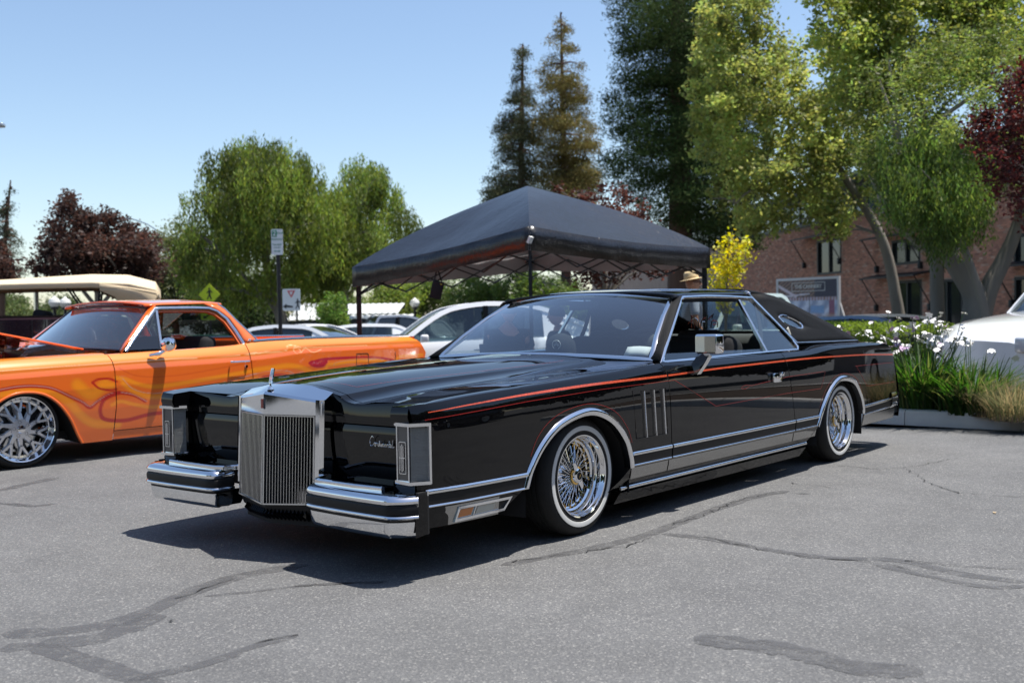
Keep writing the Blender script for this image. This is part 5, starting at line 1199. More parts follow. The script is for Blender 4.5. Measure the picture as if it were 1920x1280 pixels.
for (u0, u1, z0, z1) in ops:
    f = MB(); prof = flat(.09, .02, -.12)
    f.sweep([WP(u0 + .04, z0 + .03, .0), WP(u1 - .04, z0 + .03, .0), WP(u1 - .04, z1 - .04, .0), WP(u0 + .04, z1 - .04, .0)], tuple(wn), prof, closed=True)
    wo = f.build('window', M_STEEL, bld, ang=0)
    n = 2 if u1 - u0 < 3 else 3
    for k in range(1, n): uu = lerp(u0, u1, k / n); MB().sweep([WP(uu, z0, -.02), WP(uu, z1, -.02)], tuple(wn), flat(.10, .02, -.06)).build('mullion', M_STEEL, wo, ang=0)
    for k in range(n): MB().add([WP(lerp(u0, u1, k / n) + .03, z0 + .05, -.08), WP(lerp(u0, u1, (k + 1) / n) - .03, z0 + .05, -.08), WP(lerp(u0, u1, (k + 1) / n) - .03, z1 - .05, -.08), WP(lerp(u0, u1, k / n) + .03, z1 - .05, -.08)], [(0, 1, 2, 3)]).build('pane', M_SHOPGLASS, wo, ang=0)
def awning(pa, pb):
    u0, z0 = wuz(*pa); u1, z1 = wuz(*pb); z = (z0 + z1) / 2; a = MB()
    G = [[WP(u, z + .14, .02), WP(u, z - .0, .75), WP(u, z - .06, .75), WP(u, z + .08, .02)] for u in (u0, u1)]
    a.grid(G, closed_v=True); a.f += [tuple(len(a.v) - 8 + i for i in range(4)), tuple(len(a.v) - 1 - i for i in range(4))]; ao = a.build('awning', M_STEEL, bld, ang=0)
    for u in (u0 + .1, u1 - .1): MB().tube([WP(u, z - .02, .70), WP(u, z - 1.1, .04)], .022, 6).build('awning_bracket', M_STEEL, bld)
    for u in (u0 + .1, u1 - .1): MB().box(Vector(WP(u, z - 1.18, .08)), (.16, .16, .26), Matrix.Rotation(wrz, 3, 'Z'), .03).build('wall_lamp', M_STEEL, bld)
awning((1512, 447), (1582, 441)); awning((1648, 446), (1735, 440)); awning((1646, 522), (1752, 513)); awning((1900, 500), (1975, 492))
# clerestory above the brick
MB().box(Vector(WP(WL / 2 - 4, HT + .08, -.05)), (WL + 46, .34, .16), Matrix.Rotation(wrz, 3, 'Z')).build('coping', M_STEEL, bld)
for k in range(40):
    u = -10 + k * 1.15
    if u > WL + 6: break
    MB().add([WP(u + .05, HT + .16, -.25), WP(u + 1.08, HT + .16, -.25), WP(u + 1.08, HT + 1.35, -.25), WP(u + .05, HT + 1.35, -.25)], [(0, 1, 2, 3)]).build('clerestory_pane', mat('sky_glass', (.10, .14, .17), .05, 0, 1) if k == 0 else bpy.data.materials['sky_glass'], bld, ang=0)
    MB().sweep([WP(u, HT + .1, -.22), WP(u, HT + 1.4, -.22)], tuple(wn), flat(.10, .03, -.05)).build('clerestory_post', M_STEEL, bld, ang=0)
MB().box(Vector(WP(WL / 2 - 4, HT + 1.5, -2)), (WL + 46, 5.0, .3), Matrix.Rotation(wrz, 3, 'Z')).build('roof', M_STEEL, bld)

# ---- framed banner in front of the building
bc = [at(1459, 600, 33), at(1573, 600, 31)]; bw = Vector((bc[1].x - bc[0].x, bc[1].y - bc[0].y, 0)); BW = bw.length; bw.normalize(); bn = Vector((bw.y, -bw.x, 0)); 
if bn.dot(Vector((CAM.x - bc[0].x, CAM.y - bc[0].y, 0))) < 0: bn = -bn
g0 = gz(bc[0].x, bc[0].y); zt_ = at(1515, 522.5, 32).z; zb0 = at(1515, 604, 32).z
ban = empty('framed_banner', (bc[0].x, bc[0].y, g0), label='white framed banner picturing a hall, standing in front of the brick wall', cat='banner')
def BP(u, z, d=0): p = bw * u + bn * d; return Vector((p.x, p.y, z - g0))
NX, NY = 90, 64; G = []; cl = []
rr = np.random.RandomState(4)
for i in range(NX):
    row = []
    for j in range(NY):
        a, c = i / (NX - 1), 1 - j / (NY - 1)       # a across, c from the top
        col = np.array((.34, .34, .42))
        if c < .42: col = np.array((.10, .075, .075)) if (int((a * 1.0 + c * .8) * 26) % 2) else np.array((.24, .16, .13))
        if c < .42 and a > .62: col = np.array((.05, .05, .075))
        if abs(c - (.36 + .02 * math.sin(a * 9))) < .022 and a < .55: col = np.array((.5, .47, .52))
        if abs((c - .12) - a * .9) < .04 and a < .32: col = np.array((.52, .46, .5))
        if .42 < c < .5: col = np.array((.27, .17, .15)) if int(a * 40) % 2 else np.array((.42, .36, .44))
        if c > .5:
            v = .5 + .5 * math.sin(a * 31 + 2 * math.sin(c * 9)); col = lerp(np.array((.26, .30, .42)), np.array((.55, .58, .68)), v)
            if .56 < a < .78 and .62 < c < .82: col = np.array((.20, .32, .52))
            if .86 < a < .95 and c < .85: col = np.array((.24, .10, .16))
        if abs(a - .54) < .008 and c > .35: col = np.array((.05, .06, .09))
        if c > .78: col = lerp(col, np.array((.42, .20, .09)), min(1, (c - .78) * 7 * (.6 + .4 * math.sin(a * 23))))
        col = col * 1.45 * rr.uniform(.85, 1.12); row.append(BP(.03 + a * (BW - .06), zb0 + .04 + (1 - c) * (zt_ - zb0 - .08), .01)); cl.append((*col, 1))
    G.append(row)
MB().grid(G).build('picture', tinted(mat('banner_print', (1, 1, 1), .5)), ban, cols=cl)
M_FRAME = mat('white_frame', (.68, .68, .70), .5)
MB().sweep([BP(0, zb0), BP(BW, zb0), BP(BW, zt_), BP(0, zt_)], tuple(bn), flat(.075, .03, -.05), closed=True).build('frame', M_FRAME, ban, ang=0)
for u in (0, BW): MB().tube([BP(u, g0, -.02), BP(u, zb0, -.02)], .04, 6).build('leg', M_FRAME, ban)
MB().sweep([BP(BW, zt_ - .75, -.03), BP(BW + .32, g0, -.5)], tuple(bn), flat(.07, .03, -.03)).build('brace', M_FRAME, ban, ang=0)
def text(body, size, name, m_, par, mtx, align='CENTER', ext=.002, bold=0):
    c = bpy.data.curves.new(name, 'FONT'); c.body = body; c.size = size; c.align_x = align; c.align_y = 'CENTER'; c.extrude = ext; c.offset = bold
    o = bpy.data.objects.new(name + '_tmp', c); COL.objects.link(o); dg = bpy.context.evaluated_depsgraph_get(); me = bpy.data.meshes.new_from_object(o.evaluated_get(dg)); bpy.data.objects.remove(o)
    me.name = name; me.materials.clear(); me.materials.append(m_); q = bpy.data.objects.new(name, me); COL.objects.link(q); q.parent = par; q.matrix_local = mtx; return q
def face(o_, ux, n_): ux = Vector(ux).normalized(); n_ = Vector(n_).normalized(); uy = n_.cross(ux); mm = Matrix((ux, uy, n_)).transposed().to_4x4(); mm.translation = o_; return mm
M_LETTER = mat('pale_lettering', (.72, .72, .70), .6)
zl_ = zt_ - .21 * (zt_ - zb0) / 1.0
text('THE CANNERY', .155, 'lettering', M_LETTER, ban, face(BP(BW * .52, zt_ - .24, .022), bw, bn), bold=.004)
MB().sweep([BP(BW * .25, zt_ - .37, .015), BP(BW * .79, zt_ - .37, .015), BP(BW * .79, zt_ - .12, .015), BP(BW * .25, zt_ - .12, .015)], tuple(bn), flat(.018, .004, 0), closed=True).build('lettering_frame', M_LETTER, ban, ang=0)

# ================================================================ canopy
TC, TL, TR, TP = Vector((4.29, 2.82, 1.95)), Vector((4.63, 5.85, 1.68)), Vector((7.32, 2.47, 1.83)), Vector((5.96, 4.18, 2.62)); TB = Vector((7.66, 5.50, 1.93))
tent = empty('canopy', (5.97, 4.16, float(gz(5.97, 4.16))), label='black pop-up canopy tent with a peaked roof behind the black coupe', cat='canopy'); tg = Vector(tent.location)
def fabric():
    m_ = mat('canopy_fabric', (.010, .010, .012), .30, spec=.5); b = m_.node_tree.nodes['Principled BSDF']; tc = N(m_, 'ShaderNodeTexCoord')
    n1 = N(m_, 'ShaderNodeTexNoise'); n1.inputs['Scale'].default_value = 11; n1.inputs['Detail'].default_value = 3; n1.inputs['Distortion'].default_value = 2.2; L(m_, tc.outputs['Object'], n1.inputs['Vector'])
    n2 = N(m_, 'ShaderNodeTexNoise'); n2.inputs['Scale'].default_value = 2.2; n2.inputs['Detail'].default_value = 2; L(m_, tc.outputs['Object'], n2.inputs['Vector'])
    b1 = N(m_, 'ShaderNodeBump'); b1.inputs['Strength'].default_value = .5; b1.inputs['Distance'].default_value = .012; L(m_, n1.outputs[0], b1.inputs['Height'])
    b2 = N(m_, 'ShaderNodeBump'); b2.inputs['Strength'].default_value = .4; b2.inputs['Distance'].default_value = .04; L(m_, n2.outputs[0], b2.inputs['Height']); L(m_, b1.outputs[0], b2.inputs['Normal']); L(m_, b2.outputs[0], b.inputs['Normal']); return m_
M_FAB = fabric(); M_LINER = varied(mat('silver_liner', (.52, .50, .51), .6), 4, .1, .3, 12); M_POLE = mat('black_pole', (.02, .02, .022), .35, .4)
corn = [TC, TR, TB, TL]; nm = 0
for k in range(4):
    a, b_ = corn[k] - tg, corn[(k + 1) % 4] - tg; p = TP - tg; nrm_ = (b_ - a).cross(p - a).normalized(); nrm_ = nrm_ if nrm_.z > 0 else -nrm_; G = []; Gl = []
    NN = 26
    for v in np.linspace(0, 1, NN):
        row = []; rl = []
        for u in np.linspace(0, 1, NN):
            e = a.lerp(b_, u); q = e.lerp(p, v); hipz = .075 * math.sin(PI * v ** .8) ; sag = -.10 * math.sin(PI * u) * math.sin(PI * min(1, v * 1.15 + .08)) * (1 - v)
            wr = .010 * noise.noise(Vector((q.x * 2.5, q.y * 2.5, q.z * 4 + k))) * min(1, 6 * min(u, 1 - u) + .1) * (1 - v ** 3)
            eave = -.04 * math.sin(PI * u) * (1 - v) ** 4
            q = q + Vector((0, 0, hipz + sag + wr + eave)); row.append(q); rl.append(q - nrm_ * .012)
        G.append(row); Gl.append(rl)
    MB().grid(G).build('roof_panel', M_FAB, tent, ang=60, normals_out=True); MB().grid(Gl).build('roof_liner', M_LINER, tent, ang=60)
    out = (a.lerp(b_, .5) - (sum(corn, Vector()) / 4 - tg)); out.z = 0; out.normalize()
    val = []
    for u in np.linspace(0, 1, 40):
        top_ = a.lerp(b_, u) + Vector((0, 0, -.04 * math.sin(PI * u))) + out * .012; fl = .012 * math.sin(u * 37 + k) + .012 * noise.noise(Vector((u * 9, k, 0)))
        val.append([top_, top_ + out * fl * .3 + Vector((0, 0, -.09)), top_ + out * fl * .8 + Vector((0, 0, -.245 + .02 * math.sin(PI * u)))])
    MB().grid(val).build('valance', M_FAB, tent, ang=60, solid=.003); MB().grid([[q_ - out * .008 for q_ in r_] for r_ in val]).build('valance_lining', M_LINER, tent, ang=60)
    # scissor trusses just inside the eaves
    ins = -out * .06
    tr_ = MB(); nseg = 4
    for i in range(nseg):
        p0, p1 = a.lerp(b_, i / nseg) + ins, a.lerp(b_, (i + 1) / nseg) + ins; zt1, zb1 = Vector((0, 0, -.10)), Vector((0, 0, -.36))
        s1 = MB().tube([p0 + (zt1 if i % 2 == 0 else zb1), p1 + (zb1 if i % 2 == 0 else zt1)], .010, 6).build('truss_bar', M_POLE, tent); MB().tube([p0 + (zb1 if i % 2 == 0 else zt1), p1 + (zt1 if i % 2 == 0 else zb1)], .010, 6).build('truss_bar', M_POLE, tent)
for c_ in corn:
    q = c_ - tg; gzz = float(gz(c_.x, c_.y)) - tg.z; inn = Vector(((TP - c_).x, (TP - c_).y, 0)).normalized() * .05
    MB().box(Vector((q.x, q.y, (q.z + gzz) / 2 - .02)) + inn, (.032, .032, q.z - gzz - .04), Matrix.Rotation(YAW, 3, 'Z')).build('leg', M_POLE, tent)
    MB().box(Vector((q.x, q.y, (q.z + gzz) / 2 + .35)) + inn * 1.6, (.026, .026, q.z - gzz - .7), Matrix.Rotation(YAW, 3, 'Z')).build('leg_sleeve', M_POLE, tent)
    MB().box(Vector((q.x, q.y, gzz + .008)) + inn, (.09, .09, .012), Matrix.Rotation(YAW, 3, 'Z')).build('foot_plate', M_POLE, tent)
    MB().tube([q + inn + Vector((0, 0, -.34)), (TP - tg) * .5 + q * .5 + Vector((0, 0, -.12)), TP - tg + Vector((0, 0, -.18))], .012, 6).build('roof_strut', M_POLE, tent)
MB().box(TC - tg + Vector((-.03, -.03, -.14)), (.05, .03, .07), Matrix.Rotation(.5, 3, 'X')).build('maker_tag', M_WHITEPLASTIC, tent)
# small bag hanging from the eave
pb = at(819, 540, 11.75); bag = empty('hanging_bag', tuple(pb), YAW - PI / 2, label='small black pouch hanging by a strap from the canopy eave above the white sedan', cat='bag')
rot = Matrix.Rotation(R(14), 3, 'Y'); MB().box((0, 0, -.02), (.13, .03, .20), rot, .01).build('pouch', M_BLACKCLOTH, bag)
st_ = MB(); st_.tube([(-.03, 0, .07), (.0, 0, .19), (.02, 0, .19), (.055, 0, .07)], .010, 6); st_.build('strap', M_BLACKCLOTH, bag); MB().box((.05, -.018, .04), (.02, .006, .02)).build('buckle', M_GOLD, bag)

# ================================================================ signs, lamps, carports
M_SIGNW = mat('sign_white', (.66, .68, .68), .4); M_SIGNG = mat('sign_green', (.01, .20, .12), .4); M_SIGNR = mat('sign_red', (.50, .03, .03), .4); M_SIGNK = mat('sign_black', (.02, .02, .02), .5); M_YELLOWG = mat('fluorescent_yellow', (.62, .72, .03), .5)
def signroot(name, px, D, label, cat='sign'):
    p = ground_at(px, D); return empty(name, tuple(p), YAW - PI / 2, label=label, cat=cat)
def zof(py, px, D, root): return at(px, py, D).z - root.location.z
def rrect(w_, h_, r_, n=4):
    out = []
    for cx_, cz_, a0 in ((w_ / 2 - r_, h_ / 2 - r_, 0), (-w_ / 2 + r_, h_ / 2 - r_, PI / 2), (-w_ / 2 + r_, -h_ / 2 + r_, PI), (w_ / 2 - r_, -h_ / 2 + r_, 1.5 * PI)):
        out += [(cx_ + r_ * math.cos(a0 + PI / 2 * i / n), cz_ + r_ * math.sin(a0 + PI / 2 * i / n)) for i in range(n + 1)]
    return out
FR = lambda x, z, y=0: face(Vector((x, y, z)), (1, 0, 0), (0, -1, 0))
D_ = 19.0; ps = signroot('parking_sign', 527, D_, 'green and white two hour parking sign on a tall black post by the weeping tree')
zc1 = zof(454, 524, D_, ps); MB().tube([(0, .03, 0), (-.03, .03, zc1 + .0)], .036, 12).build('post', M_POLE, ps)
tl_ = Matrix.Rotation(R(-1.5), 3, 'Y'); pn = MB().prism(rrect(.205, .46, .025), lambda a, c, w_: (a - .03, w_, c + zc1), -.012, .0); pn_ = pn.build('sign_panel', M_SIGNW, ps, ang=0)
MB().prism(rrect(.085, .12, .004), lambda a, c, w_: (a - .075, w_, c + zc1 + .15), -.016, -.012).build('green_block', M_SIGNG, pn_, ang=0)
text('2', .12, 'digit', M_SIGNW, pn_, FR(-.075, zc1 + .15, -.018), bold=.002); text('HOUR', .05, 'lettering', M_SIGNG, pn_, FR(.018, zc1 + .155, -.014)); text('PARKING', .046, 'lettering', M_SIGNG, pn_, FR(-.03, zc1 + .045, -.014)); text('7am-6pm', .044, 'lettering', M_SIGNG, pn_, FR(-.03, zc1 - .045, -.014)); text('MON-SAT', .026, 'lettering', M_SIGNG, pn_, FR(-.03, zc1 - .10, -.014))
MB().prism([(-.06, 0), (-.035, .016), (-.035, .006), (.035, .006), (.035, .016), (.06, 0), (.035, -.016), (.035, -.006), (-.035, -.006), (-.035, -.016)], lambda a, c, w_: (a - .03, w_, c + zc1 - .165), -.016, -.012).build('arrow', M_SIGNG, pn_, ang=0)
D_ = 31; ys_ = signroot('yield_sign', 556, D_, 'white square sign with a red yield triangle and a walking figure'); zc1 = zof(562, 548, D_, ys_)
MB().tube([(.02, .03, 0), (.02, .03, zc1 - .2)], .03, 8).build('post', M_POLE, ys_); pn_ = MB().prism(rrect(.52, .64, .04), lambda a, c, w_: (a - .12, w_, c + zc1), -.02, 0).build('sign_panel', M_SIGNW, ys_, ang=0)
MB().prism([(-.12, .27), (.12, .27), (0, .06)], lambda a, c, w_: (a - .12, w_, c + zc1), -.026, -.02).build('red_triangle', M_SIGNR, pn_, ang=0); MB().prism([(-.06, .238), (.06, .238), (0, .13)], lambda a, c, w_: (a - .12, w_, c + zc1), -.030, -.026).build('white_triangle', M_SIGNW, pn_, ang=0)
def walker(par, ox, oz, k, m_=None, y0=-.03):
    w_ = MB(); pr = lambda a, c, q: (ox + a * k, q, oz + c * k)
    w_.prism([(.0 + .045 * math.cos(t), .30 + .045 * math.sin(t)) for t in np.linspace(0, 2 * PI, 10, endpoint=False)], pr, y0, y0 + .006)
    w_.prism([(-.05, .24), (.06, .24), (.05, .04), (.11, -.18), (.06, -.19), (.0, -.02), (-.07, -.19), (-.12, -.17), (-.03, .04)], pr, y0, y0 + .006); w_.prism([(.04, .23), (.12, .10), (.16, .12), (.07, .24)], pr, y0 - .001, y0 + .005); w_.prism([(-.04, .23), (-.13, .12), (-.10, .09), (-.03, .18)], pr, y0 - .001, y0 + .005)
    return w_.build('walking_figure', m_ or M_SIGNK, par, ang=0)
walker(pn_, .06, zc1 - .16, .55, y0=-.027); MB().prism([(-.12, .0), (-.02, .09), (-.01, .05), (.17, .02), (.17, -.03), (-.02, -.02), (-.02, -.06)], lambda a, c, w_: (a - .25, w_, c + zc1 - .20), -.026, -.02).build('arrow', M_SIGNK, pn_, ang=0)
D_ = 32; cs = signroot('crossing_sign', 395, D_, 'yellow green diamond pedestrian crossing sign above the orange roof'); zc1 = zof(552, 395, D_, cs)
MB().tube([(0, .03, 0), (0, .03, zc1 + .2)], .035, 8).build('post', M_POLE, cs); pn_ = MB().prism([(.33, 0), (0, .33), (-.33, 0), (0, -.33)], lambda a, c, w_: (a, w_, c + zc1), -.02, 0).build('diamond_panel', M_YELLOWG, cs, ang=0); walker(pn_, 0, zc1 - .03, .66, y0=-.027)
pl_ = MB().prism(rrect(.44, .26, .03), lambda a, c, w_: (a - .05, w_, c + zof(592, 390, D_, cs)), -.02, 0).build('arrow_plaque', M_YELLOWG, cs, ang=0); MB().prism([(-.16, -.08), (-.04, -.08), (-.07, -.05), (.13, .07), (.10, .10), (-.10, -.02), (-.13, .02)], lambda a, c, w_: (a - .05, w_, c + zof(592, 390, D_, cs)), -.027, -.02).build('arrow', M_SIGNK, pl_, ang=0)
# cobra-head street lamps
def cobra(px, D, tip_px, tip_py, top_py, label):
    r_ = signroot('street_lamp', px, D, label, 'street lamp'); H_ = zof(top_py, px, D, r_); dx = (tip_px - px) * mpp(D); zt2 = zof(tip_py, tip_px, D, r_)
    MB().tube([(0, 0, 0), (0, 0, H_ * .5), (0, 0, H_)], [.11, .09, .07], 10).build('pole', M_CHROME2, r_); MB().tube(crom([(0, 0, H_ - .1), (dx * .3, 0, lerp(H_, zt2, .5)), (dx * .7, 0, zt2 - .02), (dx * .9, 0, zt2)], 4), .035, 8).build('arm', M_CHROME2, r_)
    MB().box((dx * .97, 0, zt2), (.65, .28, .14), None, .05).build('lamp_head', M_CARSILVER, r_)
cobra(303, 62, 232, 411, 432, 'tall curved street lamp rising behind the purple tree, left of the weeping tree')
cobra(-75, 36, 4, 237, 262, 'street lamp arm reaching in at the upper left edge against the sky')
def globe(px, py, D, label, pair=False, group=None):
    r_ = signroot('globe_lamp', px, D, label, 'street lamp'); H_ = zof(py, px, D, r_)
    if group: r_['group'] = group
    MB().tube([(0, 0, 0), (0, 0, .5), (0, 0, H_ - .18)], [.09, .06, .05], 10).build('post', M_POLE, r_); MB().lathe([(0, -.20), (.10, -.20), (.13, -.15), (.09, -.13)], (0, 0, H_), (0, 0, 1), 14).build('collar', M_POLE, r_)
    MB().lathe([(.08, -.13), (.16, -.06), (.185, .02), (.15, .12), (.06, .17), (.03, .22), (0, .23)], (0, 0, H_), (0, 0, 1), 18).build('globe', M_WHITEPLASTIC, r_)
globe(779, 569, 40, 'white globe lamp on a dark post above the hood of the white sedan'); globe(104, 568, 34, 'left one of the twin white globe lamps under the tan canvas top'); globe(124, 569, 34.5, 'right one of the twin white globe lamps under the tan canvas top')
gp_ = signroot('utility_pole', 70, 30, 'grey metal pole seen under the tan canvas top', 'pole'); MB().tube([(0, 0, 0), (0, 0, zof(505, 70, 30, gp_))], .07, 10).build('shaft', M_CHROME2, gp_)
lp = signroot('lamp_post', 1768, 31, 'slim black lamp post in front of the shop doors beside the leaning trunk', 'street lamp'); MB().tube([(0, 0, 0), (0, 0, .5), (0, 0, zof(492, 1768, 31, lp))], [.09, .06, .045], 10).build('post', M_STEEL, lp); MB().lathe([(.06, 0), (.14, .05), (.17, .3), (.05, .42), (0, .45)], (0, 0, zof(492, 1768, 31, lp)), (0, 0, 1), 12).build('lantern', M_STEEL, lp)
# carports with ribbed white roofs
M_RIB = varied(mat('ribbed_roof', (.55, .56, .54), .5), 3, .12)
def carport(px0, px1, pyt, pyb, D, label, gable=False):
    r_ = signroot('carport', (px0 + px1) / 2, D, label, 'carport'); hw_ = (px1 - px0) / 2 * mpp(D); zt3, zb3 = zof(pyt, (px0 + px1) / 2, D, r_), zof(pyb, (px0 + px1) / 2, D, r_)
    g_ = []; n = int(hw_ * 2 / .28)
    for i in range(n * 2 + 1):
        x = -hw_ + i * hw_ / n; g_.append([(x, 2.2, zt3 + (.04 if i % 2 else 0)), (x, -1.4, zb3 + (.04 if i % 2 else 0))])
    MB().grid(g_).build('roof_sheet', M_RIB, r_, ang=0, solid=.02)
    MB().box((0, -1.42, zb3 - .10), (hw_ * 2, .1, .18)).build('fascia_beam', M_STEEL, r_)
    MB().box((0, 2.1, zt3 - .16), (hw_ * 2, .1, .2)).build('ridge_beam', M_STEEL, r_)
    for k in (-.8, -.25, .3, .85):
        MB().box((hw_ * k, .3, zb3 / 2 + .0), (.14, .14, zb3)).build('post', M_STEEL, r_)
    MB().add([(-hw_, 2.4, 1.2), (hw_, 2.4, 1.2), (hw_, 2.4, 0), (-hw_, 2.4, 0)], [(0, 1, 2, 3)]).build('back_wall', M_STEEL, r_)
carport(548, 628, 568, 600, 46, 'near carport with a white ribbed roof under the weeping tree'); carport(640, 752, 569, 589, 52, 'far carport with a white ribbed roof left of the globe lamp'); 
cp3 = carport(640, 770, 591, 598, 40, 'low carport edge with white ribbed roof just above the parked cars')
# things seen through the orange cab: cream post, olive tank, green waste container
g1 = signroot('cream_bollard_box', 308, 18, 'cream utility cabinet seen through the window of the orange car', 'cabinet'); MB().box((0, 0, .62), (.17, .2, 1.25), None, .02).build('cabinet_body', mat('cream', (.50, .47, .34), .6), g1); MB().box((0, 0, 1.27), (.21, .24, .04)).build('cabinet_cap', mat('cream_cap', (.40, .38, .28), .6), g1)
g2 = signroot('olive_tank', 330, 20, 'olive green round tank seen through the window of the orange car', 'tank'); MB().lathe([(0, -.6), (.30, -.58), (.38, -.5), (.38, .5), (.30, .58), (0, .6)], (0, 0, .88), (0, 1, 0), 28).build('drum', mat('olive', (.055, .06, .035), .5), g2); MB().box((-.2, 0, .25), (.1, 1.0, .5)).build('stand', M_STEEL, g2); MB().box((.2, 0, .25), (.1, 1.0, .5)).build('stand', M_STEEL, g2)
g3 = signroot('green_container', 372, 30, 'green waste container seen through the window of the orange car', 'container'); MB().box((0, 0, .7), (1.4, 1.0, 1.1), None, .03).build('container_body', mat('bin_green', (.02, .09, .06), .5), g3); MB().box((0, 0, 1.28), (1.46, 1.06, .07)).build('container_lid', mat('bin_lid', (.03, .11, .08), .5), g3)
for s in (-1, 1): MB().box((s * .6, 0, .08), (.1, .8, .14)).build('skid', M_STEEL, g3)
# low pale wall far left
lw = signroot('low_wall', 60, 45, 'low pale wall far behind the vintage touring car', 'wall'); MB().box((0, 0, .45), (12, .2, .9)).build('wall_face', mat('pale_wall', (.5, .5, .47), .8), lw); MB().box((0, 0, .93), (12.1, .3, .06)).build('wall_cap', mat('pale_cap', (.55, .55, .52), .8), lw)
# ================================================================ vegetation
def leafmat(name, rough=.55, trans=.35):
    m_ = bpy.data.materials.new(name); m_.use_nodes = True; t = m_.node_tree; b = t.nodes['Principled BSDF']; b.inputs['Roughness'].default_value = rough; b.inputs['Specular IOR Level'].default_value = .35
    a = N(m_, 'ShaderNodeVertexColor', layer_name='tint'); L(m_, a.outputs[0], b.inputs['Base Color'])
    tr = N(m_, 'ShaderNodeBsdfTranslucent'); hs = N(m_, 'ShaderNodeHueSaturation'); hs.inputs['Value'].default_value = 1.5; hs.inputs['Saturation'].default_value = 1.1; L(m_, a.outputs[0], hs.inputs['Color']); L(m_, hs.outputs[0], tr.inputs[0])
    mx = N(m_, 'ShaderNodeMixShader'); mx.inputs[0].default_value = trans; L(m_, b.outputs[0], mx.inputs[1]); L(m_, tr.outputs[0], mx.inputs[2]); L(m_, mx.outputs[0], t.nodes['Material Output'].inputs[0]); return m_
M_LEAF = leafmat('leaves', trans=.48); M_NEEDLE = leafmat('needles', .9, .15); M_NEEDLE.node_tree.nodes['Principled BSDF'].inputs['Specular IOR Level'].default_value = .1
M_BARK = varied(mat('grey_bark', (.20, .18, .15), .9), 3, .4, 1.0, 14, stretch=(1, 1, .25)); M_BARKR = varied(mat('red_bark', (.10, .055, .035), .9), 3, .35, .8, 18, stretch=(1, 1, .2))
def quads(C, A, B, col, name, m_, parent):
    """one mesh of leaf faces: centres C, half axes A and B (all n x 3), colours n x 3"""
    n = len(C); V = np.empty((n, 4, 3)); V[:, 0] = C - A; V[:, 1] = C - B * .9 + A * .1; V[:, 2] = C + A; V[:, 3] = C + B * .9 + A * .1
    me = bpy.data.meshes.new(name); me.vertices.add(4 * n); me.vertices.foreach_set('co', V.ravel().astype(np.float32)); me.loops.add(4 * n); me.loops.foreach_set('vertex_index', np.arange(4 * n, dtype=np.int32))
    me.polygons.add(n); me.polygons.foreach_set('loop_start', np.arange(0, 4 * n, 4, dtype=np.int32)); me.update(calc_edges=True)
    ca = me.color_attributes.new('tint', 'FLOAT_COLOR', 'POINT'); c4 = np.ones((n, 4, 4), np.float32); c4[:, :, :3] = col[:, None, :]; ca.data.foreach_set('color', c4.ravel())
    me.materials.append(m_); o = bpy.data.objects.new(name, me); COL.objects.link(o)
    if parent is not None: o.parent = parent
    return o
def rdir(rs, n): v = rs.normal(size=(n, 3)); return v / np.linalg.norm(v, axis=1)[:, None]
def inpoly(x, y, P):
    P = np.array(P); n = len(P); c = np.zeros(len(x), bool); j = n - 1
    for i in range(n):
        k = ((P[i, 1] > y) != (P[j, 1] > y)) & (x < (P[j, 0] - P[i, 0]) * (y - P[i, 1]) / (P[j, 1] - P[i, 1] + 1e-9) + P[i, 0]); c ^= k; j = i
    return c
def edged(x, y, P):
    d = np.full(len(x), 1e9); n = len(P)
    for i in range(n):
        a, b = np.array(P[i], float), np.array(P[(i + 1) % n], float); ab = b - a; t = np.clip(((x - a[0]) * ab[0] + (y - a[1]) * ab[1]) / (ab @ ab + 1e-9), 0, 1); d = np.minimum(d, np.hypot(x - a[0] - t * ab[0], y - a[1] - t * ab[1]))
    return d
CAMv, CF, CRv, CU = [np.array(tuple(v)) for v in (CAM, cf, cr, cu)]
def atv(px, py, D): return CAMv + D[:, None] * (CF + ((px - 960) / FPX)[:, None] * CRv - ((py - 640) / FPX)[:, None] * CU)
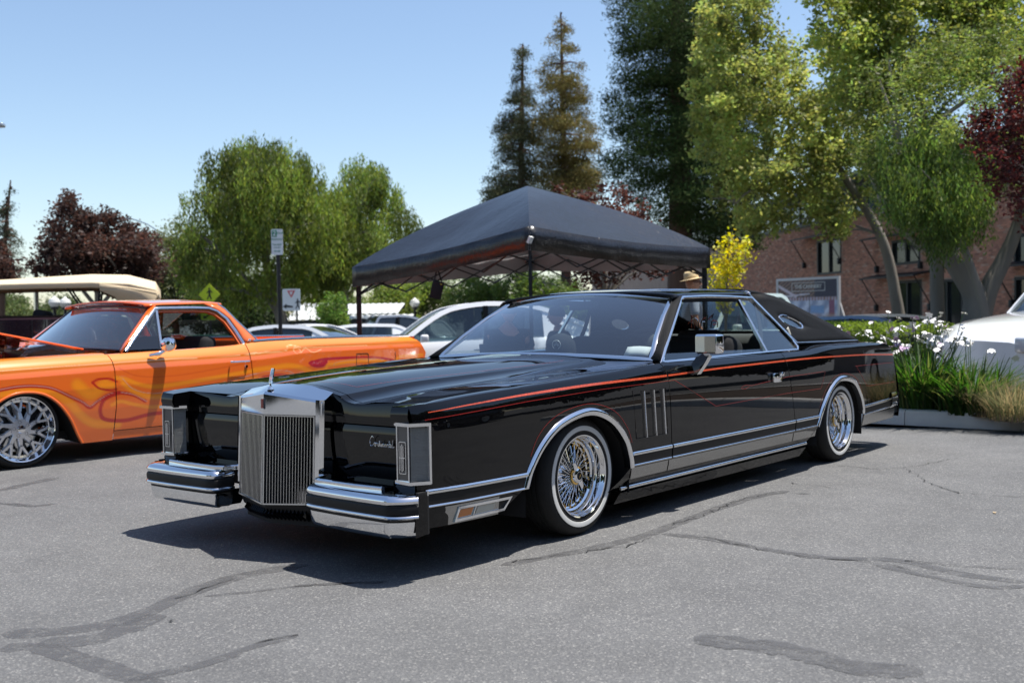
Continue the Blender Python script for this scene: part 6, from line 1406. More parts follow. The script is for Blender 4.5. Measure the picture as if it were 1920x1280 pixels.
def tree(name, label, P, D, thick, nclump, cr_, nleaf, ls, col, mode, seed, trunks=(), bark=None, tr=.18, cat='tree', group=None, asp=.45, var=.35, root_px=None, holes=()):
    rs = np.random.RandomState(seed); P = [tuple(p) for p in P]; xs = [p[0] for p in P]; ysx = [p[1] for p in P]
    cx = []; cy_ = []
    while len(cx) < nclump:
        x, y = rs.uniform(min(xs), max(xs), 400), rs.uniform(min(ysx), max(ysx), 400); k = inpoly(x, y, P)
        for h in holes: k &= np.hypot(x - h[0], (y - h[1])) > h[2]
        cx += list(x[k]); cy_ += list(y[k])
    cx, cy_ = np.array(cx[:nclump]), np.array(cy_[:nclump]); ed = edged(cx, cy_, P) * mpp(D); hwid = (max(xs) - min(xs)) * mpp(D) / 2
    dd = rs.uniform(-1, 1, nclump) * thick * np.sqrt(np.clip(ed / max(.3, hwid * .6), .05, 1)); Cc = atv(cx, cy_, D + dd)
    rp = ground_at(root_px or sum(xs) / len(xs), D); root = empty(name, tuple(rp), label=label, cat=cat, group=group); org = np.array(rp)
    rad = cr_ * rs.uniform(.6, 1.35, nclump) * np.clip(.45 + ed / (cr_ * 2.0), .45, 1); own = rs.choice(nclump, nleaf, p=rad ** 2 / (rad ** 2).sum())
    cval = rs.uniform(1 - var, 1 + var, nclump); col = np.array(col)
    if mode == 'weep':
        ns = nleaf // 12; own = own[:ns]; st = Cc[own] + rdir(rs, ns) * rad[own][:, None] * rs.uniform(.5, 1, ns)[:, None]; ln = rs.uniform(.35, 1.0, ns) * cr_ * 1.5; k = 12
        t = np.tile(np.linspace(0, 1, k), (ns, 1)) + rs.uniform(-.04, .04, (ns, k)); sway = rs.normal(0, .16, (ns, 2)); pos = np.repeat(st[:, None, :], k, 1).copy()
        pos[:, :, 0] += sway[:, 0:1] * t * ln[:, None]; pos[:, :, 1] += sway[:, 1:2] * t * ln[:, None]; pos[:, :, 2] -= t * ln[:, None]; C_ = pos.reshape(-1, 3) + rs.normal(0, ls * .35, (ns * k, 3)); n = len(C_)
        A = rdir(rs, n) * .5; A[:, 2] -= .9; A /= np.linalg.norm(A, axis=1)[:, None]; cv = np.repeat(cval[own], k)
    else:
        n = nleaf; d = rdir(rs, n); r_ = rs.uniform(.1, 1.25, n) ** .7
        if mode == 'needle': d[:, 2] *= .42
        an_ = rs.uniform(.45, 1.6, (nclump, 3)) if mode == 'broad' else np.ones((nclump, 3)); C_ = Cc[own] + d * an_[own] * (rad[own] * r_)[:, None]; cv = cval[own]
        if mode == 'needle': C_[:, 2] -= .25 * (np.abs(d[:, 0]) + np.abs(d[:, 1])) * rad[own]
        # break clumps into sprigs
        sp = rs.normal(0, ls * .9, (max(1, n // 7), 3)); C_ = C_ + sp[rs.randint(0, len(sp), n)] * .5
        A = rdir(rs, n)
        if mode == 'needle': A[:, 2] -= .35
        A[:, 2] *= .7 if mode == 'broad' else 1; A /= np.linalg.norm(A, axis=1)[:, None]
    Bx = np.cross(A, rdir(rs, n)); Bx /= np.linalg.norm(Bx, axis=1)[:, None] + 1e-9; s_ = ls * rs.uniform(.6, 1.3, n)[:, None] * .5
    lc = col[None, :] * cv[:, None] * rs.uniform(.75, 1.3, n)[:, None]; lc[:, 0] *= rs.uniform(.85, 1.25, n); lc = np.clip(lc, 0, .9)
    quads(C_ - org, A * s_, Bx * s_ * asp, lc, 'crown', M_NEEDLE if mode == 'needle' else M_LEAF, root)
    tb = MB(); bk = bark or M_BARK
    for tp, r0, r1 in trunks:
        Q = crom([tuple(Vector(at(p[0], p[1], D + (p[2] if len(p) > 2 else 0))) - Vector(rp)) for p in tp], 6)
        if r0 > .05 and tp[0][1] > 600: Q[0][2] = -.05
        tb.tube([tuple(q) for q in Q], list(np.linspace(r0, r1, len(Q))), 10)
    # twigs reaching some clumps
    axis = Vector(at(trunks[0][0][-1][0], trunks[0][0][-1][1], D)) - Vector(rp) if trunks else Vector((0, 0, 3))
    if trunks: tb.build('trunk', bk, root, ang=60)
    lb = MB(); idx = rs.choice(nclump, min(nclump, 26 if mode != 'needle' else 60), replace=False)
    main = [Vector(at(p[0], p[1], D)) - Vector(rp) for tp, _, _ in trunks for p in tp] or [Vector((0, 0, 2))]
    for i in idx:
        e = Vector(Cc[i] - org)
        if mode == 'needle': tops = [q for q in main]; q = min(main, key=lambda m_: abs(m_.z - e.z)); q0 = Vector((q.x, q.y, e.z + .15))
        else: q0 = min(main, key=lambda m_: (m_ - e).length + (6 if m_.z > e.z else 0) + (8 if m_.z < 1.2 else 0))
        mid = q0.lerp(e, .5) + Vector((0, 0, .08 * (e - q0).length))
        lb.tube([tuple(v) for v in crom([tuple(q0), tuple(mid), tuple(e)], 3)], list(np.linspace(tr * .42, tr * .10, 7)), 5)
    lbo = lb.build('limbs', bk, root, ang=60); lbo['kind'] = 'stuff'
    return root
G1 = (.150, .200, .040); G2 = (.060, .095, .026); GD = (.016, .034, .018); PUR = (.062, .034, .026)
tree('weeping_tree', 'large weeping green tree left of the canopy, behind the parking sign',
     [(335, 480), (343, 400), (352, 368), (380, 345), (385, 290), (410, 262), (450, 268), (480, 250), (520, 252), (560, 278), (580, 300), (598, 335), (640, 345), (655, 420), (650, 500), (620, 540), (560, 545), (500, 550), (440, 560), (390, 560), (350, 540)], 37, 3.4, 150, .66, 92000, .16, G1, 'weep', 11,
     trunks=[([(533, 640), (528, 600), (512, 540), (498, 480), (470, 380)], .26, .08), ([(530, 600), (500, 560), (440, 500)], .14, .05)], tr=.2, asp=.3, var=.62, root_px=535)
tree('weeping_tree', 'second weeping green tree just left of the canopy, its crown lower than its neighbour', [(560, 330), (600, 345), (640, 340), (652, 308), (680, 300), (720, 322), (742, 352), (755, 390), (785, 402), (790, 440), (765, 480), (700, 500), (650, 520), (620, 540), (590, 520), (560, 440)], 39, 3.0, 80, .62, 46000, .16, (.150, .205, .045), 'weep', 12,
     trunks=[([(640, 640), (645, 560), (650, 480), (670, 400)], .2, .06)], tr=.16, asp=.3, var=.6)
tree('purple_leaf_tree', 'dark purple leaved tree at the left, above the tan canvas top', [(50, 470), (78, 440), (105, 405), (116, 365), (136, 365), (146, 402), (182, 397), (215, 402), (240, 422), (280, 440), (300, 468), (308, 500), (290, 525), (240, 540), (150, 535), (80, 520), (55, 500)], 29, 1.7, 110, .36, 26000, .115, PUR, 'broad', 21,
     trunks=[([(185, 640), (183, 560), (180, 480), (165, 420)], .10, .04), ([(184, 580), (140, 520), (115, 440)], .06, .03), ([(184, 580), (230, 520), (260, 460)], .06, .03)], tr=.10, asp=.6, var=.5)
tree('purple_leaf_tree', 'scrap of a purple leaved tree cut by the left edge', [(-60, 460), (-20, 455), (8, 470), (20, 500), (16, 520), (-60, 520)], 27, 1, 30, .35, 6000, .11, PUR, 'broad', 22, trunks=[([(-40, 640), (-35, 500)], .08, .04)], asp=.6)
tree('thin_conifer', 'thin drooping conifer at the far left edge', [(16, 338), (26, 345), (20, 400), (40, 440), (46, 480), (40, 540), (-40, 560), (-30, 480), (-8, 420), (6, 380)], 48, 1.0, 60, .55, 7000, .17, (.05, .06, .035), 'needle', 23, trunks=[([(2, 640), (6, 500), (14, 400), (20, 338)], .16, .03)], bark=M_BARKR, asp=.22)
tree('olive_tree', 'pale olive green tree between the purple tree and the weeping tree', [(255, 570), (275, 500), (300, 440), (335, 420), (370, 440), (400, 500), (420, 570), (400, 610), (270, 610)], 52, 3, 80, .8, 20000, .19, (.10, .12, .045), 'broad', 24, trunks=[([(330, 640), (330, 520)], .2, .08)], var=.35)
tree('shade_tree', 'deep green tree in the shade behind the crossing sign', [(340, 620), (350, 560), (380, 530), (450, 520), (520, 545), (560, 580), (560, 620)], 50, 3, 60, .9, 16000, .2, (.035, .055, .018), 'broad', 25, trunks=[([(430, 640), (430, 560)], .2, .08)])
for i, (x0, x1, y0, D_, c_) in enumerate(((690, 790, 520, 66, G1), (760, 870, 505, 70, (.085, .13, .03)), (840, 960, 515, 62, (.11, .16, .035)), (930, 1070, 500, 58, (.09, .14, .03)), (1010, 1110, 520, 72, (.07, .11, .03)), (560, 700, 545, 75, (.10, .14, .04)), (-40, 70, 560, 60, (.09, .12, .04)), (60, 170, 560, 70, (.08, .11, .04)))):
    P = [(x0, 600), (x0 + 3, y0 + 32), (lerp(x0, x1, .25), y0 + 8), (lerp(x0, x1, .5), y0), (lerp(x0, x1, .75), y0 + 10), (x1 - 3, y0 + 30), (x1, 602)]
    tree('round_tree', ['round green tree behind the far carport', 'round green tree under the left part of the canopy, behind the white sedan', 'bright green round tree right of the hanging bag', 'green tree behind the near canopy leg', 'green tree right of the near canopy leg, beyond the windshield', 'distant green tree behind the near carport', 'green tree behind the steering wheel of the vintage car', 'green tree beside the twin globe lamps'][i], P, D_, 2.5, 50, .8, 12000, .21, c_, 'broad', 30 + i, trunks=[([((x0 + x1) / 2, 640), ((x0 + x1) / 2, y0 + 30)], .16, .06)], group='green trees on the horizon', var=.35)
tree('young_tree', 'small young green tree in front of the carports', [(604, 600), (602, 575), (612, 555), (630, 545), (648, 560), (655, 590), (645, 618), (615, 622)], 30, .6, 30, .22, 5000, .10, (.12, .20, .04), 'broad', 41, trunks=[([(628, 650), (629, 600), (630, 560)], .04, .02)], asp=.6, tr=.05)
tree('redwood', 'slim dark conifer, left one of the pair above the canopy', [(976, 84), (986, 90), (992, 150), (1000, 200), (1006, 260), (1020, 330), (1030, 400), (905, 400), (908, 340), (935, 290), (925, 240), (950, 190), (966, 140)], 62, 2.6, 200, .80, 34000, .19, (.08, .088, .045), 'needle', 51, trunks=[([(974, 640), (976, 400), (979, 200), (980, 82)], .3, .03)], bark=M_BARKR, asp=.25, var=.4)
tree('redwood', 'taller bronze green conifer, right one of the pair above the canopy', [(1050, 28), (1062, 35), (1072, 80), (1095, 130), (1100, 200), (1122, 260), (1125, 330), (1110, 400), (1000, 400), (1010, 300), (1000, 220), (1012, 130), (1030, 80)], 60, 2.8, 240, .82, 50000, .19, (.150, .130, .045), 'needle', 52, trunks=[([(1062, 640), (1060, 400), (1055, 200), (1052, 26)], .34, .03)], bark=M_BARKR, asp=.25, var=.4)
tree('big_redwood', 'huge dark redwood rising out of the top of the picture', [(1140, -60), (1150, 60), (1164, 110), (1130, 180), (1142, 245), (1118, 300), (1150, 350), (1195, 400), (1230, 430), (1330, 460), (1420, 460), (1440, 300), (1420, 150), (1390, 60), (1380, -60)], 46, 3.8, 560, .95, 130000, .19, (.036, .058, .018), 'needle', 53, trunks=[([(1275, 640), (1275, 300), (1270, -80)], .6, .3)], bark=M_BARKR, asp=.26, var=.5, tr=.25)
tree('plane_tree', 'airy light green broadleaf tree right of the huge redwood', [(1300, 90), (1318, 20), (1350, -40), (1450, -30), (1475, 30), (1530, 60), (1590, 60), (1640, 140), (1660, 260), (1640, 360), (1590, 450), (1540, 430), (1500, 420), (1440, 450), (1390, 430), (1330, 380), (1300, 300), (1290, 180)], 30, 2.6, 330, .36, 50000, .125, (.26, .30, .085), 'broad', 54,
     trunks=[([(1690, 640), (1680, 560), (1650, 440), (1560, 300), (1450, 170), (1400, 40)], .2, .04), ([(1560, 300), (1440, 330), (1380, 380)], .07, .03), ([(1500, 230), (1440, 140), (1410, 60)], .07, .03)], asp=.7, var=.5, tr=.10, holes=((1470, 40, 42), (1545, 150, 26), (1420, 250, 22), (1500, 330, 20), (1380, 150, 18), (1590, 250, 20)))
tree('plane_tree', 'bright leafy branches of a broadleaf tree at the upper right', [(1520, -60), (1700, -60), (1900, -60), (1960, 40), (1960, 160), (1720, 150), (1690, 210), (1640, 250), (1570, 210), (1530, 120), (1510, 20)], 25, 1.8, 230, .34, 36000, .12, (.24, .29, .07), 'broad', 55, trunks=[([(1760, 640), (1750, 400), (1720, 150), (1700, -40)], .18, .05), ([(1735, 240), (1640, 120), (1580, 40)], .06, .02)], asp=.7, var=.5, tr=.10)
tree('pepper_tree', 'pepper tree with a pale forked trunk and drooping sprays in front of the brick building', [(1600, 130), (1680, 100), (1750, 60), (1880, 50), (2060, 40), (2060, 400), (1960, 440), (1920, 400), (1900, 340), (1880, 380), (1850, 400), (1800, 440), (1740, 450), (1700, 430), (1650, 420), (1640, 380), (1610, 330), (1590, 240)], 23, 3.0, 260, .38, 46000, .105, (.150, .195, .05), 'broad', 56,
     trunks=[([(1832, 655), (1830, 600), (1828, 555), (1800, 510), (1760, 455), (1720, 390), (1690, 300)], .36, .08), ([(1835, 600), (1852, 545), (1880, 490), (1905, 430), (1930, 340)], .26, .09), ([(1790, 500), (1700, 440), (1660, 400)], .1, .04)], tr=.16, asp=.4, var=.65, root_px=1832)
tree('pepper_tree', 'drooping pepper tree sprays hanging before the upper windows of the brick building', [(1650, 250), (1800, 230), (1880, 300), (1850, 420), (1815, 450), (1770, 460), (1720, 440), (1680, 400), (1650, 330)], 21.5, 1.2, 90, .42, 26000, .105, (.105, .16, .036), 'weep', 66, trunks=[([(1850, 640), (1840, 560), (1790, 420), (1740, 300)], .12, .04)], tr=.08, asp=.3, var=.5)
tree('purple_leaf_tree', 'dark red leaved tree at the right edge, nearer than the pepper tree', [(1812, 245), (1838, 205), (1880, 190), (1892, 130), (1930, 105), (2000, 90), (2000, 430), (1940, 440), (1890, 400), (1850, 355), (1825, 310)], 14, .9, 110, .16, 7500, .065, (.060, .016, .014), 'broad', 57, trunks=[([(2010, 700), (1990, 400), (1950, 250)], .09, .03)], asp=.65, var=.5, tr=.06)
tree('young_yellow_tree', 'young staked tree with bright yellow leaves right of the canopy', [(1328, 560), (1332, 520), (1328, 470), (1350, 480), (1352, 440), (1366, 426), (1378, 455), (1395, 445), (1420, 462), (1400, 490), (1415, 500), (1395, 530), (1395, 560), (1370, 590), (1345, 585)], 19, .5, 60, .12, 1500, .08, (.50, .47, .05), 'broad', 58, trunks=[([(1360, 700), (1361, 600), (1364, 500), (1366, 440)], .03, .012)], asp=.75, tr=.03, var=.25)
tree('purple_leaf_tree', 'purple leaved tree whose top shows over the right slope of the canopy', [(1030, 368), (1048, 350), (1100, 372), (1122, 352), (1150, 350), (1190, 378), (1228, 398), (1240, 430), (1255, 500), (1230, 525), (1160, 515), (1100, 535), (1040, 520), (1030, 440)], 18, 1.3, 90, .22, 11000, .08, (.075, .03, .022), 'broad', 59, trunks=[([(1135, 680), (1135, 560), (1130, 440)], .08, .03)], asp=.6, var=.5, tr=.06)
# clipped hedge: cut faces covered in small leaves
def hedge(name, label, pxa, pxb, D0, D1, h_, dep, seed, col):
    a, b_ = ground_at(pxa, D0), ground_at(pxb, D1); d = Vector((b_.x - a.x, b_.y - a.y, 0)); L_ = d.length; d.normalize(); n_ = Vector((-d.y, d.x, 0)); root = empty(name, tuple(a), label=label, cat='hedge'); rs = np.random.RandomState(seed)
    n = int(L_ * 4200); u = rs.uniform(0, L_, n); f = rs.uniform(0, 1, n); v = np.where(f < .45, rs.uniform(-dep / 2, dep / 2, n), np.where(f < .75, -dep / 2, dep / 2) + rs.normal(0, .03, n)); z = np.where(f < .45, h_ + rs.normal(0, .03, n) + .03 * np.sin(u * 5), rs.uniform(.05, h_, n))
    C_ = np.outer(u, np.array(d)) + np.outer(v, np.array(n_)) + np.outer(z, (0, 0, 1)); A = rdir(rs, n) * .028; B = np.cross(A, rdir(rs, n)); B /= np.linalg.norm(B, axis=1)[:, None]; lc = np.array(col)[None] * rs.uniform(.6, 1.4, n)[:, None]
    quads(C_, A, B * .016, lc, 'leaves', M_LEAF, root)['kind'] = 'stuff'
    cen = d * L_ / 2; MB().box((cen.x, cen.y, h_ / 2 - .03), (L_, dep - .08, h_ - .06), Matrix.Rotation(math.atan2(d.y, d.x), 3, 'Z')).build('core', mat('hedge_core', (.015, .022, .008), .9), root)
    return root
hedge('clipped_hedge', 'clipped green hedge behind the white flowers, in front of the grey hatchback', 1560, 1765, 23, 15.5, 1.25, .9, 61, (.16, .22, .035)); hedge('clipped_hedge', 'short end of clipped hedge beside the white pickup nose', 1752, 1815, 14.5, 13.8, .80, .7, 62, (.15, .21, .035))
# ---- kerb and planting bed behind the coupe
KX = 5.76
M_CONC = varied(mat('kerb_concrete', (.60, .59, .56), .85), 3, .2, .5, 90)
kb = MB(); nseg = 9
bed = empty('kerb', (KX, -1.5, 0)); tag(bed, kind='structure')
for i in range(nseg):
    y0, y1 = -6.4 + i * 1.0, -6.4 + (i + 1) * 1.0 - .006
    MB().grid([[(x, y + 1.5, z) for x, z in ((0, -.02), (.012, .090), (.03, .115), (.06, .122), (.15, .122), (.165, .112), (.165, -.02))] for y in (y0, y1)], flip=True).build('kerb_stone', M_CONC, bed, ang=35)
# rounded kerb return at the left end of the bed
MB().grid([[((KX + .55 - (.55 - q) * math.cos(a)) - KX, 2.6 + (.55 - q) * math.sin(a) + 1.5, z) for q, z in ((0, -.02), (.012, .090), (.03, .115), (.06, .122), (.15, .122), (.165, .112), (.165, -.02))] for a in np.linspace(0, PI / 2, 8)], flip=True).build('kerb_stone', M_CONC, bed, ang=35)
M_SOIL = varied(mat('mulch', (.055, .038, .026), .95), 6, .45, .9, 50)
MB().grid([[(x, y, .090 + .03 * noise.noise(Vector((x * 3, y * 3, 0)))) for y in np.linspace(-6.4, 2.6, 40)] for x in np.linspace(KX + .16, KX + 2.6, 14)], flip=True).build('planting_bed', M_SOIL, ang=60)['kind'] = 'structure'
MB().grid([[(KX + 2.6 + q, y, z) for q, z in ((0, .11), (.12, .11), (.14, -.03))] for y in (-6.4, 2.6)], flip=True).build('kerb_back', M_CONC, ang=35)['kind'] = 'structure'
def blades(n, base, hmin, hmax, spread, width, cols_, seed, name, par, arch=.5, segs=4):
    """strap leaves / grass blades as bent strips"""
    rs = np.random.RandomState(seed); vs = []; fs = []; cc = []
    for i in range(n):
        a = rs.uniform(0, 2 * PI); r_ = rs.uniform(0, 1) ** .6 * spread[0]; h = rs.uniform(hmin, hmax); lean = rs.uniform(.1, 1) * arch; d = np.array((math.cos(a), math.sin(a))); a2 = a + rs.normal(0, .5); d2 = np.array((math.cos(a2), math.sin(a2)))
        p0 = np.array((base[0] + d[0] * r_, base[1] + d[1] * r_)); side = np.array((-d2[1], d2[0])); w_ = width * rs.uniform(.6, 1.2); o = len(vs); c = cols_[rs.randint(len(cols_))]; c = np.array(c) * rs.uniform(.7, 1.3)
        for k in range(segs + 1):
            t = k / segs; bend = lean * h * t ** 1.8; q = p0 + d2 * bend; z = base[2] + h * (t - .28 * lean * t ** 3); ww = w_ * (1 - t ** 2 * .95) / 2
            vs += [(q[0] + side[0] * ww, q[1] + side[1] * ww, z), (q[0] - side[0] * ww, q[1] - side[1] * ww, z)]; cc += [(*c, 1)] * 2
        fs += [(o + 2 * k, o + 2 * k + 1, o + 2 * k + 3, o + 2 * k + 2) for k in range(segs)]
    m_ = MB(); m_.v = vs; m_.f = fs; return m_.build(name, M_LEAF, par, ang=0, cols=cc)
M_PETAL = mat('white_petal', (.80, .79, .76), .5); M_PETALV = mat('lilac_petal', (.50, .32, .52), .5); M_PETALY = mat('petal_centre', (.6, .4, .05), .6)
def flower_mesh():
    f = MB()
    for k in range(6):
        a = k * PI / 3; l_ = .036 if k % 2 == 0 else .030; w_ = .017; c, s_ = math.cos(a), math.sin(a)
        pts = [(0, 0, 0), (l_ * .5, -w_ * .8, .010), (l_, -w_ * .35, .004), (l_ * 1.06, 0, -.001), (l_, w_ * .35, .004), (l_ * .5, w_ * .8, .010)]
        f.add([(x * c - y * s_, x * s_ + y * c, z) for x, y, z in pts], [(0, 1, 2, 3, 4, 5)])
    return f
fm = flower_mesh(); tmp = fm.build('flower', M_PETAL, ang=60); FM = tmp.data; bpy.data.objects.remove(tmp); tmp = fm.build('lilac_flower', M_PETALV, ang=60); FMV = tmp.data; bpy.data.objects.remove(tmp)
def iris_clump(px, D, label, n, h_, nf, seed, spread=.34):
    p = at(px, 700, D); root = empty('flowering_clump', (p.x, p.y, .09), label=label, cat='plant', group='white flowering clumps in the kerbed bed')
    blades(n, (0, 0, 0), h_ * .55, h_, (spread,), .026, [(.022, .065, .010), (.035, .09, .012), (.06, .13, .02), (.09, .11, .03)], seed, 'strap_leaves', root, arch=1.35, segs=5)['kind'] = 'stuff'
    rs = np.random.RandomState(seed + 9); stems = MB()
    for i in range(nf):
        a = rs.uniform(0, 2 * PI); r0 = rs.uniform(0, spread); r1 = r0 + rs.uniform(.02, .30); zz = h_ * rs.uniform(.78, 1.28); q = Vector((math.cos(a) * r1, math.sin(a) * r1, zz)); stems.tube([(math.cos(a) * r0, math.sin(a) * r0, 0), (math.cos(a) * (r0 * .7 + r1 * .3), math.sin(a) * (r0 * .7 + r1 * .3), zz * .6), tuple(q)], .0035, 4, cap=False)
        for j in range(rs.randint(1, 4)):
            o = bpy.data.objects.new('flower', FMV if rs.rand() < .10 else FM); COL.objects.link(o); o.parent = root; o.location = q + Vector((rs.normal(0, .022), rs.normal(0, .022), rs.uniform(-.04, .03))); o.rotation_euler = (rs.normal(0, .6), rs.normal(0, .6), rs.uniform(0, 6)); sc_ = rs.uniform(.65, 1.1); o.scale = (sc_, sc_, sc_)
    so2 = stems.build('stems', mat('stem_green', (.05, .10, .02), .6), root, ang=60); so2['kind'] = 'stuff'
iris_clump(1728, 10.0, 'biggest clump of strap leaves and white flowers, right of the black coupe tail', 430, .72, 48, 71, .26)
iris_clump(1590, 11.3, 'white flowering clump showing just above the black trunk lid', 320, .66, 18, 72, .40)
iris_clump(1820, 9.7, 'clump of white and lilac flowers next to the tawny grass', 420, .60, 12, 73, .34)
iris_clump(1672, 10.7, 'white flowering clump between trunk edge and the biggest clump', 300, .62, 12, 74, .34)
def grass_clump(px, D, label, n, h_, seed):
    p = at(px, 700, D); root = empty('feather_grass', (p.x, p.y, .09), label=label, cat='plant', group='tawny feather grasses in the kerbed bed')
    blades(n, (0, 0, 0), h_ * .5, h_, (.22,), .0035, [(.30, .23, .12), (.36, .28, .16), (.17, .16, .08), (.09, .11, .05), (.07, .10, .04)], seed, 'blades', root, arch=1.5, segs=6)['kind'] = 'stuff'
    MB().lathe([(0, .05), (.14, .04), (.2, 0)], (0, 0, 0), (0, 0, 1), 12).build('crown_base', M_SOIL, root)
grass_clump(1905, 9.0, 'tawny feather grass at the right edge in front of the white pickup', 900, .46, 81); grass_clump(1955, 9.3, 'tawny feather grass partly outside the right edge', 1000, .48, 82); grass_clump(1862, 9.4, 'wispy feather grass between the flowers and the tawny grass', 500, .50, 83)
# ---- small litter on the asphalt
def litter(px, py, s_, col, name, label):
    p = gp(px, py); m_ = MB(); m_.add([(-s_, -s_ * .5, .0), (-.2 * s_, -s_ * .6, s_ * .35), (s_, 0, .1 * s_), (.1 * s_, s_ * .6, s_ * .3), (-s_ * .8, s_ * .3, .05 * s_)], [(0, 1, 4), (1, 2, 3), (1, 3, 4)]); o = m_.build(name, mat(name + '_col', col, .8), None, ang=0, solid=.001); o.location = (p.x, p.y, .004); tag(o, label, 'leaf')
litter(1865, 962, .016, (.35, .27, .17), 'dry_leaf', 'curled dry leaf on the asphalt at the right'); litter(322, 1165, .010, (.03, .03, .03), 'dark_leaf', 'tiny dark leaf on the asphalt at the lower left')
# ---- what the paintwork mirrors: trees and parked cars across the aisle, behind the camera
BT = [(-9, -15, 4.2, 7.5), (-2.5, -17, 3.6, 6.8), (4.5, -16, 4.4, 8.0), (11.5, -17.5, 3.8, 7.0), (18, -15, 4.2, 7.6), (-17, -8, 4.0, 7.2), (-20, 1, 4.4, 7.8), (-22, 10, 4.0, 7.0), (25, -12, 4.0, 7.0), (-14, -18, 4.0, 7.2)]
CC = []; rs = np.random.RandomState(200)
for x, y, r_, h_ in BT:
    n = 9000; d = rdir(rs, n); q = d * np.array((r_, r_, h_ * .46)) * (rs.uniform(.3, 1, n) ** .4)[:, None] + np.array((x, y, h_ * .5)); CC.append(q)
CC = np.concatenate(CC); n = len(CC); A = rdir(rs, n) * .24; B = np.cross(A, rdir(rs, n)); B /= np.linalg.norm(B, axis=1)[:, None]
tag(quads(CC, A, B * .14, np.array((.03, .05, .018))[None] * rs.uniform(.6, 1.4, n)[:, None], 'treeline', M_LEAF, None), kind='stuff')
simple_car('aisle_car', 'sedan', M_CARSILVER, (-3.0, -12.0, 0), R(0), 'silver sedan across the aisle behind the camera'); simple_car('aisle_car', 'suv', M_CARDARK, (5.5, -12.5, 0), R(0), 'dark grey sport utility vehicle across the aisle behind the camera')
# ================================================================ people and small things round the coupe
M_SKIN = mat('skin', (.42, .22, .14), .5); M_STRAW = varied(mat('straw', (.62, .47, .25), .8), 40, .2, .4, 90); M_SHORTS = varied(mat('brown_cloth', (.16, .10, .06), .9), 12, .2); M_HAIR = mat('dark_hair', (.015, .012, .01), .7)
M_SHIRT = mat('striped_shirt', (.5, .55, .62), .85)
_b = M_SHIRT.node_tree.nodes['Principled BSDF']; _t = N(M_SHIRT, 'ShaderNodeTexCoord'); _w = N(M_SHIRT, 'ShaderNodeTexWave', bands_direction='Z'); _w.inputs['Scale'].default_value = 14; L(M_SHIRT, _t.outputs['Object'], _w.inputs['Vector'])
_m = N(M_SHIRT, 'ShaderNodeMix', data_type='RGBA'); _m.inputs[6].default_value = (.22, .30, .45, 1); _m.inputs[7].default_value = (.70, .72, .74, 1); L(M_SHIRT, _w.outputs[1], _m.inputs[0]); L(M_SHIRT, _m.outputs[2], _b.inputs['Base Color'])
def skinned(name, pts, edges, m_, par, sub=2):
    me = bpy.data.meshes.new(name); me.from_pydata([p[:3] for p in pts], edges, []); me.update(); me.materials.append(m_); o = bpy.data.objects.new(name, me); COL.objects.link(o); o.parent = par
    sk = o.modifiers.new('skin', 'SKIN'); sk.use_smooth_shade = True
    for i, p in enumerate(pts):
        v = me.skin_vertices[0].data[i]; v.radius = (p[3], p[4] if len(p) > 4 else p[3]); v.use_root = (i == 0)
    ss = o.modifiers.new('smooth', 'SUBSURF'); ss.levels = ss.render_levels = sub
    return o
def head(par, c, fx, hat=None, hair=True, s=1.0):
    """head with face looking along fx (a direction in the plane)"""
    fx = Vector(fx).normalized(); rt_ = Vector((fx.y, -fx.x, 0)); up = Vector((0, 0, 1)); c = Vector(c); m_ = MB(); G = []
    for i in range(13):
        th = PI * i / 12; z = math.cos(th); r_ = math.sin(th); row = []
        for k in range(18):
            ph = 2 * PI * k / 18; a, b_ = math.cos(ph), math.sin(ph); jaw = 1 - .22 * max(0, -z) ** 1.3
            f = (.098 if a > 0 else .100) * r_ * a * (1 - .1 * max(0, -z)); l_ = .076 * r_ * b_ * jaw; hgt = .118 * z
            if a > .8 and -.35 < z < .15: f += .012 * (1 - abs(z + .1) * 3) * (1 if abs(b_) < .35 else 0)
            if abs(z + .05) < .2 and abs(b_) > .5 and a > .3: f -= .006
            row.append(c + (fx * f + rt_ * l_ + up * hgt) * s)
        G.append(row)
    h_ = m_.grid(G, closed_v=True).build('head', M_SKIN, par, ang=70)
    n = MB(); n.add([c + (fx * .094 + up * .03) * s, c + (fx * .122 - up * .022) * s, c + (fx * .094 + rt_ * .016 - up * .03) * s, c + (fx * .094 - rt_ * .016 - up * .03) * s], [(0, 1, 2), (0, 3, 1), (1, 3, 2)]); n.build('nose', M_SKIN, h_, ang=60)
    for q in (-1, 1): MB().lathe([(0, .012), (.022, .008), (.03, 0), (.02, -.008)], c + (rt_ * .078 * q - fx * .005 - up * .01) * s, tuple(rt_ * q), 10).build('ear', M_SKIN, h_)
    MB().box(c + (fx * .092 - up * .056) * s, (.012, .045 * s, .010), Matrix.Rotation(math.atan2(fx.y, fx.x), 3, 'Z')).build('mouth', mat('lips', (.32, .12, .10), .5), h_)
    for q in (-1, 1): MB().lathe([(0, .004), (.012, 0)], c + (fx * .088 + rt_ * .030 * q + up * .012) * s, tuple(fx), 8).build('eye', M_HAIR, h_)
    return h_, fx, rt_
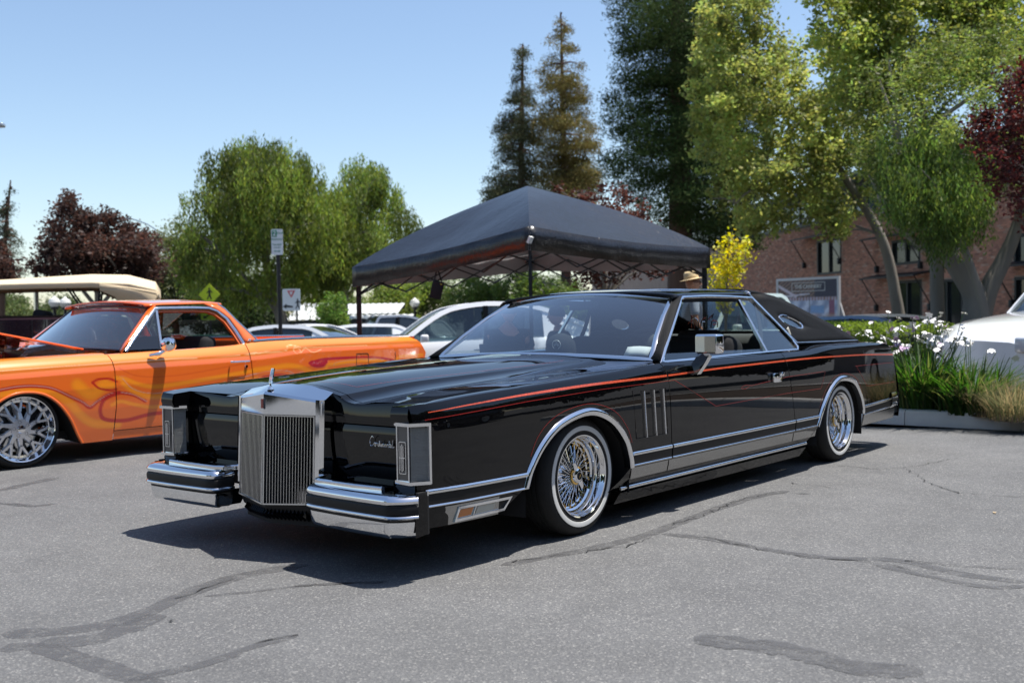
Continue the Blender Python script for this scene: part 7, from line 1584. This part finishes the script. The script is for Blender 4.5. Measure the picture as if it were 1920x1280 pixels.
def person_stand(px, D, ang, label):
    p = ground_at(px, D); root = empty('person', tuple(p), YAW - PI / 2 + R(ang), label=label, cat='person')     # local +x = where the person faces
    pts = [(0, 0, .95, .10, .10), (0, 0, 1.15, .10, .10), (0, 0, 1.36, .10, .10), (0, 0, 1.46, .07, .07), (.01, 0, 1.56, .055), (0, .10, .90, .09), (.02, .11, .50, .06), (0, .11, .10, .042), (.12, .12, .04, .04, .03), (0, -.10, .90, .09), (-.02, -.11, .50, .06), (-.03, -.11, .10, .042), (.09, -.12, .04, .04, .03),
           (0, .20, 1.40, .055), (.01, .25, 1.14, .042), (.16, .22, .96, .032), (0, -.20, 1.40, .055), (0, -.26, 1.14, .042), (.12, -.25, .95, .032), (.21, .21, .92, .028, .018), (.17, -.25, .90, .028, .018)]
    ed = [(0, 1), (1, 2), (2, 3), (3, 4), (0, 5), (5, 6), (6, 7), (7, 8), (0, 9), (9, 10), (10, 11), (11, 12), (2, 13), (13, 14), (14, 15), (2, 16), (16, 17), (17, 18), (15, 19), (18, 20)]
    skinned('body', pts, ed, M_SKIN, root)
    sh_ = [(0, 0, .92, .165, .125), (0, 0, 1.15, .165, .125), (0, 0, 1.36, .18, .12), (0, 0, 1.46, .085, .08), (0, .20, 1.40, .070), (.005, .235, 1.20, .062), (0, -.20, 1.40, .070), (0, -.24, 1.20, .062)]
    skinned('shirt', sh_, [(0, 1), (1, 2), (2, 3), (2, 4), (4, 5), (2, 6), (6, 7)], M_SHIRT, root)
    skinned('shorts', [(0, 0, .95, .165, .125), (0, .10, .86, .11), (.01, .11, .60, .10), (0, -.10, .86, .11), (0, -.11, .60, .10)], [(0, 1), (1, 2), (0, 3), (3, 4)], M_SHORTS, root)
    h_, fx, rt_ = head(root, (.02, 0, 1.645), (1, 0, 0))
    hat = MB().lathe([(.150, -.012), (.156, -.006), (.10, .002), (.094, .012), (.092, .075), (.070, .100), (.02, .092), (0, .092)], (.0, 0, 1.70), (-.16, 0, 1), 30); hat.build('straw_hat', M_STRAW, root, ang=60); MB().lathe([(.0945, .010), (.0955, .014), (.095, .03), (.0935, .032)], (.0, 0, 1.70), (-.16, 0, 1), 30).build('hat_band', M_STRAW, root)
    g_ = MB()
    for q in (-1, 1): g_.box((.112, .032 * q, 1.658), (.008, .045, .030), None, .003); g_.box((.06, .078 * q, 1.662), (.10, .006, .006))
    g_.box((.114, 0, 1.664), (.005, .02, .006)); g_.build('sunglasses', M_DARKGLASS, root)
    return root
person_stand(1298, 14.0, 0, 'person in a straw hat, sunglasses and striped shirt standing behind the black coupe roof').scale = (1.02, 1.02, 1.02)
def person_sit(px, D, ang, shirt, pants, label, cap=None):
    p = ground_at(px, D); root = empty('person', tuple(p), YAW - PI / 2 + R(ang), label=label, cat='person')
    pts = [(0, 0, .50, .10, .10), (-.03, 0, .72, .10, .10), (-.05, 0, .95, .10, .10), (-.04, 0, 1.06, .07), (-.02, 0, 1.14, .056), (.08, .10, .50, .09), (.45, .12, .50, .065), (.46, .12, .10, .042), (.57, .13, .05, .04, .03), (.08, -.10, .50, .09), (.45, -.12, .50, .065), (.46, -.12, .10, .042), (.57, -.13, .05, .04, .03),
           (-.05, .21, .99, .06), (.02, .27, .74, .045), (.26, .20, .62, .034), (.33, .17, .60, .03, .02), (-.05, -.21, .99, .06), (.02, -.27, .74, .045), (.26, -.20, .62, .034), (.33, -.17, .60, .03, .02)]
    ed = [(0, 1), (1, 2), (2, 3), (3, 4), (0, 5), (5, 6), (6, 7), (7, 8), (0, 9), (9, 10), (10, 11), (11, 12), (2, 13), (13, 14), (14, 15), (15, 16), (2, 17), (17, 18), (18, 19), (19, 20)]
    skinned('body', pts, ed, M_SKIN, root)
    skinned('shirt', [(0, 0, .52, .17, .14), (-.03, 0, .72, .175, .135), (-.05, 0, .95, .20, .135), (-.04, 0, 1.05, .085), (-.05, .22, .99, .078), (-.01, .26, .82, .064), (-.05, -.22, .99, .078), (-.01, -.26, .82, .064)], [(0, 1), (1, 2), (2, 3), (2, 4), (4, 5), (2, 6), (6, 7)], shirt, root)
    skinned('trousers', [(0, 0, .50, .165, .13), (.10, .10, .50, .105), (.45, .12, .50, .08), (.46, .12, .14, .065), (.10, -.10, .50, .105), (.45, -.12, .50, .08), (.46, -.12, .14, .065)], [(0, 1), (1, 2), (2, 3), (0, 4), (4, 5), (5, 6)], pants, root)
    h_, fx, rt_ = head(root, (0, 0, 1.235), (1, 0, 0)); MB().lathe([(.104, -.02), (.107, .02), (.098, .065), (.06, .102), (0, .115)], (-.012, 0, 1.25), (-.12, 0, 1), 20).build('hair', M_HAIR, root, ang=60)
    ch_ = empty('folding_chair', tuple(p), YAW - PI / 2 + R(ang), label=label.replace('person in ', 'black folding chair carrying the person in ').split(',')[0][:90], cat='chair')
    MB().box((.12, 0, .385), (.50, .52, .02)).build('seat', M_BLACKCLOTH, ch_); MB().box((-.22, 0, .66), (.03, .52, .46), Matrix.Rotation(R(-8), 3, 'Y')).build('backrest', M_BLACKCLOTH, ch_)
    for sx in (-1, 1):
        for sy in (-1, 1): MB().tube([(.12 + .24 * sx, .27 * sy, .0), (.12 - .20 * sx * .2 + (.0 if sx > 0 else -.26), .27 * sy, .42)], .012, 6).build('leg', M_POLE, ch_)
        MB().tube([(-.25, .27 * sx, .60), (.30, .27 * sx, .60)], .016, 6).build('armrest', M_POLE, ch_)
    return root
person_sit(955, 11.9, 70, M_BLACKCLOTH, M_BLACKCLOTH, 'person in a black shirt sitting under the canopy, seen through the left of the windshield')
person_sit(1043, 13.0, 200, mat('dark_grey_shirt', (.03, .03, .035), .9), M_SHORTS, 'person in a dark grey shirt sitting beside the canopy leg, seen through the windshield')
# cap and paper on the dashboard, club plaque in the far window
cap = empty('cap', (1.12, .05, .815), R(200), label='black flat-brim cap with an embroidered emblem on the dashboard of the black coupe', cat='cap'); M_CAP = varied(mat('cap_cloth', (.02, .022, .025), .9), 30, .3, .3, 200)
MB().lathe([(.092, 0), (.094, .02), (.088, .065), (.062, .105), (.02, .122), (0, .123)], (0, 0, 0), (0, 0, 1), 28).build('crown_of_cap', M_CAP, cap, ang=60)
MB().grid([[((.088 + q * .065) * math.cos(a), (.088 + q * .05) * math.sin(a), .004 - .004 * q) for q in (0, .5, 1)] for a in np.linspace(-1.0, 1.0, 12)]).build('brim', M_CAP, cap, ang=60, solid=.004)
e = MB(); e.tube([(.090 + .0, .026 * math.cos(a), .055 + .026 * math.sin(a)) for a in np.linspace(0, 2 * PI, 20, endpoint=False)], .0022, 5, closed=True); e.tube([(.092, -.012, .045), (.092, 0, .070), (.092, .012, .045)], .002, 5); e.tube([(.092, -.014, .055), (.092, .014, .055)], .002, 5); e.build('emblem', M_WHITEPLASTIC, cap)
pp = MB().grid([[(-.035 * (1 - 2 * v), -.075 * (1 - 2 * u), .02 * v + .006 * math.sin(u * 3)) for v in (0, .5, 1)] for u in np.linspace(0, 1, 5)]).build('paper', mat('paper', (.7, .7, .68), .8), None, solid=.0006); pp.location = (1.04, -.56, .825); pp.rotation_euler = (0, R(-25), R(8)); tag(pp, 'white slip of paper lying on the dashboard at the driver side of the black coupe', 'paper')
M_PLQ = mat('red_chrome', (.45, .10, .07), .12, 1)
def plaque():
    d0 = Vector(at(1320, 603, 7.85)); root = empty('club_plaque', tuple(d0), YAW - PI / 2, label='red and chrome plaque of ornate letters inside the rear window of the black coupe', cat='plaque')
    k = .0036
    S = [[(-32, 14), (-20, 16), (0, 18), (18, 17), (30, 15)], [(-30, 14), (-32, 2), (-26, -2)], [(-26, 12), (-25, -6), (-27, -14)], [(-25, -6), (-18, -8), (-12, 0), (-11, 12)], [(-27, -14), (-23, -10)], [(-8, 14), (-6, 2), (-2, -6), (4, -8)], [(4, 12), (5, -2), (8, -14)], [(8, -4), (14, -10), (18, -14), (16, -6)], [(14, 12), (16, 0), (22, -2), (28, 2), (27, 12)], [(-4, 0), (2, 0)], [(18, 6), (26, 6)], [(-20, 14), (-19, 2)], [(20, -16), (17, -10)]]
    for i, P in enumerate(S): MB().tube([(a * k, 0, -b_ * k) for a, b_ in crom(P, 4)], .0042 if i else .006, 6).build('letter_stroke', M_PLQ if i % 3 else M_CHROME, root)
    MB().box((-.075, 0, -.033), (.025, .006, .016)).build('end_plate', M_DARK, root)
    MB().tube([(0, 0, .04), (0, 0, -.24)], .003, 5).build('hanger', M_DARK, root)
plaque()
